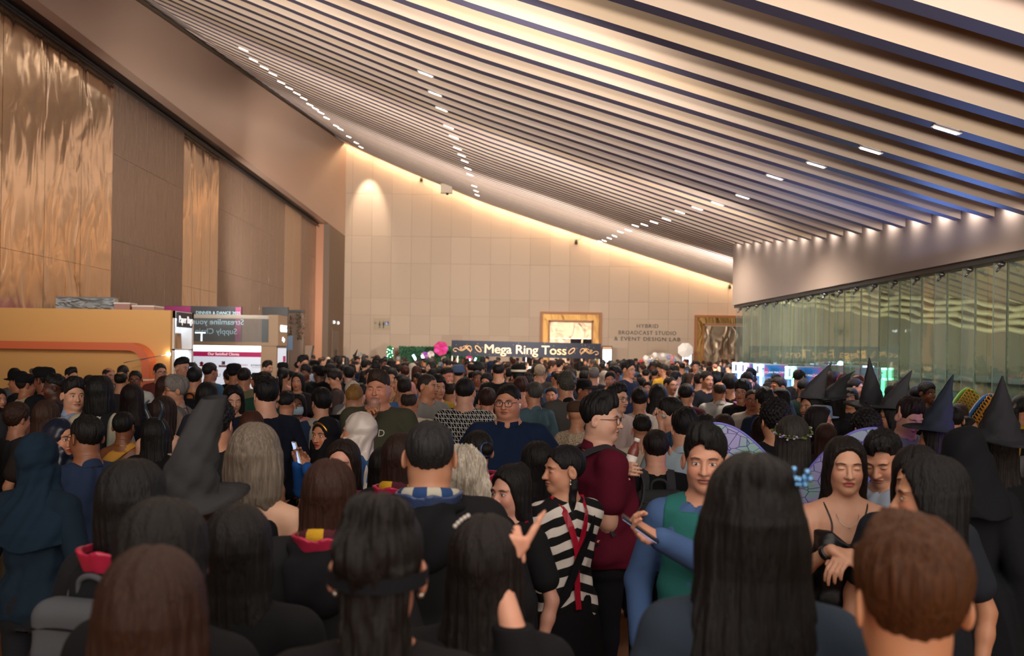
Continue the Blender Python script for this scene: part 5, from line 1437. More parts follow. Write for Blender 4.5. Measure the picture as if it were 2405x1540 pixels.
    if st == 'hijab':
        e_ = np.arange(-.30, .30, max(vox * 1.5, .0055), dtype=f32)
        Fh = Field(e_, e_ * .75, np.arange(1.14, 1.76, max(vox * 1.5, .0055), dtype=f32))
        X, Y, Z = Fh.grid((slice(None),) * 3)
        dx, dy, dz = X - C[0], Y - C[1], Z - C[2]
        x = Rh[0, 0] * dx + Rh[1, 0] * dy + Rh[2, 0] * dz; y = Rh[0, 1] * dx + Rh[1, 1] * dy + Rh[2, 1] * dz; z = Rh[0, 2] * dx + Rh[1, 2] * dy + Rh[2, 2] * dz
        fo = .004 * np.sin(np.arctan2(x, y) * 7 + z * 40) + .003 * np.sin(z * 90 + x * 30)
        d = ell(x, y, z, (0, .020, .028), (.090, .108, .102)) + fo * .5
        d = smin(d, ell(x, y, z, (0, -.008, -.075), (.085, .088, .075)) + fo, .03)
        zc = Z.ravel()
        a = np.interp(zc, [1.16, 1.26, 1.36, 1.42, 1.48, 1.56], [.24, .225, .195, .125, .092, .085])[None, None, :]
        b = np.interp(zc, [1.16, 1.26, 1.36, 1.42, 1.48, 1.56], [.15, .15, .13, .105, .095, .09])[None, None, :]
        dr = (np.sqrt((X / a) ** 2 + ((Y + .004) / b) ** 2) - 1) * np.minimum(a, b) + .007 * np.sin(np.arctan2(X, Y) * 8 + Z * 34) + 0 * Z
        dr = np.maximum(np.maximum(dr, 1.17 + .05 * np.abs(X) / .2 - Z), Z - 1.56)
        d = smin(d, dr, .03)
        op = ell(x, y, z, (0, -.105, -.012), (.057, .075, .084))
        d = np.maximum(d, -op)
        Fh.V[:] = d
        v, q = Fh.mesh('hijab', 1); out['hijab'] = to_mesh('hijab', v, q)
    # top
    top = s.get('top', 'tee'); sl_ = {'tee': .62, 'long': 1.0, 'robe': 1.0, 'tank': 0, 'rolled': .5, 'slip': 0, 'none': 0, 'bare': .0}.get(top, .62)
    if top != 'none':
        o_ = .015 if top not in ('robe',) else .030
        tv = s.get('tv', max(.0105, vox * 2.0))
        xs = np.arange(lo[0], hi[0], tv, dtype=f32); ys = np.arange(lo[1], hi[1], tv, dtype=f32)
        zlo = .84 if top != 'robe' else .30
        zs = np.arange(zlo - .03, 1.50, tv * (1 if top != 'robe' else 1.3), dtype=f32)
        T = Field(xs, ys, zs)
        rp = random.Random(seed).random() * 6
        fold = lambda X, Y, Z: .006 * np.sin(Z * 23 + 9 * X + rp) * np.sin(X * 17 - Z * 7 + rp) + .0045 * np.sin(Z * 46 + 3.2 * np.sin(X * 9 + rp) + Y * 20) * np.clip((1.32 - Z) * 4, 0, 1) + .004 * np.sin(np.arctan2(X, Y) * 9 + Z * 12 + rp)
        if top == 'robe':
            T.loft([(r[0], r[1], r[2], r[3]) for r in tab if 1.0 < r[0] < 1.45] + [(1.0, .20 * fat, .15, 0), (.7, .25 * fat, .2, 0), (.32, .30 * fat, .25, 0)], .02, o_, lambda X, Y, Z: .010 * np.sin(np.arctan2(X, Y) * 8 + rp) * np.clip((1.35 - Z) * 2, 0, 1))
        else:
            T.loft([r for r in tab if r[0] < 1.45] , .02, o_, fold)
            T.cut(lambda X, Y, Z: zlo - Z + .012 * np.sin(np.arctan2(X, Y) * 3) + 0 * X)
        neckz = {'tee': 1.445, 'long': 1.455, 'robe': 1.46, 'rolled': 1.455}.get(top, 1.42)
        for sd in (-1, 1):
            if sl_ > 0: T.cap((sd * .045, .012, 1.425), (sd * ws * .97, .008, 1.375), .040 + o_ * .6, .052 + o_ + .02 * (fat - 1), .03)
            if fem and top not in ('robe',): T.cap((sd * .075, -.075, 1.25), (sd * .072, -.085, 1.235), .052 + o_, .05 + o_, .03)
        if sl_ > 0:
            for i, (Sh, E, W) in enumerate(arms):
                sw = .012 if top in ('long', 'rolled') else .02
                if top == 'robe': sw = .03
                if sl_ >= 1:
                    T.chain([Sh, E], [.054 * fa + sw, .045 * fa + sw], .02)
                    T.chain([E, E * .06 + W * .94], [.044 * fa + sw, (.036 if top != 'robe' else .075) + sw * .6], .02)
                else:
                    e = Sh * (1 - sl_) + E * sl_ if top != 'rolled' else E * .8 + W * .2
                    if top == 'rolled': T.chain([Sh, E], [.054 * fa + sw, .045 * fa + sw], .02); T.cap(E, e, .050 * fa, .056 * fa, .01)
                    else: T.cap(Sh, e, .056 * fa + sw * .7, .050 * fa + sw, .02)
        if top in ('tank', 'slip', 'bare'):
            dp_ = s.get('neck_drop', .05)
            T.cut(lambda X, Y, Z: np.where(Z > 1.22, np.abs(X) - (.165 if top != 'tank' else .125) + 0 * Z, -.1) + 0 * Y)
            if top == 'tank': T.cut(lambda X, Y, Z: (Z - 1.385) + np.clip(.07 - np.abs(X), 0, .07) * .8 + 0 * Y)
            elif top == 'slip': T.cut(lambda X, Y, Z: (Z - 1.315) + np.clip(.05 - np.abs(X), -.02, .05) * .8 + 0 * Y)
            else: T.cut(lambda X, Y, Z: (Z - 1.27) + 0 * X + 0 * Y)
        else:
            rn = nk + .016
            T.cut(lambda X, Y, Z: np.maximum(Z - neckz, 0 * X) if False else np.where(Z > 1.40, rn - np.sqrt(X ** 2 + (Y - .006 + (Z - 1.42) * .2) ** 2) , -.1) * (1 if top != 'robe' else 1) * (0.9))
        v, q = T.mesh('top', 1)
        out['top'] = to_mesh('top', v, q)
    # collar
    if s.get('collar'):
        T = Field(np.arange(-.11, .11, .005, dtype=f32), np.arange(-.11, .12, .005, dtype=f32), np.arange(1.385, 1.52, .005, dtype=f32))
        X, Y, Z = T.grid((slice(None),) * 3)
        rr_ = np.sqrt(X ** 2 + ((Y - .012) * .95) ** 2)
        R_ = nk + .016 - (Z - 1.45) * .35
        d = np.abs(rr_ - R_) - .005
        d = np.maximum(d, np.abs(Z - 1.448 - .25 * Y) - .032)
        d = np.maximum(d, (.018 - np.abs(X)) * (Y < -.03) - .1 * (Y >= -.03))
        T.V[:] = d; v, q = T.mesh('c', 0); out['collar'] = to_mesh('collar', v, q)
    out['_'] = dict(C=C, Rh=Rh, arms=arms, ws=ws, nk=nk, tab=tab, fat=fat)
    return out

def assemble(root, out, s):
    def add(name, key, m, c):
        if key not in out: return None
        me = out[key]
        if len(me.materials) == 0: me.materials.append(m)
        o = bpy.data.objects.new(name, me); COL.objects.link(o); o.parent = root; setc(o, c); return o
    sk = s.get('skinmat') or M_skin
    add('body', 'body', sk, s.get('skin', '#c08a6b'))
    add('hair', 'hair', M_hair, s.get('hc', '#1a1412'))
    add('hijab', 'hijab', M_satin if s.get('hj_satin') else M_cloth, s.get('hc', '#15151a'))
    nm = {'tee': 'shirt', 'long': 'shirt', 'robe': 'robe', 'tank': 'sleeveless_top', 'slip': 'slip_dress', 'rolled': 'shirt', 'bare': 'strapless_top'}.get(s.get('top', 'tee'), 'shirt')
    t = add(nm, 'top', s.get('topmat') or (M_satin if s.get('top') == 'slip' else M_cloth), s.get('tc', '#222226'))
    add('collar', 'collar', M_cloth, s.get('cc', s.get('tc', '#222226')))
    sk_ = s.get('skirt', False)
    me = trouser_mesh(s.get('fat', 1.0), sk_, .02)
    o = bpy.data.objects.new('skirt' if sk_ else 'trousers', me); COL.objects.link(o); o.parent = root; setc(o, s.get('bc', '#1a1b20'))
    for sd in (-1, 1):
        o = bpy.data.objects.new('shoe', shoe_mesh()); COL.objects.link(o); o.parent = root; o.location = (sd * .093, .012, .0); setc(o, '#16161a')
    return root
# ---------------------------------------------------------------- things people wear and hold
def Vm(a): return Vector([float(q) for q in a])
def head_pts(o, pts): return [Vm(o['C'] + o['Rh'] @ np.array(p, float)) for p in pts]
def headM(o): return Matrix([[float(c) for c in r] for r in o['Rh']])
def ribbon(b, pts, nrm, w, th=.005, mi=0):
    vs = []; fs = []
    for i, p in enumerate(pts):
        p = Vector(p); t = (Vector(pts[min(i + 1, len(pts) - 1)]) - Vector(pts[max(i - 1, 0)])).normalized()
        n = Vector(nrm[i]).normalized(); s_ = t.cross(n).normalized()
        vs += [p + s_ * w / 2, p - s_ * w / 2, p - s_ * w / 2 + n * th, p + s_ * w / 2 + n * th]
    for i in range(len(pts) - 1):
        a = i * 4; c = a + 4
        fs += [(a, a + 1, c + 1, c), (a + 1, a + 2, c + 2, c + 1), (a + 2, a + 3, c + 3, c + 2), (a + 3, a, c, c + 3)]
    fs += [(0, 3, 2, 1), tuple(len(pts) * 4 - 4 + k for k in range(4))]
    return b.add(vs, fs, mi)
def on_torso(o, th, z, off=.02):
    T = np.array([r[:4] for r in o['tab']]); a = np.interp(z, T[:, 0], T[:, 1]) + off; b = np.interp(z, T[:, 0], T[:, 2]) + off; yc = np.interp(z, T[:, 0], T[:, 3])
    s_, c_ = math.sin(th), math.cos(th); n = 2.35
    r = (abs(s_ / a) ** n + abs(c_ / b) ** n) ** (-1 / n)
    return Vector((r * s_, yc + r * c_, z)), Vector((s_, c_, 0))
def catmull(pts, k=5):
    P = [Vector(p) for p in pts]; P = [P[0]] + P + [P[-1]]; o = []
    for i in range(1, len(P) - 2):
        for j in range(k):
            t = j / k; a, b, c, d = P[i - 1:i + 3]
            o.append(.5 * ((2 * b) + (c - a) * t + (2 * a - 5 * b + 4 * c - d) * t * t + (3 * b - a - 3 * c + d) * t ** 3))
    return o + [P[-2]]
def cobj(o, c): return setc(o, c)
def glasses(root, o, c='#15151a', round_=False, gold=False):
    b = MB()
    for sd in (-1, 1):
        pts = []
        for k in range(20):
            a = 2 * math.pi * k / 20; n = 2.0 if round_ else 3.2
            ca, sa = math.cos(a), math.sin(a)
            r = (abs(ca) ** n + abs(sa) ** n) ** (-1 / n)
            pts.append((sd * .0335 + .0245 * r * ca, -.1005 + abs(sd * .0335 + .0245 * r * ca) * .14, -.004 + .019 * r * sa))
        b.tube(head_pts(o, pts), .0017 if not gold else .0011, 6, closed=True)
        b.tube(head_pts(o, [(sd * .058, -.092, .004), (sd * .074, -.06, .005), (sd * .080, .0, .004), (sd * .080, .018, -.006)]), .0018, 6)
    b.tube(head_pts(o, [(-.010, -.1005, .002), (0, -.104, .004), (.010, -.1005, .002)]), .0016, 6)
    g = b.build('glasses', M_plastic, root); cobj(g, c)
def witch_hat(root, o, c='#2e2e33', lean=(0, .1), H=.40, R=.20, r0=.101, droop=.0, tiltx=-8, blunt=0):
    M = headM(o) @ Matrix.Rotation(math.radians(tiltx), 3, 'X')
    base = o['C'] + o['Rh'] @ np.array([0, .014, .074])
    lw = (Matrix.Rotation(-root.rotation_euler.z, 3, 'Z') @ Vector((lean[0], lean[1], 0))); lw = M.inverted() @ lw; lean = (lw.x, lw.y)
    b = MB(); n = 28; rings = []
    prof = [(R, 0), (R * .8, -.004), (r0 * 1.12, 0), (r0, .006), (r0 * .95, .03), (r0 * .90, .06), (r0 * .84, .09), (r0 * .73, .13), (r0 * .66, .16), (r0 * .53, .20), (r0 * .45, .24), (r0 * .31, .28), (r0 * .20, .33), (.004, H)]
    vs = []; fs = []
    prof = [(r + blunt * max(z, 0) / H, z * H / .40 if r > .005 else H) for r, z in prof]
    for i, (r, z) in enumerate(prof):
        t = max(z, 0) / H
        ox = lean[0] * t ** 1.6; oy = lean[1] * t ** 1.6; zz = z - droop * t ** 2.5
        for k in range(n):
            a = 2 * math.pi * k / n
            w_ = .012 * math.sin(2 * a + .6) * (r / R) ** 2 if i < 2 else .010 * math.sin(3 * a + i * 1.7) * (1 if 3 < i < 12 else 0)
            rr_ = r * (1 + (.07 * math.sin(3 * a + i * 2) + .05 * math.sin(7 * a + i * 5.1) if 3 < i < 13 else 0))
            vs.append(Vm(base) + M @ Vector((rr_ * math.cos(a) + ox, rr_ * 1.1 * math.sin(a) + oy, zz + w_)))
    for i in range(len(prof) - 1):
        for k in range(n): fs.append((i * n + k, i * n + (k + 1) % n, (i + 1) * n + (k + 1) % n, (i + 1) * n + k))
    # underside of the brim
    m0 = len(vs)
    for k in range(n):
        a = 2 * math.pi * k / n; vs.append(Vm(base) + M @ Vector((r0 * .95 * math.cos(a), r0 * 1.05 * math.sin(a), -.006)))
    for k in range(n): fs.append((k, m0 + k, m0 + (k + 1) % n, (k + 1) % n))
    b.add(vs, fs, 0, True)
    h = b.build('witch_hat', M_cloth, root); cobj(h, c)
def soft_hat(root, o, kind, c, c2='#d8cbb0'):
    M = headM(o); base = Vm(o['C'] + o['Rh'] @ np.array([0, .014, .040]))
    b = MB()
    if kind == 'bowler':
        b.lathe([(.135, .03), (.138, .036), (.105, .03), (.100, .05), (.100, .10), (.092, .125), (.06, .145), (.003, .15)], base, 28, 0, M, 1, 1.12)
        h = b.build('bowler_hat', M_cloth, root); cobj(h, c)
        b = MB(); b.lathe([(.1035, .040), (.1045, .05), (.1040, .068), (.101, .07)], base, 28, 0, M, 1, 1.12); q = b.build('hat_band', M_cloth, h); cobj(q, c2)
    if kind == 'fedora':
        b.lathe([(.155, .02), (.158, .028), (.110, .02), (.100, .03), (.098, .08), (.090, .12), (.070, .128), (.003, .118)], base, 28, 0, M, 1, 1.15)
        h = b.build('fedora', M_cloth, root); cobj(h, c)
    if kind == 'bucket':
        b.lathe([(.125, -.02), (.128, -.016), (.100, .03), (.096, .085), (.082, .10), (.003, .106)], base, 24, 0, M, 1, 1.15)
        h = b.build('bucket_hat', M_cloth, root); cobj(h, c)
    if kind == 'beret':
        b.lathe([(.08, .04), (.12, .05), (.125, .062), (.10, .085), (.05, .097), (.003, .1)], base, 24, 0, M @ Matrix.Rotation(.15, 3, 'Y'), 1, 1.1)
        h = b.build('beret', M_cloth, root); cobj(h, c)
    if kind == 'cap':
        b.lathe([(.088, .0), (.093, .01), (.094, .045), (.085, .078), (.06, .096), (.003, .104)], base, 24, 0, M, 1, 1.16)
        fr = -1 if not c2 == 'back' else 1
        vs = []; fs = []; n = 12
        for k in range(n + 1):
            a = -1.15 + 2.3 * k / n
            for rr_, z in ((.088, .012), (.165 - .02 * abs(a), -.006 - .012 * abs(a))):
                for dz in (0, .004): vs.append(base + M @ Vector((rr_ * math.sin(a) * .8, fr * rr_ * math.cos(a) * 1.08, z + dz)))
        for k in range(n):
            a = k * 4; c_ = a + 4
            fs += [(a, a + 2, c_ + 2, c_), (a + 1, c_ + 1, c_ + 3, a + 3), (a + 2, a + 3, c_ + 3, c_ + 2)]
        b.add(vs, fs)
        h = b.build('baseball_cap', M_cloth, root); cobj(h, c)
def horns(root, o, c='#26303a'):
    for sd in (-1, 1):
        b = MB(); pts = catmull([(sd * .035, .03, .11), (sd * .052, .03, .15), (sd * .066, .035, .185), (sd * .060, .04, .225), (sd * .038, .035, .25)], 5)
        n = len(pts); b.tube(head_pts(o, pts), [.017 * (1 - .85 * i / n) + .002 for i in range(n)], 10)
        h = b.build('devil_horn', M_plastic, root); cobj(h, c)
    b = MB(); b.tube(head_pts(o, [(.088 * math.cos(a), .03, .035 + .095 * math.sin(a)) for a in np.linspace(0, math.pi, 14)]), .005, 6)
    h = b.build('headband', M_plastic, root); cobj(h, c)
def scarf(root, o, cols, z=1.46, r=.086, th=.030, n=14, off=0, tail=False):
    """a thick striped scarf wound round the neck; one mesh, stripes as materials"""
    ms = [mat('scarf ' + c, c, .9, bump=((120, 120, 120), .4, .004)) for c in cols]
    b = MB(); N = 42; m_ = 10; vs = []; fs = []; mi = []
    for i in range(N):
        a = 2 * math.pi * i / N; R_ = r * (1 + .03 * math.sin(3 * a))
        for k in range(m_):
            p = 2 * math.pi * k / m_
            rr_ = R_ + th * .62 * math.cos(p) * (1 + .08 * math.sin(9 * a))
            vs.append((rr_ * math.sin(a), .012 + rr_ * .98 * math.cos(a), z + th * math.sin(p) - .018 * math.cos(a + math.pi)))
    for i in range(N):
        for k in range(m_):
            fs.append((i * m_ + k, ((i + 1) % N) * m_ + k, ((i + 1) % N) * m_ + (k + 1) % m_, i * m_ + (k + 1) % m_)); mi.append(int((i + off) * n / N) % len(ms))
    b.v = vs; b.f = [f[::-1] for f in fs]; b.mi = mi; b.sm = [True] * len(fs)
    b.build('scarf', ms, root)
def hood(root, o, c='#17181b', lining='#9a1f3c', big=1.0):
    f = o['fat']
    F_ = Field(np.arange(-.22, .22, .008, dtype=f32), np.arange(-.12, .24, .008, dtype=f32), np.arange(1.16, 1.52, .008, dtype=f32))
    X, Y, Z = F_.grid((slice(None),) * 3)
    d = ell(X, Y, Z, (0, .115 * f, 1.345), (.135 * big, .055, .115))
    ax = np.abs(X)
    d = smin(d, np.sqrt((np.sqrt(X ** 2 + (Y - .02) ** 2) - .095 * f) ** 2 + (Z - 1.43 - .12 * (Y)) ** 2) - .024, .03)
    d = d + .005 * np.sin(X * 45 + Z * 30)
    d = np.maximum(d, -ell(X, Y, Z, (0, .07 * f, 1.46), (.085, .075, .055)))
    F_.V[:] = d; v, q = F_.mesh('hood', 1); me = to_mesh('hood', v, q); h = link('hood', me, M_cloth, root); cobj(h, c)
    if lining:
        F_ = Field(np.arange(-.14, .14, .006, dtype=f32), np.arange(-.12, .2, .006, dtype=f32), np.arange(1.34, 1.52, .006, dtype=f32))
        X, Y, Z = F_.grid((slice(None),) * 3)
        rr_ = np.sqrt(X ** 2 + ((Y - .045) * .85) ** 2)
        d = np.maximum(np.abs(rr_ - (.095 + (Z - 1.44) * .35)) - .007, np.maximum(Z - 1.485 + .004 * np.sin(X * 60), 1.40 - Z - .10 * Y)) + .002 * np.sin(X * 80)
        d = np.maximum(d, -.055 - Y)
        F_.V[:] = d; v, q = F_.mesh('l', 1); l_ = link('hood_lining', to_mesh('hood_lining', v, q), M_satin, h); cobj(l_, lining)
def mask(root, o, c='#9fb8c8'):
    b = MB(); vs = []; fs = []; n, m_ = 12, 8
    for i in range(n + 1):
        a = -1.1 + 2.2 * i / n
        for j in range(m_ + 1):
            z = -.016 - .092 * j / m_
            bl = .013 * math.sin(math.pi * j / m_) + .010
            r = (.069 + bl) * (1 - .10 * (j / m_) ** 2)
            vs.append(head_pts(o, [(r * math.sin(a) * .95, -.022 - r * math.cos(a) * 1.02, z)])[0])
    for i in range(n):
        for j in range(m_): q = i * (m_ + 1) + j; fs.append((q, q + m_ + 1, q + m_ + 2, q + 1))
    b.add(vs, fs, 0, True)
    for sd in (-1, 1):
        b.tube(head_pts(o, [(sd * .07, -.05, -.03), (sd * .082, .0, .01), (sd * .08, .02, -.01), (sd * .075, -.03, -.07)]), .0012, 5)
    h = b.build('face_mask', M_cloth, root); cobj(h, c)
    md = h.modifiers.new('thick', 'SOLIDIFY'); md.thickness = .002
def necklace(root, o, c='#c9962f', r=.004, z=1.435):
    rr_ = o['nk'] + .022
    b = MB(); b.tube([(rr_ * math.sin(a), .010 + rr_ * math.cos(a), z + .018 * math.cos(a)) for a in np.linspace(0, 2 * math.pi, 30)[:-1]], r, 6, closed=True)
    h = b.build('necklace', M_metalc, root); cobj(h, c)
def earring(root, o, c='#d8d2c4', drop=.02):
    for sd in (-1, 1):
        b = MB(); p = head_pts(o, [(sd * .083, .006, -.040)])[0]; b.ball(p, .0045, 8); b.ball(p - Vector((0, 0, drop)), .0065, 8)
        if drop > .01: b.tube([p, p - Vector((0, 0, drop))], .001, 5)
        h = b.build('earring', M_metalc, root); cobj(h, c)
def headband(root, o, c='#1b1b1f', w=.03, y=.03, pearls=False, rng=(-.15, math.pi + .15), num=22):
    b = MB(); pts = []; nr = []
    for a in np.linspace(rng[0], rng[1], num):
        pts.append(head_pts(o, [(.094 * math.cos(a), y + .02 * (1 - math.sin(a)), .036 + .104 * math.sin(a))])[0]); nr.append(headM(o) @ Vector((math.cos(a), 0, math.sin(a))))
    if pearls:
        for p in pts: b.ball(p + Vector((0, 0, 0)), .0055, 6)
        h = b.build('pearl_headband', M_plastic, root)
    else:
        ribbon(b, pts, nr, w, .004); h = b.build('headband', M_cloth, root)
    cobj(h, c)
def elastic(root, o, c='#15151a', z=-.02):
    b = MB(); pts = []; nr = []
    for a in np.linspace(0, 2 * math.pi, 36): pts.append(head_pts(o, [(.093 * math.sin(a), .014 + .112 * math.cos(a), z + .0 * math.cos(a))])[0]); nr.append(headM(o) @ Vector((math.sin(a), math.cos(a), 0)))
    ribbon(b, pts, nr, .028, .004); h = b.build('hair_band', M_cloth, root); cobj(h, c)
def backpack(pr, o, s, c='#3b3c40', label='grey backpack', group=None, w=.30, hh=.44, dpt=.15, c2=None):
    r = empty('backpack', tuple(pr.location), pr.rotation_euler.z); r.scale = pr.scale
    tag(r, label, 'backpack')
    f = o['fat']; yb = .115 * f + .02
    F_ = Field(np.arange(-w / 2 - .03, w / 2 + .03, .009, dtype=f32), np.arange(yb - .02, yb + dpt + .06, .009, dtype=f32), np.arange(.90, 1.42, .009, dtype=f32))
    X, Y, Z = F_.grid((slice(None),) * 3)
    def rb(c_, h_, rad):
        qx = np.abs(X - c_[0]) - h_[0] + rad; qy = np.abs(Y - c_[1]) - h_[1] + rad; qz = np.abs(Z - c_[2]) - h_[2] + rad
        return np.sqrt(np.maximum(qx, 0) ** 2 + np.maximum(qy, 0) ** 2 + np.maximum(qz, 0) ** 2) + np.minimum(np.maximum(qx, np.maximum(qy, qz)), 0) - rad
    zc = 1.36 - hh / 2
    F_.V[:] = rb((0, yb + dpt * .42, zc), (w / 2, dpt * .42, hh / 2), .05) + .002 * np.sin(Z * 60 + X * 12)
    v, q = F_.mesh('b', 1); bo = link('bag_body', to_mesh('bag_body', v, q), M_cloth, r); cobj(bo, c)
    F_.V[:] = rb((0, yb + dpt * .86, zc - hh * .13), (w / 2 - .03, .03, hh * .30), .025)
    v, q = F_.mesh('b', 1); po = link('front_pocket', to_mesh('front_pocket', v, q), M_cloth, r); cobj(po, c2 or c)
    b = MB(); b.tube([(x, yb + dpt * .84 * (1 - .1 * abs(x) / w), zc + hh * .30 + .02 * math.cos(x * 9)) for x in np.linspace(-w / 2 + .02, w / 2 - .02, 10)], .004, 6); z_ = b.build('zip', M_plastic, r); cobj(z_, '#101114')
    b = MB(); b.tube(catmull([(-.05, yb + .02, zc + hh / 2 - .02), (-.045, yb + .03, zc + hh / 2 + .04), (0, yb + .035, zc + hh / 2 + .06), (.045, yb + .03, zc + hh / 2 + .04), (.05, yb + .02, zc + hh / 2 - .02)]), .009, 8); h_ = b.build('carry_handle', M_cloth, r); cobj(h_, c)
    for sd in (-1, 1):
        x = sd * .095 * f
        pts = catmull([(x * .9, yb + .01, 1.10), (x * .9, yb + .012, 1.28), (x * .85, yb - .02, 1.40), (x * .9, .04, 1.452), (x, -.02, 1.448), (x * 1.05, -.10 * f, 1.38), (x * 1.15, -.135 * f, 1.26), (x * 1.4, -.10 * f, 1.12), (x * 1.65, .02, 1.04)], 4)
        nr = []
        for p in pts: v_ = Vector((p.x * .3, p.y, (p.z - 1.33) * 1.6 if p.z > 1.33 else 0)); nr.append(v_ if v_.length > .001 else Vector((0, 1, 0)))
        b = MB(); ribbon(b, pts, nr, .055, .010); st = b.build('shoulder_strap', M_cloth, r); cobj(st, c)
    return r
def held(pr, o, side, kind, label, dirv=None, off=(0, 0, 0), col='#1a1b1f'):
    """a thing in a hand: placed at the palm"""
    Sh, E, W = o['arms'][0 if side == 'L' else 1]
    fd = (W - E) / np.linalg.norm(W - E)
    p = W + fd * .085 + np.array(off)
    M = Matrix.Translation(pr.location) @ Matrix.Rotation(pr.rotation_euler.z, 4, 'Z') @ Matrix.Scale(pr.scale[0], 4)
    loc = M @ Vm(p)
    nm = {'phone': 'smartphone', 'bottle': 'bottle', 'wine': 'wine_glass', 'tube': 'rolled_paper_tube', 'cup': 'paper_cup', 'purse': 'handbag'}[kind]
    r = empty(nm, loc, pr.rotation_euler.z); r.scale = pr.scale
    D = Vector(dirv or (0, -.3, 1)).normalized(); Q = D.to_track_quat('Z', 'Y').to_matrix()
    b = MB()
    if kind == 'phone':
        b.box((0, 0, 0), (.074, .009, .152), M=Q); x = b.build('case', M_plastic, r); cobj(x, col)
        b = MB(); b.box(Q @ Vector((0, -.0052, 0)), (.066, .0012, .142), M=Q); b.build('screen', mat('lit phone screen', '#222233', .1, emit='#9fb4e8', estr=1.2), r)
        cat = 'phone'
    elif kind == 'bottle':
        b.lathe([(.025, -.09), (.028, -.085), (.028, .02), (.022, .045), (.0135, .058), (.013, .075)], (0, 0, 0), 16, 0, Q); x = b.build('bottle_body', M_plastic, r); cobj(x, col)
        b = MB(); b.lathe([(.0285, -.065), (.0286, -.03), (.0285, .0)], (0, 0, 0), 16, 0, Q); b.build('label_band', M_white, r)
        b = MB(); b.lathe([(.016, .073), (.016, .09), (.014, .092)], (0, 0, 0), 14, 0, Q); b.build('cap', M_white, r)
        cat = 'bottle'
    elif kind == 'wine':
        mgl = mat('clear drinking glass', '#ffffff', .03, trans=.9, alpha=.35)
        b.lathe([(.028, 0), (.038, .02), (.043, .05), (.040, .09), (.036, .115)], (0, 0, 0), 18, 0, Q); b.build('bowl', mgl, r)
        b = MB(); b.lathe([(.03, -.085), (.03, -.082), (.004, -.078), (.0035, -.01), (.02, .003)], (0, 0, 0), 14, 0, Q); b.build('stem', mgl, r)
        b = MB(); b.lathe([(.026, .003), (.035, .02), (.040, .045), (.001, .046)], (0, 0, 0), 16, 0, Q); x = b.build('drink', M_plastic, r); cobj(x, col)
        cat = 'glass'
    elif kind == 'tube':
        b.lathe([(.012, -.09), (.012, .09), (.009, .091), (.009, .02)], (0, 0, 0), 14, 0, Q); x = b.build('tube', M_plastic, r); cobj(x, col); cat = 'tube'
    elif kind == 'cup':
        b.lathe([(.026, -.05), (.035, .05), (.037, .052), (.035, .054), (.003, .053)], (0, 0, 0), 18, 0, Q); x = b.build('cup', M_plastic, r); cobj(x, col); cat = 'cup'
    else:
        b.box((0, 0, -.12), (.26, .07, .18)); x = b.build('bag_body', M_plastic, r); cobj(x, col)
        b = MB(); b.tube(catmull([(-.08, 0, -.03), (-.06, 0, .05), (0, 0, .07), (.06, 0, .05), (.08, 0, -.03)]), .006, 6); x = b.build('handle', M_plastic, r); cobj(x, col); cat = 'handbag'
    tag(r, label, cat)
    return r
def wings(root, o):
    def wing_mat():
        m, n, l, b = attr_mat('iridescent wing film')
        tc = n.new('ShaderNodeTexCoord'); vo = n.new('ShaderNodeTexVoronoi'); vo.feature = 'DISTANCE_TO_EDGE'; vo.inputs['Scale'].default_value = 13
        mp = n.new('ShaderNodeMapping'); mp.inputs['Scale'].default_value = (1, 1, 1.6)
        l.new(tc.outputs['Object'], mp.inputs[0]); l.new(mp.outputs[0], vo.inputs[0])
        nz = n.new('ShaderNodeTexNoise'); nz.inputs['Scale'].default_value = 5; l.new(tc.outputs['Object'], nz.inputs[0])
        base = mixc(n, l, ramp(n, l, nz.outputs[0], .42, .58), hexc('#8fb9b0'), hexc('#a9a4d8'))
        l.new(mixc(n, l, ramp(n, l, vo.outputs[0], .012, .04), base, hexc('#4a4392')), b.inputs['Base Color'])
        b.inputs['Roughness'].default_value = .25; b.inputs['Alpha'].default_value = .93
        return m
    mw = wing_mat(); mr = mat('lilac wing rim', '#7a76d8', .4)
    for sd in (-1, 1):
        for nm, out in (('upper', [(.02, 1.34), (.10, 1.48), (.20, 1.59), (.31, 1.665), (.42, 1.68), (.42, 1.60), (.39, 1.46), (.31, 1.30), (.20, 1.16), (.10, 1.14), (.03, 1.2)]), ('lower', [(.02, 1.22), (.10, 1.17), (.20, 1.10), (.27, .99), (.26, .88), (.19, .82), (.10, .88), (.05, 1.0)])):
            pts = catmull([(sd * x, .17 + .20 * x, z) for x, z in out] + [(sd * out[0][0], .17, out[0][1])], 4)
            b = MB(); n_ = len(pts); c = sum(pts, Vector()) / n_
            vs = [c] + pts + [c + Vector((0, .004, 0))] + [p + Vector((0, .004, 0)) for p in pts]
            fs = [(0, i + 1, i + 2) for i in range(n_ - 1)] + [(n_ + 1, n_ + 3 + i, n_ + 2 + i) for i in range(n_ - 1)]
            b.add(vs, fs); w_ = b.build('fairy_wing', mw, root)
            b = MB(); b.tube(pts, .007, 6, closed=True); b.build('wing_rim', mr, w_)
def crown(root, o):
    b = MB(); rn = random.Random(3)
    ring = [(.098 * math.sin(a), .016 + .118 * math.cos(a), .045 - .03 * math.cos(a)) for a in np.linspace(0, 2 * math.pi, 26)[:-1]]
    hp_ = head_pts(o, ring); b.tube(hp_, .0025, 5, closed=True)
    for p in hp_:
        for _ in range(3):
            q = p + Vector((rn.uniform(-.01, .01), rn.uniform(-.01, .01), rn.uniform(-.012, .012))); b.ball(q, (.007, .004, .005), 5, rn.choice([0, 0, 1]))
    b.build('flower_crown', [mat('crown leaf', '#5d6a35', .6), mat('lilac blossom', '#b9a6dc', .5)], root)
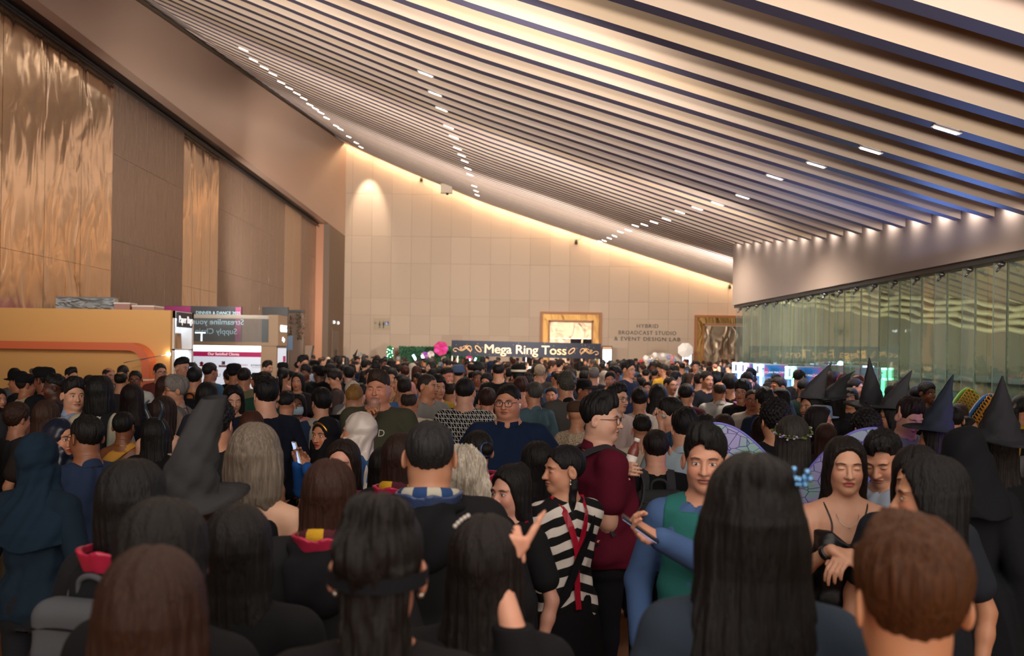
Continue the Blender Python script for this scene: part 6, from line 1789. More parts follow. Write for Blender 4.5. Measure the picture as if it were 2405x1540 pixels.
def suspenders(root, o, c='#a2142e'):
    for sd in (-1, 1):
        pts = []; nr = []
        for th, z in ((-.02 * sd, 1.16), (.12 * sd, 1.24), (.35 * sd, 1.33), (.62 * sd, 1.40)):
            p, n_ = on_torso(o, th, z, .026); pts.append(p); nr.append(n_)
        pts += [Vector((sd * .085, .02, 1.463)), Vector((sd * .088, -.05, 1.43))]; nr += [Vector((0, .3, 1)), Vector((0, -.5, 1))]
        for th, z in ((math.pi - .6 * sd, 1.33), (math.pi - .62 * sd, 1.1), (math.pi - .65 * sd, .95)):
            p, n_ = on_torso(o, th, z, .03); pts.append(p); nr.append(n_)
        b = MB(); ribbon(b, pts, nr, .032, .005); q = b.build('suspender', M_satin, root); cobj(q, c)
    pts = []; nr = []
    for z in (1.18, 1.1, 1.0, .92): p, n_ = on_torso(o, .02, z, .028); pts.append(p); nr.append(n_)
    b = MB(); ribbon(b, pts, nr, .032, .005); q = b.build('suspender', M_satin, root); cobj(q, c)
def straps(root, o, c='#111114'):
    for sd in (-1, 1):
        pts = [on_torso(o, math.pi - sd * .62, 1.29, .010)[0], on_torso(o, math.pi - sd * .66, 1.36, .004)[0], Vector((sd * .088, -.03, 1.432)), Vector((sd * .088, .03, 1.438)), on_torso(o, sd * .6, 1.33, .006)[0], on_torso(o, sd * .5, 1.24, .008)[0]]
        b = MB(); b.tube(catmull(pts), .0035, 6); q = b.build('shoulder_strap', M_satin, root); cobj(q, c)
def watch(root, o, side, c='#1a1a1e'):
    Sh, E, W = o['arms'][0 if side == 'L' else 1]; d = Vm(W - E).normalized(); p = Vm(W) - d * .03
    Q = d.to_track_quat('Z', 'Y').to_matrix(); b = MB(); b.lathe([(.030, -.011), (.033, -.009), (.033, .009), (.030, .011)], p, 18, 0, Q); b.box(p + Q @ Vector((.03, 0, 0)), (.012, .03, .032), M=Q)
    q = b.build('wristwatch', M_plastic, root); cobj(q, c)
def belt(root, o, c='#5b3423'):
    pts = []; nr = []
    for a in np.linspace(0, 2 * math.pi, 32): p, n_ = on_torso(o, a, .93, .022); pts.append(p); nr.append(n_)
    b = MB(); ribbon(b, pts, nr, .036, .006); q = b.build('belt', M_plastic, root); cobj(q, c)
    p, n_ = on_torso(o, math.pi, .93, .03); b = MB(); b.box(p, (.05, .008, .035)); x = b.build('buckle', M_metalc, q); cobj(x, '#a9713a')
def chest_print(root, o, body, size, c, z, back=False, w=1.0):
    m = mat('print ' + c, c, .7)
    y = on_torso(o, 0 if back else math.pi, z, .034)[0].y
    R_ = Matrix.Rotation(math.pi if back else 0, 4, 'Z') @ Matrix.Rotation(math.pi / 2, 4, 'X')
    t = text('shirt_print', body, size, m, Matrix.Identity(4), None, .0012)
    t.parent = root; t.matrix_parent_inverse = Matrix.Identity(4); t.matrix_basis = Matrix.Translation((0, y, z)) @ R_ @ Matrix.Diagonal((w, 1, 1, 1))
    # bend the print round the torso
    for v in t.data.vertices:
        x = v.co.x * w * (-1 if back else 1)
        T = np.array([r[:4] for r in o['tab']]); a = np.interp(z + v.co.y, T[:, 0], T[:, 1]) + .02; b_ = np.interp(z + v.co.y, T[:, 0], T[:, 2]) + .026; yc = np.interp(z + v.co.y, T[:, 0], T[:, 3])
        q = max(1 - (abs(x) / a) ** 2.35, .02) ** (1 / 2.35) * b_
        yy = (yc + q) if back else (yc - q)
        v.co.z += (yy - y) * (1 if back else -1)
# ---------------------------------------------------------------- the crowd
SPEC = []
def place(x, y, hp):
    v = px(x, y)[1]
    h = HC / (1 - v / (7.2 * hp))
    h = min(max(h, 1.44), 1.88)
    d = (h - HC) / v if v < -2 else h / 7.2 / hp
    return h, d
def P(x, y, hp, yaw, label, **k):
    h, d = place(x, y, hp)
    k.update(x=x, y=y, hp=hp, yaw=yaw, label=label, h=h, d=d)
    if 'd_' in k: k['d'] = k['d_']; k['h'] = HC + px(x, y)[1] * k['d']
    SPEC.append(k); return k
BLK, BRN, DBR = '#14110f', '#3d2417', '#241713'
SK, SKD, SKF = '#c4957a', '#6b4330', '#d6a98e'
# ---- nearest row (soft focus)
P(362,1268,285,180,'person with long auburn brown hair seen from behind, lowest at the left front',fem=1,hair='long',hc='#3a2012',top='tee',tc='#1c1a1c',hvol=1.05)
P(388,1157,262,158,'person with long straight black hair turned slightly right, behind the auburn haired person',fem=1,hair='long',hc='#17120f',top='robe',tc='#121214',hvol=1.04)
P(562,1174,235,178,'person with very long black hair in front of the grey-blonde bob',fem=1,hair='long',hl=.5,hc='#16110f',top='robe',tc='#111113')
P(447,1122,165,165,'person in a tall pointed black witch hat standing nearest the camera at left',fem=1,hair='long',hc='#5e3218',top='robe',tc='#151517',extra=[('witch',dict(lean=(.11,.02),H=.36,R=.215,r0=.100,c='#3a3a3b',blunt=.04))])
P(315,1074,182,160,'person with a black bob and crimson hood lining carrying a grey backpack',fem=1,hair='bob',hc='#12100f',top='robe',tc='#1a1a1d',extra=[('hood',dict(lining='#a8203f')),('pack',dict(c='#4c4e52',label='bulky dark grey backpack worn by the person with the black bob at left'))])
P(204,968,102,-128,'man in a rolled-sleeve navy shirt and glasses looking left',hair='flat',hc=BLK,skin='#8a5a40',top='rolled',tc='#26324c',collar=1,fat=1.12,hands='L',L_px=(122,1330,.05),extra=[('glasses',{}),('watchL',dict(c='#7a5a30'))])
P(142,976,92,62,'woman in a dark navy headscarf looking right, left edge',fem=1,hair='hijab',hc='#161c2c',top='long',tc='#1a2236',hj_satin=1,skinmat='lip')
P(92,1008,120,170,'person under a dark teal headscarf at the far left edge',fem=1,hair='hijab',hc='#122433',top='long',tc='#12222f')
P(601,992,150,168,'woman with an ash-blonde bob and bare shoulders in a black sleeveless top',fem=1,hair='bob',hc='#85786a',skin='#d8ab8f',top='tank',tc='#121215',hvol=1.08,pose='one',hands='R',extra=[('watchR',{})])
P(775,1069,158,180,'woman with long brown hair, maroon and yellow scarf and crimson hood',fem=1,hair='long',hl=.30,hc='#3c2015',top='robe',tc='#1d1d1f',fat=1.15,extra=[('hood',dict(lining='#b02a48')),('scarf',dict(cols=['#c99a1e','#4c1420'],n=12))])
P(892,1172,300,180,'person with a loose dark top knot held by a wide black band, bottom centre left',fem=1,hair='updo',hl=.3,hc='#19120f',top='tee',tc='#1a1719',skin='#c98a70',extra=[('elastic',dict(z=.0)),('earring',dict(drop=.001))])
P(1011,978,166,180,'man with greying black hair, black robe and blue and cream striped scarf',hair='flat',hc='#2b2a2b',top='robe',tc='#19191b',fat=1.2,extra=[('hood',dict(lining='#3a4a70')),('scarf',dict(cols=['#1f3f70','#b7b2a2'],n=14,r=.095))])
P(1088,1046,118,170,'person with long wavy white-blonde hair beside the blue scarf',fem=1,hair='wild',hl=.30,hc='#cfc4b4',top='robe',tc='#18181a')
P(1122,1005,108,-150,'woman with a black low bun tied in a blue scrunchie and crimson hood',fem=1,hair='bun',hc='#17110f',top='robe',tc='#161618',extra=[('hood',dict(lining='#a81f45')),('scrunchie',{})])
P(1200,1089,112,-46,'smiling woman with black side hair and red forehead mark looking left',fem=1,hair='halfup',hc='#141112',top='tee',tc='#17171a',open=.5,skin='#cf9b86',extra=[('suspend',dict(c='#a2142e'))])
P(1328,1038,116,-72,'woman in a broad black and cream striped shirt with crimson braces looking left',fem=1,hair='braid',hc='#121014',top='tee',topmat='stripe',skirt=1,bc='#101013',skin='#c48e72',body=-150,hands='L',L_px=(1262,1425,.05),skinmat='closed',extra=[('suspend',{}),('earring',{}),('strapbag',{})])
P(1412,921,108,72,'stout man in a maroon polo shirt with glasses, backpack and a bottle',hair='tall',hc='#120f10',top='tee',tc='#5a1226',collar=1,fat=1.32,skin='#d3a48c',body=105,hands='R',R_px=(1466,1098,.10),L_px=(1440,1120,.05),hdirR=(0,-1,.1),curlR=(.8,.9,.9,1.0),extra=[('glasses',{}),('pack',dict(c='#34363a',label='dark grey backpack on the man in the maroon polo shirt')),('bottleR',dict(col='#7a3b34',label='small bottle of red drink in the maroon polo man\'s hand'))])
P(1541,1003,88,180,'man in a black polo shirt seen from behind wearing a dark grey backpack',hair='flat',hc='#1b1413',top='tee',tc='#141416',skin='#cf9a80',hands='L',extra=[('pack',dict(c='#37383b',label='large boxy dark grey backpack in the centre right of the crowd')),('bottleL',dict(col='#8a4238',label='bottle with a pale label hanging from the hand beside the boxy backpack',dirv=(0,.1,1))),('watchL',{})])
P(1657,998,146,-14,'man facing the camera in a blue and green shirt, holding a phone',hair='tall',hc='#100e0f',top='long',tc='#46608c',part=-1,skin='#cd967c',hands='R',R_px=(1545,1262,.32),body=-20,hdirR=(-.85,-.2,.4),palmR=(.3,-.6,.7),curlR=(.7,.75,.8,.9),extra=[('vest',dict(c='#2a6a66')),('phoneR',dict(label='black phone held by the man facing the camera',dirv=(-.8,-.2,.55)))])
P(1768,1066,318,172,'person with a large dark upswept hairdo and a glittering clip, nearest the camera',fem=1,hair='halfup',hl=.34,hc='#15110f',top='long',tc='#2a3440',hvol=1.18,extra=[('clip',{})])
P(1986,1018,127,-8,'woman in a black satin slip dress with long dark hair looking down',fem=1,hair='long',hl=.34,hc='#1b1312',top='slip',tc='#0f0f12',skinmat='lipc',skin='#d2a084',open=.35,hands='both',L_px=(1952,1290,.30),R_px=(2000,1300,.30),hdirL=(.8,-.4,-.35),hdirR=(-.7,-.5,-.3),palmL=(0,.3,-1),palmR=(0,.2,-1),curlL=(.3,.35,.4,.45),curlR=(.5,.55,.6,.6),extra=[('straps',{}),('earring',dict(drop=.001)),('watchL',{}),('thinneck',{})])
P(2080,996,126,-42,'man with side-parted black hair bowing his head to the left',hair='fade',hc='#131011',top='tee',tc='#9ba7b8',pitch=24,part=1,skinmat='closed',skin='#c99478',body=-70)
P(2155,1036,140,-35,'woman with centre-parted black hair half hidden behind long black hair',fem=1,hair='long',hc='#171213',top='tee',tc='#22262e',pitch=10)
P(2186,1062,182,-105,'person with long glossy black hair facing left, right foreground',fem=1,hair='long',hl=.42,hc='#100e10',top='long',tc='#141519',hvol=1.12)
P(2140,1219,300,178,'person with short ginger-brown hair at the bottom right',hair='mop',hc='#5a3316',top='tee',tc='#1c1c20',skin='#d0926c')
P(2268,1002,120,150,'person wrapped in a draped black cloak near the right edge',fem=1,hair='none',top='robe',tc='#17191d',extra=[('cowl',dict(c='#17191d'))])
P(2345,992,118,170,'person in a black wide-brimmed hat at the far right edge',fem=1,hair='long',hc='#1c1210',top='robe',tc='#131416',extra=[('witch',dict(lean=(.02,.04),H=.30))])
P(1862,970,104,165,'person with lilac fairy wings, streaked hair and a flower crown',fem=1,hair='long',hl=.24,hc='#3a3633',top='tee',tc='#9b86a8',fat=1.1,extra=[('wings',{}),('crown',{})])
P(1143,1196,235,172,'person with a pearl hair clip raising a pointing hand, bottom centre',fem=1,hair='long',hl=.40,hc='#1a110e',top='long',tc='#161517',skin='#dca186',hands='R',R_px=(1168,1340,.05),hdirR=(.5,.05,.85),palmR=(-.35,.9,.1),tsideR=-1,curlR=(.04,1.5,1.6,1.6),hintR=(.3,-.3,-1),thumb=1.3,extra=[('pearls',dict(rng=(.72,1.12),num=5))])
P(806,1026,108,-8,'woman with a reddened forehead facing the camera behind long brown hair',fem=1,hair='long',hc='#24150f',top='tee',tc='#6a2f50',skin='#d29a86')
P(905,1044,100,165,'person with straight black hair beside the white headscarf',fem=1,hair='long',hc='#14100f',top='robe',tc='#18181b')
P(946,1010,118,160,'dark brown haired person in yellow and maroon scarf, left of the grey haired man',fem=1,hair='long',hl=.26,hc='#2f1a12',top='robe',tc='#19191b',extra=[('hood',dict(lining='#b0284c')),('scarf',dict(cols=['#c9991c','#4b1220'],n=8))])
P(1262,1030,105,-165,'person with long black hair in a crimson and white jacket behind the striped shirt',fem=1,hair='long',hc='#130f10',top='robe',tc='#1a1518')
# ---- middle left
P(176,886,74,38,'man in a light blue shirt looking right, left side of the crowd',hair='tall',hc='#14100f',top='long',tc='#8fa3c4',collar=1,skin='#cf9c80',fat=1.15,body=120)
P(236,878,76,178,'person with a thick black bob in a pale printed shirt',hair='bob',hc='#100e0e',top='tee',topmat='flor',fem=1,extra=[('pack',dict(c='#1c1d20',w=.24,label='black sling pack on the person in the pale printed shirt'))])
P(128,876,58,-75,'dark-skinned man with a faded haircut facing left',hair='fade',hc='#0d0b0b',skin='#4a2c20',top='tee',tc='#1d2436')
P(104,861,56,-110,'man in a black baseball cap at the left edge',hair='short',hc=BLK,skin='#7a4a36',top='tee',tc='#16181c',extra=[('cap',{})])
P(110,935,80,178,'person with long mid-brown hair at the left edge behind the navy headscarf',fem=1,hair='long',hc='#3d2519',top='tee',tc='#2c2420')
P(312,897,70,178,'woman with long straight dark brown hair in a black top',fem=1,hair='long',hc='#231512',top='long',tc='#15151a')
P(292,962,70,172,'woman with cropped black hair in a blue and gold tied blouse',fem=1,hair='flat',hc='#121010',skin='#7a4a30',top='bare',tc='#1d5a80',extra=[('neck',{}),('shawl',dict(c='#c08a3a'))])
P(368,976,82,165,'person with long black hair wearing shiny devil horns',fem=1,hair='long',hl=.36,hc='#15110f',top='robe',tc='#141416',extra=[('horns',{})])
P(386,926,80,170,'woman with dark brown hair in a beige strappy dress with bare arms',fem=1,hair='long',hc='#2a1812',top='slip',tc='#c8ab93',skin='#d9aa90',extra=[('straps',dict(c='#c8ab93'))],pose='front')
P(414,881,62,-68,'silver-haired man in a pinkish shirt with a grey backpack looking left',hair='mop',hc='#8b8580',top='long',tc='#b39a8a',collar=1,skin='#b98264',body=-100,extra=[('glasses',{}),('pack',dict(c='#6b6a6c',w=.26,label='slim grey backpack on the silver-haired man'))])
P(256,859,40,55,'bald man with glasses below the orange booth wall',hair='bald',hc='#2b211c',top='tee',tc='#44505e',skin='#b98268',extra=[('glasses',dict(c='#34455f'))])
P(318,867,44,12,'older tanned man with glasses facing the camera below the orange arch',hair='grey',hc='#2c2928',top='tee',tc='#cfd0c6',skin='#8a5a44',extra=[('glasses',{})])
P(285,868,44,178,'person with a thinning black crown below the orange arch',hair='balding',hc='#141110',top='tee',tc='#2d2b2f')
P(290,855,38,172,'person with sleek black hair against the orange wall',fem=1,hair='bun',hc='#171212',top='tee',tc='#8a6170')
P(168,862,38,60,'man with brushed-up black hair against the orange wall',hair='tall',hc='#120f0f',top='tee',tc='#24262c')
P(211,876,40,172,'man with close-cropped hair between the blue shirt and black bob',hair='buzz',hc='#1d1715',top='tee',tc='#1d1f24')
P(376,850,42,40,'man with glasses and cropped hair in a rust shirt beside the orange arch',hair='flat',hc='#1a1514',top='tee',tc='#7a3e38',skin='#c08a72',extra=[('glasses',{})])
P(428,838,46,62,'spiky haired young man in a black jacket holding up a phone before the paper bags',hair='fade',hc='#0f0e0f',top='long',tc='#18191d',skin='#c59078',R_px=(448,888,.25),extra=[('phoneR',dict(label='phone held up by the spiky haired young man'))])
P(494,848,44,140,'man in a blue tee seen from behind before the lit client board',hair='flat',hc='#1d1a1b',top='tee',tc='#3f6784',skin='#b57c62',fat=1.2)
P(458,862,46,175,'person in an orange tee with a black backpack before the client board',hair='mop',hc='#14161a',top='tee',tc='#b06a3c',extra=[('pack',dict(c='#15161a',w=.26,label='black backpack on the person in the orange tee'))])
P(574,860,46,178,'man with thinning short hair and a yellow collar before the client board',hair='flat',hc='#1c1716',top='tee',tc='#6e6a50',skin='#b07858',fat=1.15)
P(389,879,56,172,'person with long chestnut hair behind the silver-haired man',fem=1,hair='long',hc='#3a1f16',top='tee',tc='#1a1a1e')
P(488,893,66,170,'woman with long black hair in a black and white top',fem=1,hair='long',hl=.34,hc='#110f10',top='tee',tc='#30303a')
P(548,899,62,22,'person with side-swept black hair looking down to the right',fem=1,hair='bob',hc='#141012',top='tee',tc='#b5a596',pitch=14,skinmat='closed',skin='#d2a088')
P(512,938,100,170,'person with tousled black hair behind the tall witch hat',hair='curly',hc='#141213',top='tee',tc='#19191c')
P(625,885,78,-150,'man in a navy suit jacket with glasses seen from behind',hair='mop',hc='#111014',top='long',tc='#161b2a',fat=1.25,skin='#cf9c82',extra=[('glasses',{})])
P(592,962,70,178,'person with short copper hair beside the navy jacket',fem=1,hair='bob',hc='#4f2716',top='tee',tc='#2a2522')
P(673,917,58,178,'man with neatly cropped black hair seen from behind',hair='fade',hc='#171313',top='tee',tc='#a8a49a',skin='#c58c70')
P(699,921,50,5,'woman in a pale blue face mask and pink jacket',fem=1,hair='bob',hc='#141010',top='long',tc='#c9837c',skin='#6a4230',extra=[('mask',{})])
P(755,911,62,-145,'man in a beige vest over a dark blue shirt seen from behind',hair='mop',hc='#121012',top='long',tc='#2a3a55',skin='#cf9a7e',extra=[('vest',dict(c='#a89f90'))])
P(764,974,84,-32,'woman in a black headscarf with a gold band looking down left at a phone',fem=1,hair='hijab',hc='#101013',top='long',tc='#1d4f94',skinmat='lip',skin='#b77e60',body=-60,hands='both',L_px=(700,1085,.22),R_px=(720,1095,.25),extra=[('goldband',{}),('phoneL',dict(label='phone in a pale case held by the woman in the black headscarf',col='#c7b79a'))])
P(843,962,86,-98,'woman in a draped cream headscarf facing left',fem=1,hair='hijab',hc='#c9bdb4',top='long',tc='#31557f',skinmat='lip',hj_satin=1,fat=1.15)
P(833,903,62,178,'man in a black tee with blond-topped undercut and a gold neck chain',hair='fade',hc='#a8793c',top='tee',tc='#131316',fat=1.4,skin='#c08e74',extra=[('neck',dict(c='#c98f2c'))])
P(889,869,76,-10,'large man in an olive tee holding up a glass, facing the camera',hair='tall',hc='#3a2a1e',top='tee',tc='#454536',fat=1.45,skin='#c98a70',open=1.2,skinmat='closed',hands='L',L_px=(868,992,.26),hdirL=(.0,-.3,.9),palmL=(.5,-.6,.2),curlL=(.8,.85,.9,.95),extra=[('wineL',dict(label='stemmed glass raised by the large man in the olive tee',col='#c98a30',dirv=(0,0,1))),('print',dict(body='GOOD',size=.07,z=1.28,c='#cfc8b8'))])
P(961,912,60,178,'balding man in a cream shirt seen from behind',hair='bald',hc='#3a302b',top='tee',tc='#d5c8b6',collar=1,fat=1.3,skin='#b87c5e')
P(1004,872,60,62,'man with a shaved head in a grey tee looking right',hair='buzz',hc='#3a302c',top='tee',tc='#8d8c88',skin='#bd8568',body=30)
P(950,886,50,178,'man with swept-up dark hair in a blue shirt behind the balding man',hair='tall',hc='#2a201c',top='tee',tc='#4f72a8')
P(1028,880,52,30,'curly-haired person in a black and yellow top beside the shaved head',fem=1,hair='curly',hc='#161213',top='tee',tc='#a8842a',skin='#c08a6c')
P(1058,890,50,172,'person with thinning brown hair in a white tee with a black strap',hair='balding',hc='#2c211c',top='tee',tc='#d8cdbd')
P(1093,883,66,172,'person in a black and white interlocking monogram sweater seen from behind',hair='flat',hc='#120f10',top='long',topmat='mono',fat=1.2,skin='#cf9c84')
P(1145,911,54,178,'person with a rounded brown bob in a beige printed shirt',hair='mop',hc='#3a211a',top='tee',tc='#c9b79f',skin='#c98f72',extra=[('print',dict(body='TEA SPOT',size=.05,z=1.17,c='#2a2420',back=True))])
P(1195,897,82,-18,'stout man in a navy polo shirt, glasses and jeans facing the camera',hair='flat',hc='#17120f',top='tee',tc='#182642',collar=1,fat=1.4,skin='#c48a70',bc='#24324a',body=-5,pose='hips',extra=[('glasses',{}),('belt',{}),('earbud',{})])
P(1224,884,48,178,'person with wavy auburn hair in a salmon shirt',hair='mop',hc='#3f1f17',top='tee',tc='#c98a80')
P(1254,893,56,-155,'man with a greying crop in a slate blue shirt seen from behind',hair='grey',hc='#4c4845',top='rolled',tc='#4a626c',collar=1,skin='#b98266')
P(1330,872,58,-160,'man with wavy grey hair in a charcoal shirt and black collar',hair='curly',hc='#4e4944',top='long',tc='#4d4a48',collar=1,cc='#131315',fat=1.1,skin='#b98468')
P(1372,889,48,55,'man in a black baseball cap with glasses looking right',hair='short',hc=BLK,skin='#a56c50',top='tee',tc='#17171a',extra=[('cap',{}),('glasses',{})])
P(1357,940,62,150,'woman in a beige lace top beside the maroon polo shirt',fem=1,hair='none',top='tee',topmat='lace',extra=[('cap',dict(c='#4a3528'))])
P(1450,899,64,45,'man with black-framed glasses in a pinkish white shirt looking right',hair='fade',hc='#131112',top='long',tc='#cdb6ae',collar=1,skin='#d0a084',extra=[('glasses',{})])
P(1503,905,58,170,'woman with pinned-up dark hair in a white hooded top',fem=1,hair='bun',hc='#1d1413',top='tee',tc='#d9cec2',extra=[('hood',dict(c='#d9cec2',lining=None))])
P(1508,973,66,178,'man with very short dark hair in a cream tee with a bag strap',hair='fade',hc='#1e1714',top='tee',tc='#c9bda8',skin='#c48c70')
P(1609,958,84,178,'man with thick black hair in a light blue shirt seen from behind',hair='mop',hc='#0f0e10',top='tee',tc='#9fb0bb',fat=1.35,collar=1,skin='#cc987e')
P(1574,934,66,-80,'dark-haired person raising a hand with a rolled paper tube',hair='mop',hc='#18120f',top='tee',tc='#3a5a80',hands='L',L_px=(1553,992,.05),hdirL=(-.3,0,1),palmL=(-.6,-.8,0),curlL=(.9,.95,1.,1.),skin='#d8a48a',extra=[('tubeL',dict(label='pale rolled paper tube in a raised hand',col='#a9b8b4',dirv=(-1,-.1,.35)))])
P(1546,898,56,172,'person with a wide spread of long black hair in the middle',fem=1,hair='long',hl=.30,hc='#141112',top='robe',tc='#17171a',hvol=1.15)
P(1433,871,36,-5,'man with short black hair facing the camera in the middle distance',hair='short',hc='#161212',top='tee',tc='#26282e',skin='#b98064')
P(1690,892,46,178,'bald man in a pale grey shirt seen from behind',hair='bald',hc='#3b2c24',top='tee',tc='#b9bab6',collar=1,fat=1.15,skin='#b27c5c')
P(1660,868,42,25,'man with parted hair beside the bald man in grey',hair='flat',hc='#1b1614',top='tee',tc='#202228')
P(1745,890,54,-35,'young man with glasses in a black jacket with a crimson collar',hair='mop',hc='#0f0f11',top='long',tc='#17181b',skin='#cc987e',extra=[('glasses',dict(gold=True)),('hood',dict(lining='#a01838'))])
P(1768,908,52,-12,'man with wire glasses beside the bowl-cut hair',hair='balding',hc='#161314',top='tee',tc='#b9b0a4',skin='#ba8064',extra=[('glasses',dict(c='#5a3a28',round_=True))])
P(1795,909,54,-165,'man with a black bowl cut and navy tee seen from behind',hair='mop',hc='#0e0f14',top='tee',tc='#1d2436',skin='#c8926e')
P(1755,874,46,-5,'man with swept black hair behind the young man with glasses',hair='tall',hc='#101014',top='tee',tc='#2a3a48',skin='#c58e72')
P(1833,908,54,-70,'woman with long black hair and crimson collar facing left',fem=1,hair='long',hc='#120f12',top='robe',tc='#7a1530',skin='#c89078')
P(1828,882,46,-65,'older man with grey temples looking left near the glass wall',hair='grey',hc='#2a2625',top='tee',tc='#1c2a3a',skin='#b87c5e')
P(1888,888,44,150,'man in a dark green jacket before the claw machine sign',hair='fade',hc='#101014',top='long',tc='#182a26')
P(1905,918,66,-60,'person in a drooping charcoal witch hat bent to the right',fem=1,hair='long',hc='#17110f',top='robe',tc='#1a1a1c',extra=[('witch',dict(lean=(.14,.0),H=.34,R=.16,c='#4a4a4e'))])
P(1928,958,62,170,'person in a pale blue felt hat',fem=1,hair='bob',hc='#24161a',top='tee',tc='#3a3a44',extra=[('fedora',dict(c='#6f86a6'))])
P(1962,912,62,120,'person in a floppy grey and black witch hat folded to the right',fem=1,hair='bob',hc='#1c1413',top='robe',tc='#35363a',extra=[('witch',dict(lean=(.20,-.02),H=.26,R=.20,droop=.05,c='#3c3c40'))])
P(1956,948,56,-20,'woman with centre-parted hair looking down below the floppy hats',fem=1,hair='long',hc='#1d1416',top='tee',tc='#1f1f26',pitch=18,skinmat='closed',skin='#cf9884')
P(1925,950,66,78,'person with a tousled dark crop facing right with a pink lit face',fem=1,hair='bob',hc='#1d1518',top='tee',tc='#2a2330',skin='#d9a08e')
P(1820,938,84,-170,'person with spiky black hair left of the fairy',hair='curly',hc='#0e0d10',top='tee',tc='#17181c',hvol=1.05)
P(2048,928,66,150,'person in an upright pointed witch hat with a broad flat brim',fem=1,hair='bob',hc='#1a1416',top='robe',tc='#1a1b1e',extra=[('witch',dict(lean=(-.01,.02),H=.40,R=.24,c='#3a3a3f'))])
P(2034,962,84,-165,'person with tight black curls seen from behind',hair='curly',hc='#100e10',top='tee',tc='#1d1f24',skin='#c98f74')
P(2096,940,66,-110,'person with glasses under a leaning grey witch hat',fem=1,hair='long',hc='#141012',top='robe',tc='#17171a',extra=[('witch',dict(lean=(.10,.0),H=.34,R=.17,c='#434348')),('glasses',{})])
P(2128,927,82,18,'person with pointed elf ears and brown hair lit violet, looking down',hair='tall',hc='#26181a',top='tee',tc='#8b95a0',pitch=22,elf=1,skinmat='closed',skin='#d6a494')
P(2196,986,80,-130,'person in a tall bluish black witch hat with crimson hood, right side',fem=1,hair='long',hl=.3,hc='#140f12',top='robe',tc='#17181b',extra=[('witch',dict(lean=(.07,.03),H=.40,R=.21,c='#2d3442')),('hood',dict(lining='#9c1a3a'))])
P(2178,896,46,22,'young man with curly black hair and dark skin before the glass',hair='curly',hc='#0c0b0c',skin='#5a3626',top='tee',tc='#121216')
P(2152,903,44,150,'person with cropped black hair in a black top before the glass',hair='flat',hc='#111013',top='tee',tc='#141519')
P(2118,894,46,10,'young man with glasses resting a hand on his chin before the glass',hair='mop',hc='#131116',top='tee',tc='#24262e',extra=[('glasses',{})])
P(2272,974,54,58,'smiling woman looking right beside the orange chain netting',fem=1,hair='bun',hc='#181212',top='robe',tc='#16171a',skin='#c98f74',open=.6)
P(2238,948,66,178,'person with cropped black hair and a blue and cream striped scarf',hair='flat',hc='#121012',top='robe',tc='#17181b',extra=[('scarf',dict(cols=['#1f4474','#c9c2b4'],n=10))])
P(2252,944,56,172,'person with reddish brown hair behind the striped scarf',fem=1,hair='long',hc='#3a1d17',top='robe',tc='#1a1a1d')
P(1795,972,76,170,'woman with long brown hair and a dark headband left of the wings',fem=1,hair='long',hc='#2c1b17',top='tee',tc='#3a2a3a',extra=[('band',dict(c='#2a3a6a'))])
P(1700,968,72,170,'person with reddish brown hair right behind the face-on man in teal',fem=1,hair='long',hc='#331c16',top='tee',tc='#2a2026')
P(1655,975,74,178,'person with dark hair just behind the man facing the camera',hair='curly',hc='#161213',top='tee',tc='#1f2024')
P(1940,990,66,172,'person with copper-brown hair behind the right wing',fem=1,hair='long',hc='#3f2218',top='tee',tc='#2a2024')
P(700,872,42,-8,'woman with long parted black hair and red lips facing the camera',fem=1,hair='long',hc='#100e10',top='tee',tc='#2a2326',skinmat='lip',skin='#c08668')
P(718,855,34,-5,'man with glasses and dark wavy hair near the flowered panel',hair='mop',hc='#131011',top='tee',tc='#25272e',skin='#7a4a38',extra=[('glasses',{})])
P(712,833,36,50,'tall man in a pale shirt looking left beside the flowered panel',hair='tall',hc='#131112',top='tee',tc='#8fa0b4',skin='#c08a70')
P(665,860,40,178,'woman with a black low ponytail beside the lit side panel',fem=1,hair='pony',hc='#0e0e12',top='tank',tc='#121216')
P(790,865,40,-60,'man with brown hair looking down in a brown shirt beside the white flowers',hair='mop',hc='#231814',top='tee',tc='#4a3c38',pitch=14,body=-90)
P(921,866,38,-5,'woman in a yellow dress with a jewelled hairband',fem=1,hair='updo',hc='#15110f',top='slip',tc='#c9a23e',extra=[('pearls',{}),('straps',dict(c='#c9a23e'))])
P(940,876,42,-60,'woman with long black hair facing left beside the yellow dress',fem=1,hair='long',hc='#131012',top='slip',tc='#c9b8a0',extra=[('straps',dict(c='#c9b8a0'))])
P(870,862,36,5,'woman with swept-back hair facing the camera behind the olive tee',fem=1,hair='bun',hc='#2a1a16',top='tee',tc='#5a4a44')
P(1050,862,40,48,'man with brushed-back hair and flushed face looking right',hair='fade',hc='#171313',top='tee',tc='#3c2a26',skin='#b87860')
P(1077,856,36,178,'person in a slate blue bucket hat',hair='short',hc='#1a1513',top='tee',tc='#2a3040',extra=[('bucket',dict(c='#4b5a74'))])
P(1171,846,44,178,'man with a thinning crown standing tall under the banner',hair='balding',hc='#17130f',top='tee',tc='#17171b')
P(1218,862,42,178,'person in a black bowler hat with a cream band',hair='short',hc='#171313',top='tee',tc='#2c2a2a',extra=[('bowler',dict(c='#141414'))])
P(1122,868,36,10,'grey-cropped man facing the camera under the banner',hair='grey',hc='#2c2928',top='tee',tc='#23304a',skin='#8a563e')
P(1143,876,38,-20,'person with glasses and fluffy black hair under the banner',fem=1,hair='curly',hc='#131112',top='tee',tc='#31343c',extra=[('glasses',{})])
P(1268,856,34,178,'person with fluffy white-blond hair beside the bowler hat',hair='curly',hc='#b8a288',top='tee',tc='#4a443e')
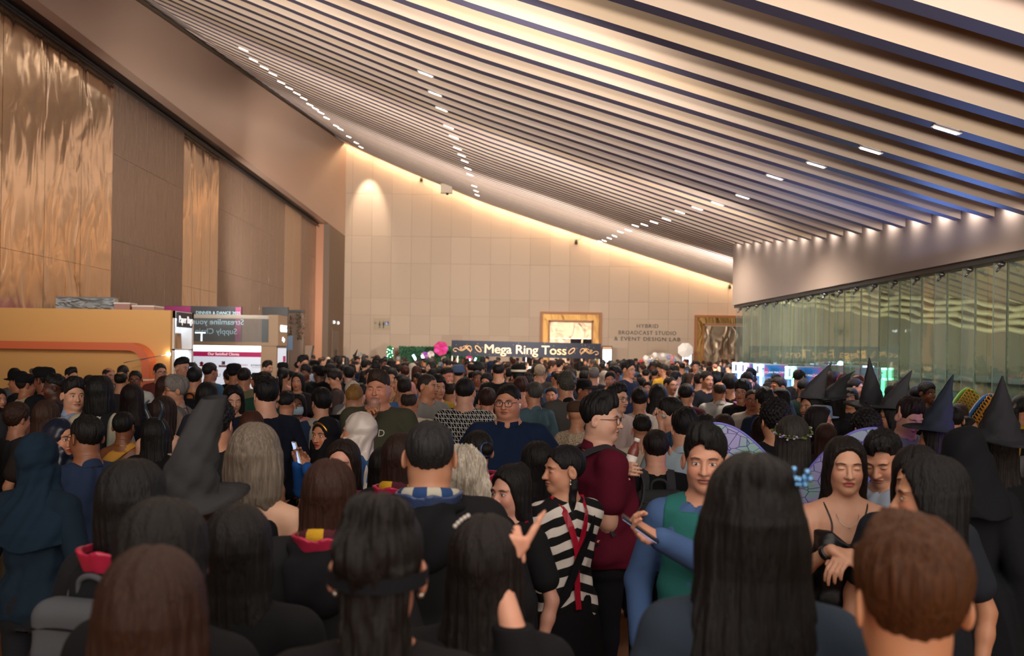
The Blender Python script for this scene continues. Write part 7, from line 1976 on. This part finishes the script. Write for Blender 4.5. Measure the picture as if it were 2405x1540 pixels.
P(1395,862,34,178,'person with grey hair wearing headphones in the middle distance',hair='mop',hc='#7a7672',top='tee',tc='#2c2c30')
P(1476,845,40,48,'tall man with glasses in a navy shirt below the wall lettering',hair='tall',hc='#161214',top='tee',tc='#1c2436',extra=[('glasses',{})])
P(1635,846,26,-20,'man in a suit and tie before the gilded right door',hair='short',hc='#161214',top='long',tc='#1a1b20')
P(1520,894,30,0,'person seen between heads below the inflatable arch',hair='short',hc='#1b1514',top='tee',tc='#1e2430')
P(1575,880,42,35,'smiling man with glasses and receding hair in a green top',hair='balding',hc='#1a1514',top='tee',tc='#3a6a50',extra=[('glasses',{})])
P(1613,897,50,150,'man with neat black hair and glasses seen from behind in maroon',hair='flat',hc='#131113',top='tee',tc='#4a2026',extra=[('glasses',{})])
P(1713,878,46,178,'man with black hair in a black top with a gold neck stripe',hair='mop',hc='#121013',top='tee',tc='#151517')
P(1955,868,40,172,'woman with long brown hair before the glass wall',fem=1,hair='long',hc='#2a1714',top='tee',tc='#22222a')
P(1982,876,40,165,'woman with chestnut hair and a red polka dot hairband',fem=1,hair='long',hc='#3a1c16',top='tee',tc='#24242c',extra=[('band',dict(c='#b81f36'))])
P(2010,886,42,60,'woman with tied-back black hair looking right before the glass',fem=1,hair='bun',hc='#131013',top='tee',tc='#1c1c22')
P(1997,908,48,-25,'smiling woman with a dark bob below the glass wall',fem=1,hair='bob',hc='#1b1314',top='tee',tc='#26262e',open=.6)

def local_target(s, tp):
    x, y, fwd = tp
    Y = F * s['d'] - fwd; d = Y / F; p = at(x, y, d)
    a = math.radians(s.get('body', s['yaw']))
    rel = Vector((p.x - px(s['x'], s['y'])[0] * s['d'], p.y - F * s['d'], p.z)) / (s['h'] / 1.735)
    c, n_ = math.cos(-a), math.sin(-a)
    return (rel.x * c - rel.y * n_, rel.x * n_ + rel.y * c, rel.z)
SKM = {'lip': M_skin_lip, 'closed': M_skin_closed, 'lipc': M_skin_lipc}
TPM = {'stripe': M_stripe, 'mono': M_mono, 'lace': M_lace, 'flor': M_flor}
def extras(root, o, s):
    for kind, k in s.get('extra', ()):
        k = dict(k)
        if kind == 'witch': witch_hat(root, o, **k)
        elif kind == 'hood': hood(root, o, **k)
        elif kind == 'pack': backpack(root, o, s, **k)
        elif kind == 'glasses': glasses(root, o, **k)
        elif kind in ('watchL', 'watchR'): watch(root, o, kind[-1], **k)
        elif kind == 'scarf': scarf(root, o, **k)
        elif kind == 'elastic': elastic(root, o, **k)
        elif kind == 'earring': earring(root, o, **k)
        elif kind == 'suspend': suspenders(root, o, **k)
        elif kind[:-1] in ('bottle', 'phone', 'wine', 'tube'): held(root, o, kind[-1], kind[:-1], **k)
        elif kind == 'scrunchie':
            b = MB(); c = head_pts(o, [(0, .108, .026)])[0]; b.tube([c + headM(o) @ Vector((.034 * math.cos(a), .0, .034 * math.sin(a))) for a in np.linspace(0, 2 * math.pi, 18)[:-1]], .013, 7, closed=True); cobj(b.build('scrunchie', M_satin, root), '#2f4468')
        elif kind == 'strapbag':
            b = MB(); pts = []; nr = []
            for th, z in ((.9, 1.36), (.55, 1.30), (.1, 1.18), (-.5, 1.0), (-.9, .92)): p, n_ = on_torso(o, -th, z, .030); pts.append(p); nr.append(n_)
            ribbon(b, pts, nr, .045, .006); q = b.build('bag_strap', M_cloth, root); cobj(q, '#0f0f12')
        elif kind == 'clip':
            b = MB(); rn = random.Random(1)
            for i in range(16): b.ball(head_pts(o, [(-.082 + rn.uniform(-.02, .02), .055 + rn.uniform(-.012, .012), .105 + rn.uniform(-.016, .016))])[0], .006, 6)
            cobj(b.build('jewelled_clip', M_metalc, root), '#7fb8e8')
        elif kind == 'straps': straps(root, o, **k)
        elif kind == 'thinneck':
            b = MB(); b.tube(catmull([(-.05, -.02, 1.43), (-.04, -.085, 1.38), (0, -.105, 1.35), (.04, -.085, 1.38), (.05, -.02, 1.43)]), .0012, 5); b.ball((0, -.108, 1.348), .004, 6); cobj(b.build('necklace', M_metalc, root), '#c9c4bc')
        elif kind == 'cowl':
            F_ = Field(np.arange(-.22, .22, .010, dtype=f32), np.arange(-.22, .22, .010, dtype=f32), np.arange(1.30, 1.80, .010, dtype=f32))
            X, Y, Z = F_.grid((slice(None),) * 3)
            d = ell(X, Y, Z, (0, .03, 1.63), (.105, .125, .115)); a = .10 + (1.63 - Z) * .45
            d = smin(d, np.maximum((np.sqrt((X / a) ** 2 + ((Y - .02) / (a * .9)) ** 2) - 1) * a * .9, np.maximum(1.33 - Z, Z - 1.6)), .04) + .006 * np.sin(X * 40 + Z * 22)
            F_.V[:] = np.maximum(d, -ell(X, Y, Z, (0, -.12, 1.58), (.06, .09, .09))); v, q = F_.mesh('c', 1)
            cobj(link('hood', to_mesh('hood', v, q), M_cloth, root), k['c'])
        elif kind == 'wings': wings(root, o)
        elif kind == 'crown': crown(root, o)
        elif kind == 'pearls': headband(root, o, '#cfc6bc', pearls=True, **k)
        elif kind == 'band': headband(root, o, **k)
        elif kind == 'cap': soft_hat(root, o, 'cap', k.get('c', '#121214'), 'front')
        elif kind in ('bowler', 'fedora', 'bucket', 'beret'): soft_hat(root, o, kind, k['c'])
        elif kind == 'neck': necklace(root, o, **k)
        elif kind == 'horns': horns(root, o)
        elif kind == 'mask': mask(root, o)
        elif kind == 'belt': belt(root, o)
        elif kind == 'earbud':
            b = MB(); p = head_pts(o, [(.088, -.002, -.010)])[0]; b.ball(p, .007, 8); b.tube([p, p + Vector((0, 0, -.025))], .003, 6); cobj(b.build('earbud', M_plastic, root), '#e6e2dc')
        elif kind == 'print': chest_print(root, o, **k)
        elif kind == 'goldband':
            b = MB(); b.tube([head_pts(o, [(.068 * math.cos(a), -.070 + .03 * (1 - math.sin(a)), .0 + .086 * math.sin(a))])[0] for a in np.linspace(.35, math.pi - .35, 18)], .009, 7); cobj(b.build('beaded_band', M_metalc, root), '#b98a3a')
        elif kind in ('vest', 'shawl'):
            F_ = Field(np.arange(-.28, .28, .009, dtype=f32), np.arange(-.22, .22, .009, dtype=f32), np.arange(.9, 1.5, .009, dtype=f32))
            F_.loft([r for r in o['tab'] if .93 < r[0] < 1.43], .02, .027, lambda X, Y, Z: .004 * np.sin(Z * 40 + X * 12))
            for sd in (-1, 1): F_.cap((sd * .05, .012, 1.425), (sd * o['ws'] * .82, .008, 1.385), .058, .066, .03)
            if kind == 'vest': F_.cut(lambda X, Y, Z: np.maximum(np.abs(X) - .150 * o['fat'] - np.clip((1.2 - Z) * .3, 0, .06), (.075 - np.sqrt(X ** 2 + (Y - .01) ** 2)) * (Z > 1.41) - .1 * (Z <= 1.41)) + 0 * Z)
            else: F_.cut(lambda X, Y, Z: np.maximum(np.abs(X * .8 + (Z - 1.40) * .9) - .06, (.07 - np.sqrt(X ** 2 + (Y - .01) ** 2)) * (Z > 1.41) - .1 * (Z <= 1.41)) + 0 * Y)
            v, q = F_.mesh('v', 1)
            cobj(link('vest' if kind == 'vest' else 'shoulder_wrap', to_mesh('vest', v, q), M_cloth, root), k['c'])
import time as _t
PEOPLE = []
def spawn(s, vox=None):
    X = px(s['x'], s['y'])[0] * s['d']; sc = s['h'] / 1.735
    by = s.get('body', s['yaw'])
    # the view ray to people at the side turns their seen angle a little
    r = empty('person', (X, F * s['d'], 0), math.radians(by)); r.scale = (sc, sc, sc)
    rel = (s['yaw'] - by + 180) % 360 - 180
    s['hy'] = rel
    for q in 'LR':
        if s.get(q + '_px'): s[q] = local_target(s, s[q + '_px'])
        for nm in ('hdir', 'palm', 'hint'):
            if s.get(nm + q) is not None:
                a = -math.radians(by); x_, y_, z_ = s[nm + q]
                s[nm + q] = (x_ * math.cos(a) - y_ * math.sin(a), x_ * math.sin(a) + y_ * math.cos(a), z_)
    if isinstance(s.get('skinmat'), str): s['skinmat'] = SKM[s['skinmat']]
    if isinstance(s.get('topmat'), str): s['topmat'] = TPM[s['topmat']]
    s.setdefault('seed', len(PEOPLE) * 7 + 3)
    v = vox or min(max(1.6 * s['d'], .0036), .0088) / sc
    out = make_person(s, v)
    assemble(r, out, s)
    tag(r, s['label'], 'person')
    if len(s['label'].split()) > 16: print('LONG', s['label'])
    bpy.context.view_layer.update() if s.get('extra') else None
    extras(r, out['_'], s)
    PEOPLE.append((s, r)); return r
def root_xy(s): return px(s['x'], s['y'])[0] * s['d'], F * s['d']
def relax_depths(S_, it=120, want=.42):
    for s in S_: s['d0'] = s['d']
    for _ in range(it):
        for i, a in enumerate(S_):
            for b in S_[i + 1:]:
                ax_, ay = root_xy(a); bx, by_ = root_xy(b); dist = math.hypot(ax_ - bx, ay - by_)
                if dist < want:
                    f, n_ = (a, b) if ay > by_ or (ay == by_ and a['y'] < b['y']) else (b, a)
                    k = (want - dist) * .3 / F
                    lim = .20 if f['d0'] > .003 else .12
                    f['d'] = min(f['d'] + k, f['d0'] * (1 + lim)); n_['d'] = max(n_['d'] - k, n_['d0'] * (1 - lim))
                    for q in (f, n_):
                        v = px(q['x'], q['y'])[1]
                        if v < -2:
                            q['d'] = min(max(q['d'], (HC - 1.90) / -v), (HC - 1.42) / -v)
                            q['h'] = HC + v * q['d']
relax_depths(SPEC)
_t0 = _t.time()
for s in SPEC: spawn(s)

# ---- the rest of the crowd: a few builds, copied with their parts, each recoloured, turned and sized
rc = random.Random(11)
VAR = []
for i, k in enumerate([
    dict(hair='short', what='short black hair'), dict(hair='fade', what='a faded haircut', hy=35), dict(hair='mop', what='a mop of hair', fat=1.1),
    dict(hair='tall', what='brushed-up hair', hy=-35), dict(hair='flat', what='flat cropped hair', fat=1.25), dict(hair='curly', what='curly hair'),
    dict(hair='balding', what='thinning hair', fat=1.15), dict(hair='long', fem=1, what='long straight hair'), dict(hair='long', fem=1, what='long hair', hy=40, hl=.28),
    dict(hair='bob', fem=1, what='a bob'), dict(hair='bun', fem=1, what='a bun', hy=-30), dict(hair='pony', fem=1, what='a ponytail'), dict(hair='updo', fem=1, what='pinned-up hair'),
    dict(hair='short', what='short hair and glasses', hy=15, extra=[('glasses', {})]), dict(hair='short', what='a cap', extra=[('cap', {})]), dict(hair='hijab', fem=1, what='a headscarf')]):
    k = dict(k, seed=50 + i, tv=.013, bv=.016, top='tee' if i % 3 else 'long', h=1.735)
    out = make_person(k, .0088); VAR.append((k, out))
def crowd_tree(i):
    k, out = VAR[i]
    if 'root' not in k:
        r = empty('person'); assemble(r, out, k); extras(r, out['_'], k); k['root'] = r; k['used'] = False
    if not k['used']: k['used'] = True; return k['root']
    r = k['root'].copy(); COL.objects.link(r)
    for ch in k['root'].children:
        c = ch.copy(); COL.objects.link(c); c.parent = r
        for g in ch.children:
            e = g.copy(); COL.objects.link(e); e.parent = c
    return r
TOPS = [('black', '#141416', 40), ('navy', '#1a2338', 12), ('white', '#cfcac2', 8), ('grey', '#6c6c6e', 7), ('charcoal', '#2c2d30', 14), ('beige', '#b7a68e', 5), ('maroon', '#4c1622', 5), ('blue', '#3c5c86', 5), ('olive', '#40432f', 3), ('brown', '#4a3226', 4), ('pink', '#bd8480', 3), ('yellow', '#b98f2c', 2), ('green', '#27483a', 2)]
TW = [t[2] for t in TOPS]
HCS = [('black', '#120f10', 60), ('dark brown', '#241712', 22), ('brown', '#3d2418', 10), ('auburn', '#4a2114', 5), ('grey', '#5a5652', 4)]
HW = [t[2] for t in HCS]
SKS = ['#c4957a', '#cb9c82', '#b98266', '#a9704f', '#6b4330', '#d2a58a']
def zone(x, d):
    if d > .0125:
        z = [(830, 'by the left pier'), (930, 'left of the green hedge wall'), (1060, 'before the green hedge wall'), (1240, 'under the left half of the banner'), (1415, 'under the right half of the banner'), (1500, 'below the wall lettering'), (1620, 'before the balloon arch'), (9999, 'before the gilded right door')]
    elif d > .0075:
        z = [(700, 'beside the client board booth'), (860, 'near the flowered panel'), (1060, 'in the middle left of the hall'), (1240, 'ahead of the banner on the left'), (1420, 'ahead of the banner on the right'), (1620, 'in the middle right of the hall'), (9999, 'near the claw machines')]
    elif d > .0045:
        z = [(420, 'before the orange booth'), (660, 'before the client board'), (860, 'behind the navy jacket'), (1060, 'behind the olive tee'), (1240, 'behind the navy polo shirt'), (1420, 'behind the charcoal shirt'), (1640, 'behind the maroon polo shirt'), (1900, 'behind the bald man in grey'), (9999, 'before the glass wall')]
    else:
        z = [(120, 'at the left edge of the crowd'), (420, 'in the left of the crowd'), (660, 'around the grey-blonde bob'), (900, 'around the headscarves'), (1200, 'around the grey haired man'), (1450, 'around the striped shirt'), (1700, 'around the boxy backpack'), (2000, 'around the fairy wings'), (2300, 'among the witch hats'), (9999, 'at the right edge of the crowd')]
    for a, n_ in z:
        if x < a: return n_
def facing(a):
    a = (a + 180) % 360 - 180
    return 'facing the camera' if abs(a) < 38 else ('looking right' if 38 <= a < 125 else ('looking left' if -125 < a <= -38 else 'seen from behind'))
occupied = [(root_xy(s), s) for s in SPEC]
def silhouette_hits(x, y, d, h):
    """would a body here hide the head of someone placed on purpose?"""
    for (X, Y), s in occupied:
        if s.get('fill'): continue
        if Y > F * d + .05:
            hw = .10 / s['d']; top, bot = s['y'] - (60 if any(e[0] == 'witch' for e in s.get('extra', ())) else 0), s['y'] + s['hp'] * (1.0 if s['hp'] < 52 else 1.5)
            if abs(s['x'] - x) < hw * .8 + .085 / d and y < bot and y + .24 / d > top: return True
            if abs(s['x'] - x) < hw * .6 + .22 / d and y + .24 / d < bot: return True
    return False
n_ind = 300 - len(SPEC)
made = 0
cand = []
d = .00235
while d < DB - .0010:
    wpx = (.52 if d < .0045 else (.50 if d < .009 else .56)) / d
    x = -60 + rc.random() * wpx
    while x < 2460:
        jx = x + rc.uniform(-.18, .18) / d; jd = d * (1 + rc.uniform(-.03, .03))
        cand.append((jx, jd)); x += wpx
    d *= 1.085 if d < .006 else 1.075
cand.sort(key=lambda c: c[1])
AV = []
for ob_ in COL.objects:
    if ob_.parent is None and ob_.type == 'EMPTY' and ob_.get('category') and ob_.name.split('.')[0] in ('backpack', 'topiary_column', 'kiosk_screen', 'photo_umbrella', 'softbox', 'claw_machine', 'led_pole', 'game_board', 'curved_stand', 'floral_panel', 'black_backdrop', 'garland_arch', 'light_stick', 'hanging_banner'):
        AV.append((ob_.location.x, ob_.location.y, .55))
for x_ in np.arange(-1.2, 1.3, .4): AV.append((PX(1556, .0176) + x_, F * .0176, .5))
for x_ in (1062, 1075, 1236, 1399, 1408): AV.append((PX(x_, .0143), F * .0143, .32))
ok = []
BOOTH_X = -4.1
for x, d in cand:
    X = (x - CX) * d; Y = F * d
    if X > 5.45 and d < D_END: continue
    if X < -7.4 or X > 11.5 or (X > 8.9 and Y < 38.5): continue
    if .0062 < d < .0098 and X < BOOTH_X: continue
    if d > .0098 and d < .0125 and X < -5.8: continue
    if d > .0195 and (-5 < X < 0): continue
    if .0078 < d < .0100 and X > 4.3: continue
    if any(math.hypot(X - a, Y - b_) < r_ for a, b_, r_ in AV): continue
    h = rc.uniform(1.52, 1.76)
    y = CY - (h - HC) / d - ROLL * 0 + (x - CX) * ROLL
    if silhouette_hits(x, y, d, h): continue
    if any(math.hypot(X - a, Y - b) < .42 for (a, b), _ in occupied): continue
    e = dict(x=x, y=y, d=d, h=h, hp=h / 7.2 / d, fill=True); ok.append(e); occupied.append(((X, Y), e))
ok.sort(key=lambda e: e['d'])
print('fill candidates', len(ok), 'individuals', n_ind)
far = []
used_labels = {}
for e in ok:
    i = rc.randrange(len(VAR)); k = VAR[i][0]
    tn, tc_, _ = rc.choices(TOPS, TW)[0]; hn, hc_, _ = rc.choices(HCS, HW)[0]
    if k['hair'] == 'hijab': hn, hc_ = rc.choice([('black', '#131316'), ('navy', '#1a2236'), ('cream', '#c4b8a8')])
    r_ = rc.random()
    a = 180 + rc.uniform(-50, 50) if r_ < .55 else rc.uniform(0, 360)
    sk_ = rc.choice(SKS)
    if made >= n_ind:
        far.append((e, i, a, hc_, tc_, sk_)); continue
    r = crowd_tree(i); made += 1
    X, Y = (e['x'] - CX) * e['d'], F * e['d']; sc = e['h'] / 1.735
    r.location = (X, Y, 0); r.rotation_euler = (0, 0, math.radians(a)); r.scale = (sc, sc, sc)
    for ch in r.children:
        n_ = ch.name.split('.')[0]
        if n_ == 'body': setc(ch, sk_)
        elif n_ in ('hair', 'hijab'): setc(ch, hc_)
        elif n_ == 'shirt': setc(ch, tc_)
        elif n_ == 'trousers': setc(ch, rc.choice(['#1a1b20', '#23304a', '#2c2a28', '#6a6050']))
    f_ = facing(a + k.get('hy', 0))
    w_ = k['what']
    look = ('a %s headscarf' % hn) if k['hair'] == 'hijab' else (('a cap' if w_ == 'a cap' else w_.replace('black hair', 'hair').replace('hair', hn + ' hair') if 'hair' in w_ else w_.replace('a ', 'a ' + hn + ' ', 1)))
    lab = '%s top, %s, %s, %s' % (tn, look, f_, zone(e['x'], e['d']))
    lab = 'person in ' + ' '.join(lab.split())
    ww = lab.split()
    if len(ww) > 16: lab = ' '.join(ww[:16])
    tag(r, lab, 'person', 'people filling the crowd'); used_labels.setdefault(lab, []).append(r)
for lab, rs in used_labels.items():
    if len(rs) > 1 and len(rs) < 5:
        rs.sort(key=lambda r_: r_.location.y)
        wd_ = {2: ['nearer', 'farther'], 3: ['nearest', 'middle', 'farthest'], 4: ['nearest', 'second', 'third', 'farthest']}[len(rs)]
        for r_, q in zip(rs, wd_):
            ww = (q + ' ' + lab).split()
            if len(ww) > 16: ww.remove('in')
            r_['label'] = ' '.join(ww[:16])
# the farthest of the crowd, past three hundred people, as one object
if far:
    VV = []; QQ = []; MI = []; mats = []; mk = {}; off = 0
    def mid_(kind, c):
        key = (kind, c)
        if key not in mk:
            mk[key] = len(mats); mats.append(mat('far crowd %s %s' % key, c, .7))
        return mk[key]
    cache = {}
    FV = {}
    for i in sorted(set(f_[1] for f_ in far)):
        k2 = dict(VAR[i][0]); k2.update(bv=.034, tv=.026); k2.pop('extra', None); k2.pop('root', None)
        FV[i] = make_person(k2, .0155)
    for e, i, a, hc_, tc_, sk_ in far:
        k = VAR[i][0]; out = FV[i]
        sc = e['h'] / 1.735; X, Y = (e['x'] - CX) * e['d'], F * e['d']; ca, sa = math.cos(math.radians(a)) * sc, math.sin(math.radians(a)) * sc
        for key, c in (('body', sk_), ('hair', hc_), ('hijab', hc_), ('top', tc_)):
            if key not in out: continue
            if (i, key) not in cache:
                me = out[key]; v = np.empty(len(me.vertices) * 3, f32); me.vertices.foreach_get('co', v)
                me.calc_loop_triangles(); q = np.empty(len(me.loop_triangles) * 3, np.int32); me.loop_triangles.foreach_get('vertices', q); q = q.reshape(-1, 3); v = v.reshape(-1, 3)
                q = q[v[q].mean(1)[:, 2] > 1.15]; u_, iv = np.unique(q, return_inverse=True); cache[(i, key)] = (v[u_], iv.reshape(-1, 3))
            v, q = cache[(i, key)]
            VV.append(np.stack([v[:, 0] * ca - v[:, 1] * sa + X, v[:, 0] * sa + v[:, 1] * ca + Y, v[:, 2] * sc], 1)); QQ.append(q + off); MI.append(np.full(len(q), mid_(key, c), np.int32)); off += len(v)
    del cache
    me = to_mesh('distant_crowd', np.concatenate(VV), (np.zeros((0, 4), int), np.concatenate(QQ))); me.polygons.foreach_set('material_index', np.concatenate(MI))
    o = link('distant_crowd', me, mats); tag(o, 'densely packed far heads of the crowd before the back wall', 'crowd', kind='stuff')
print('SPEC', len(SPEC), 'ind', made, 'far', len(far), _t.time() - _t0)
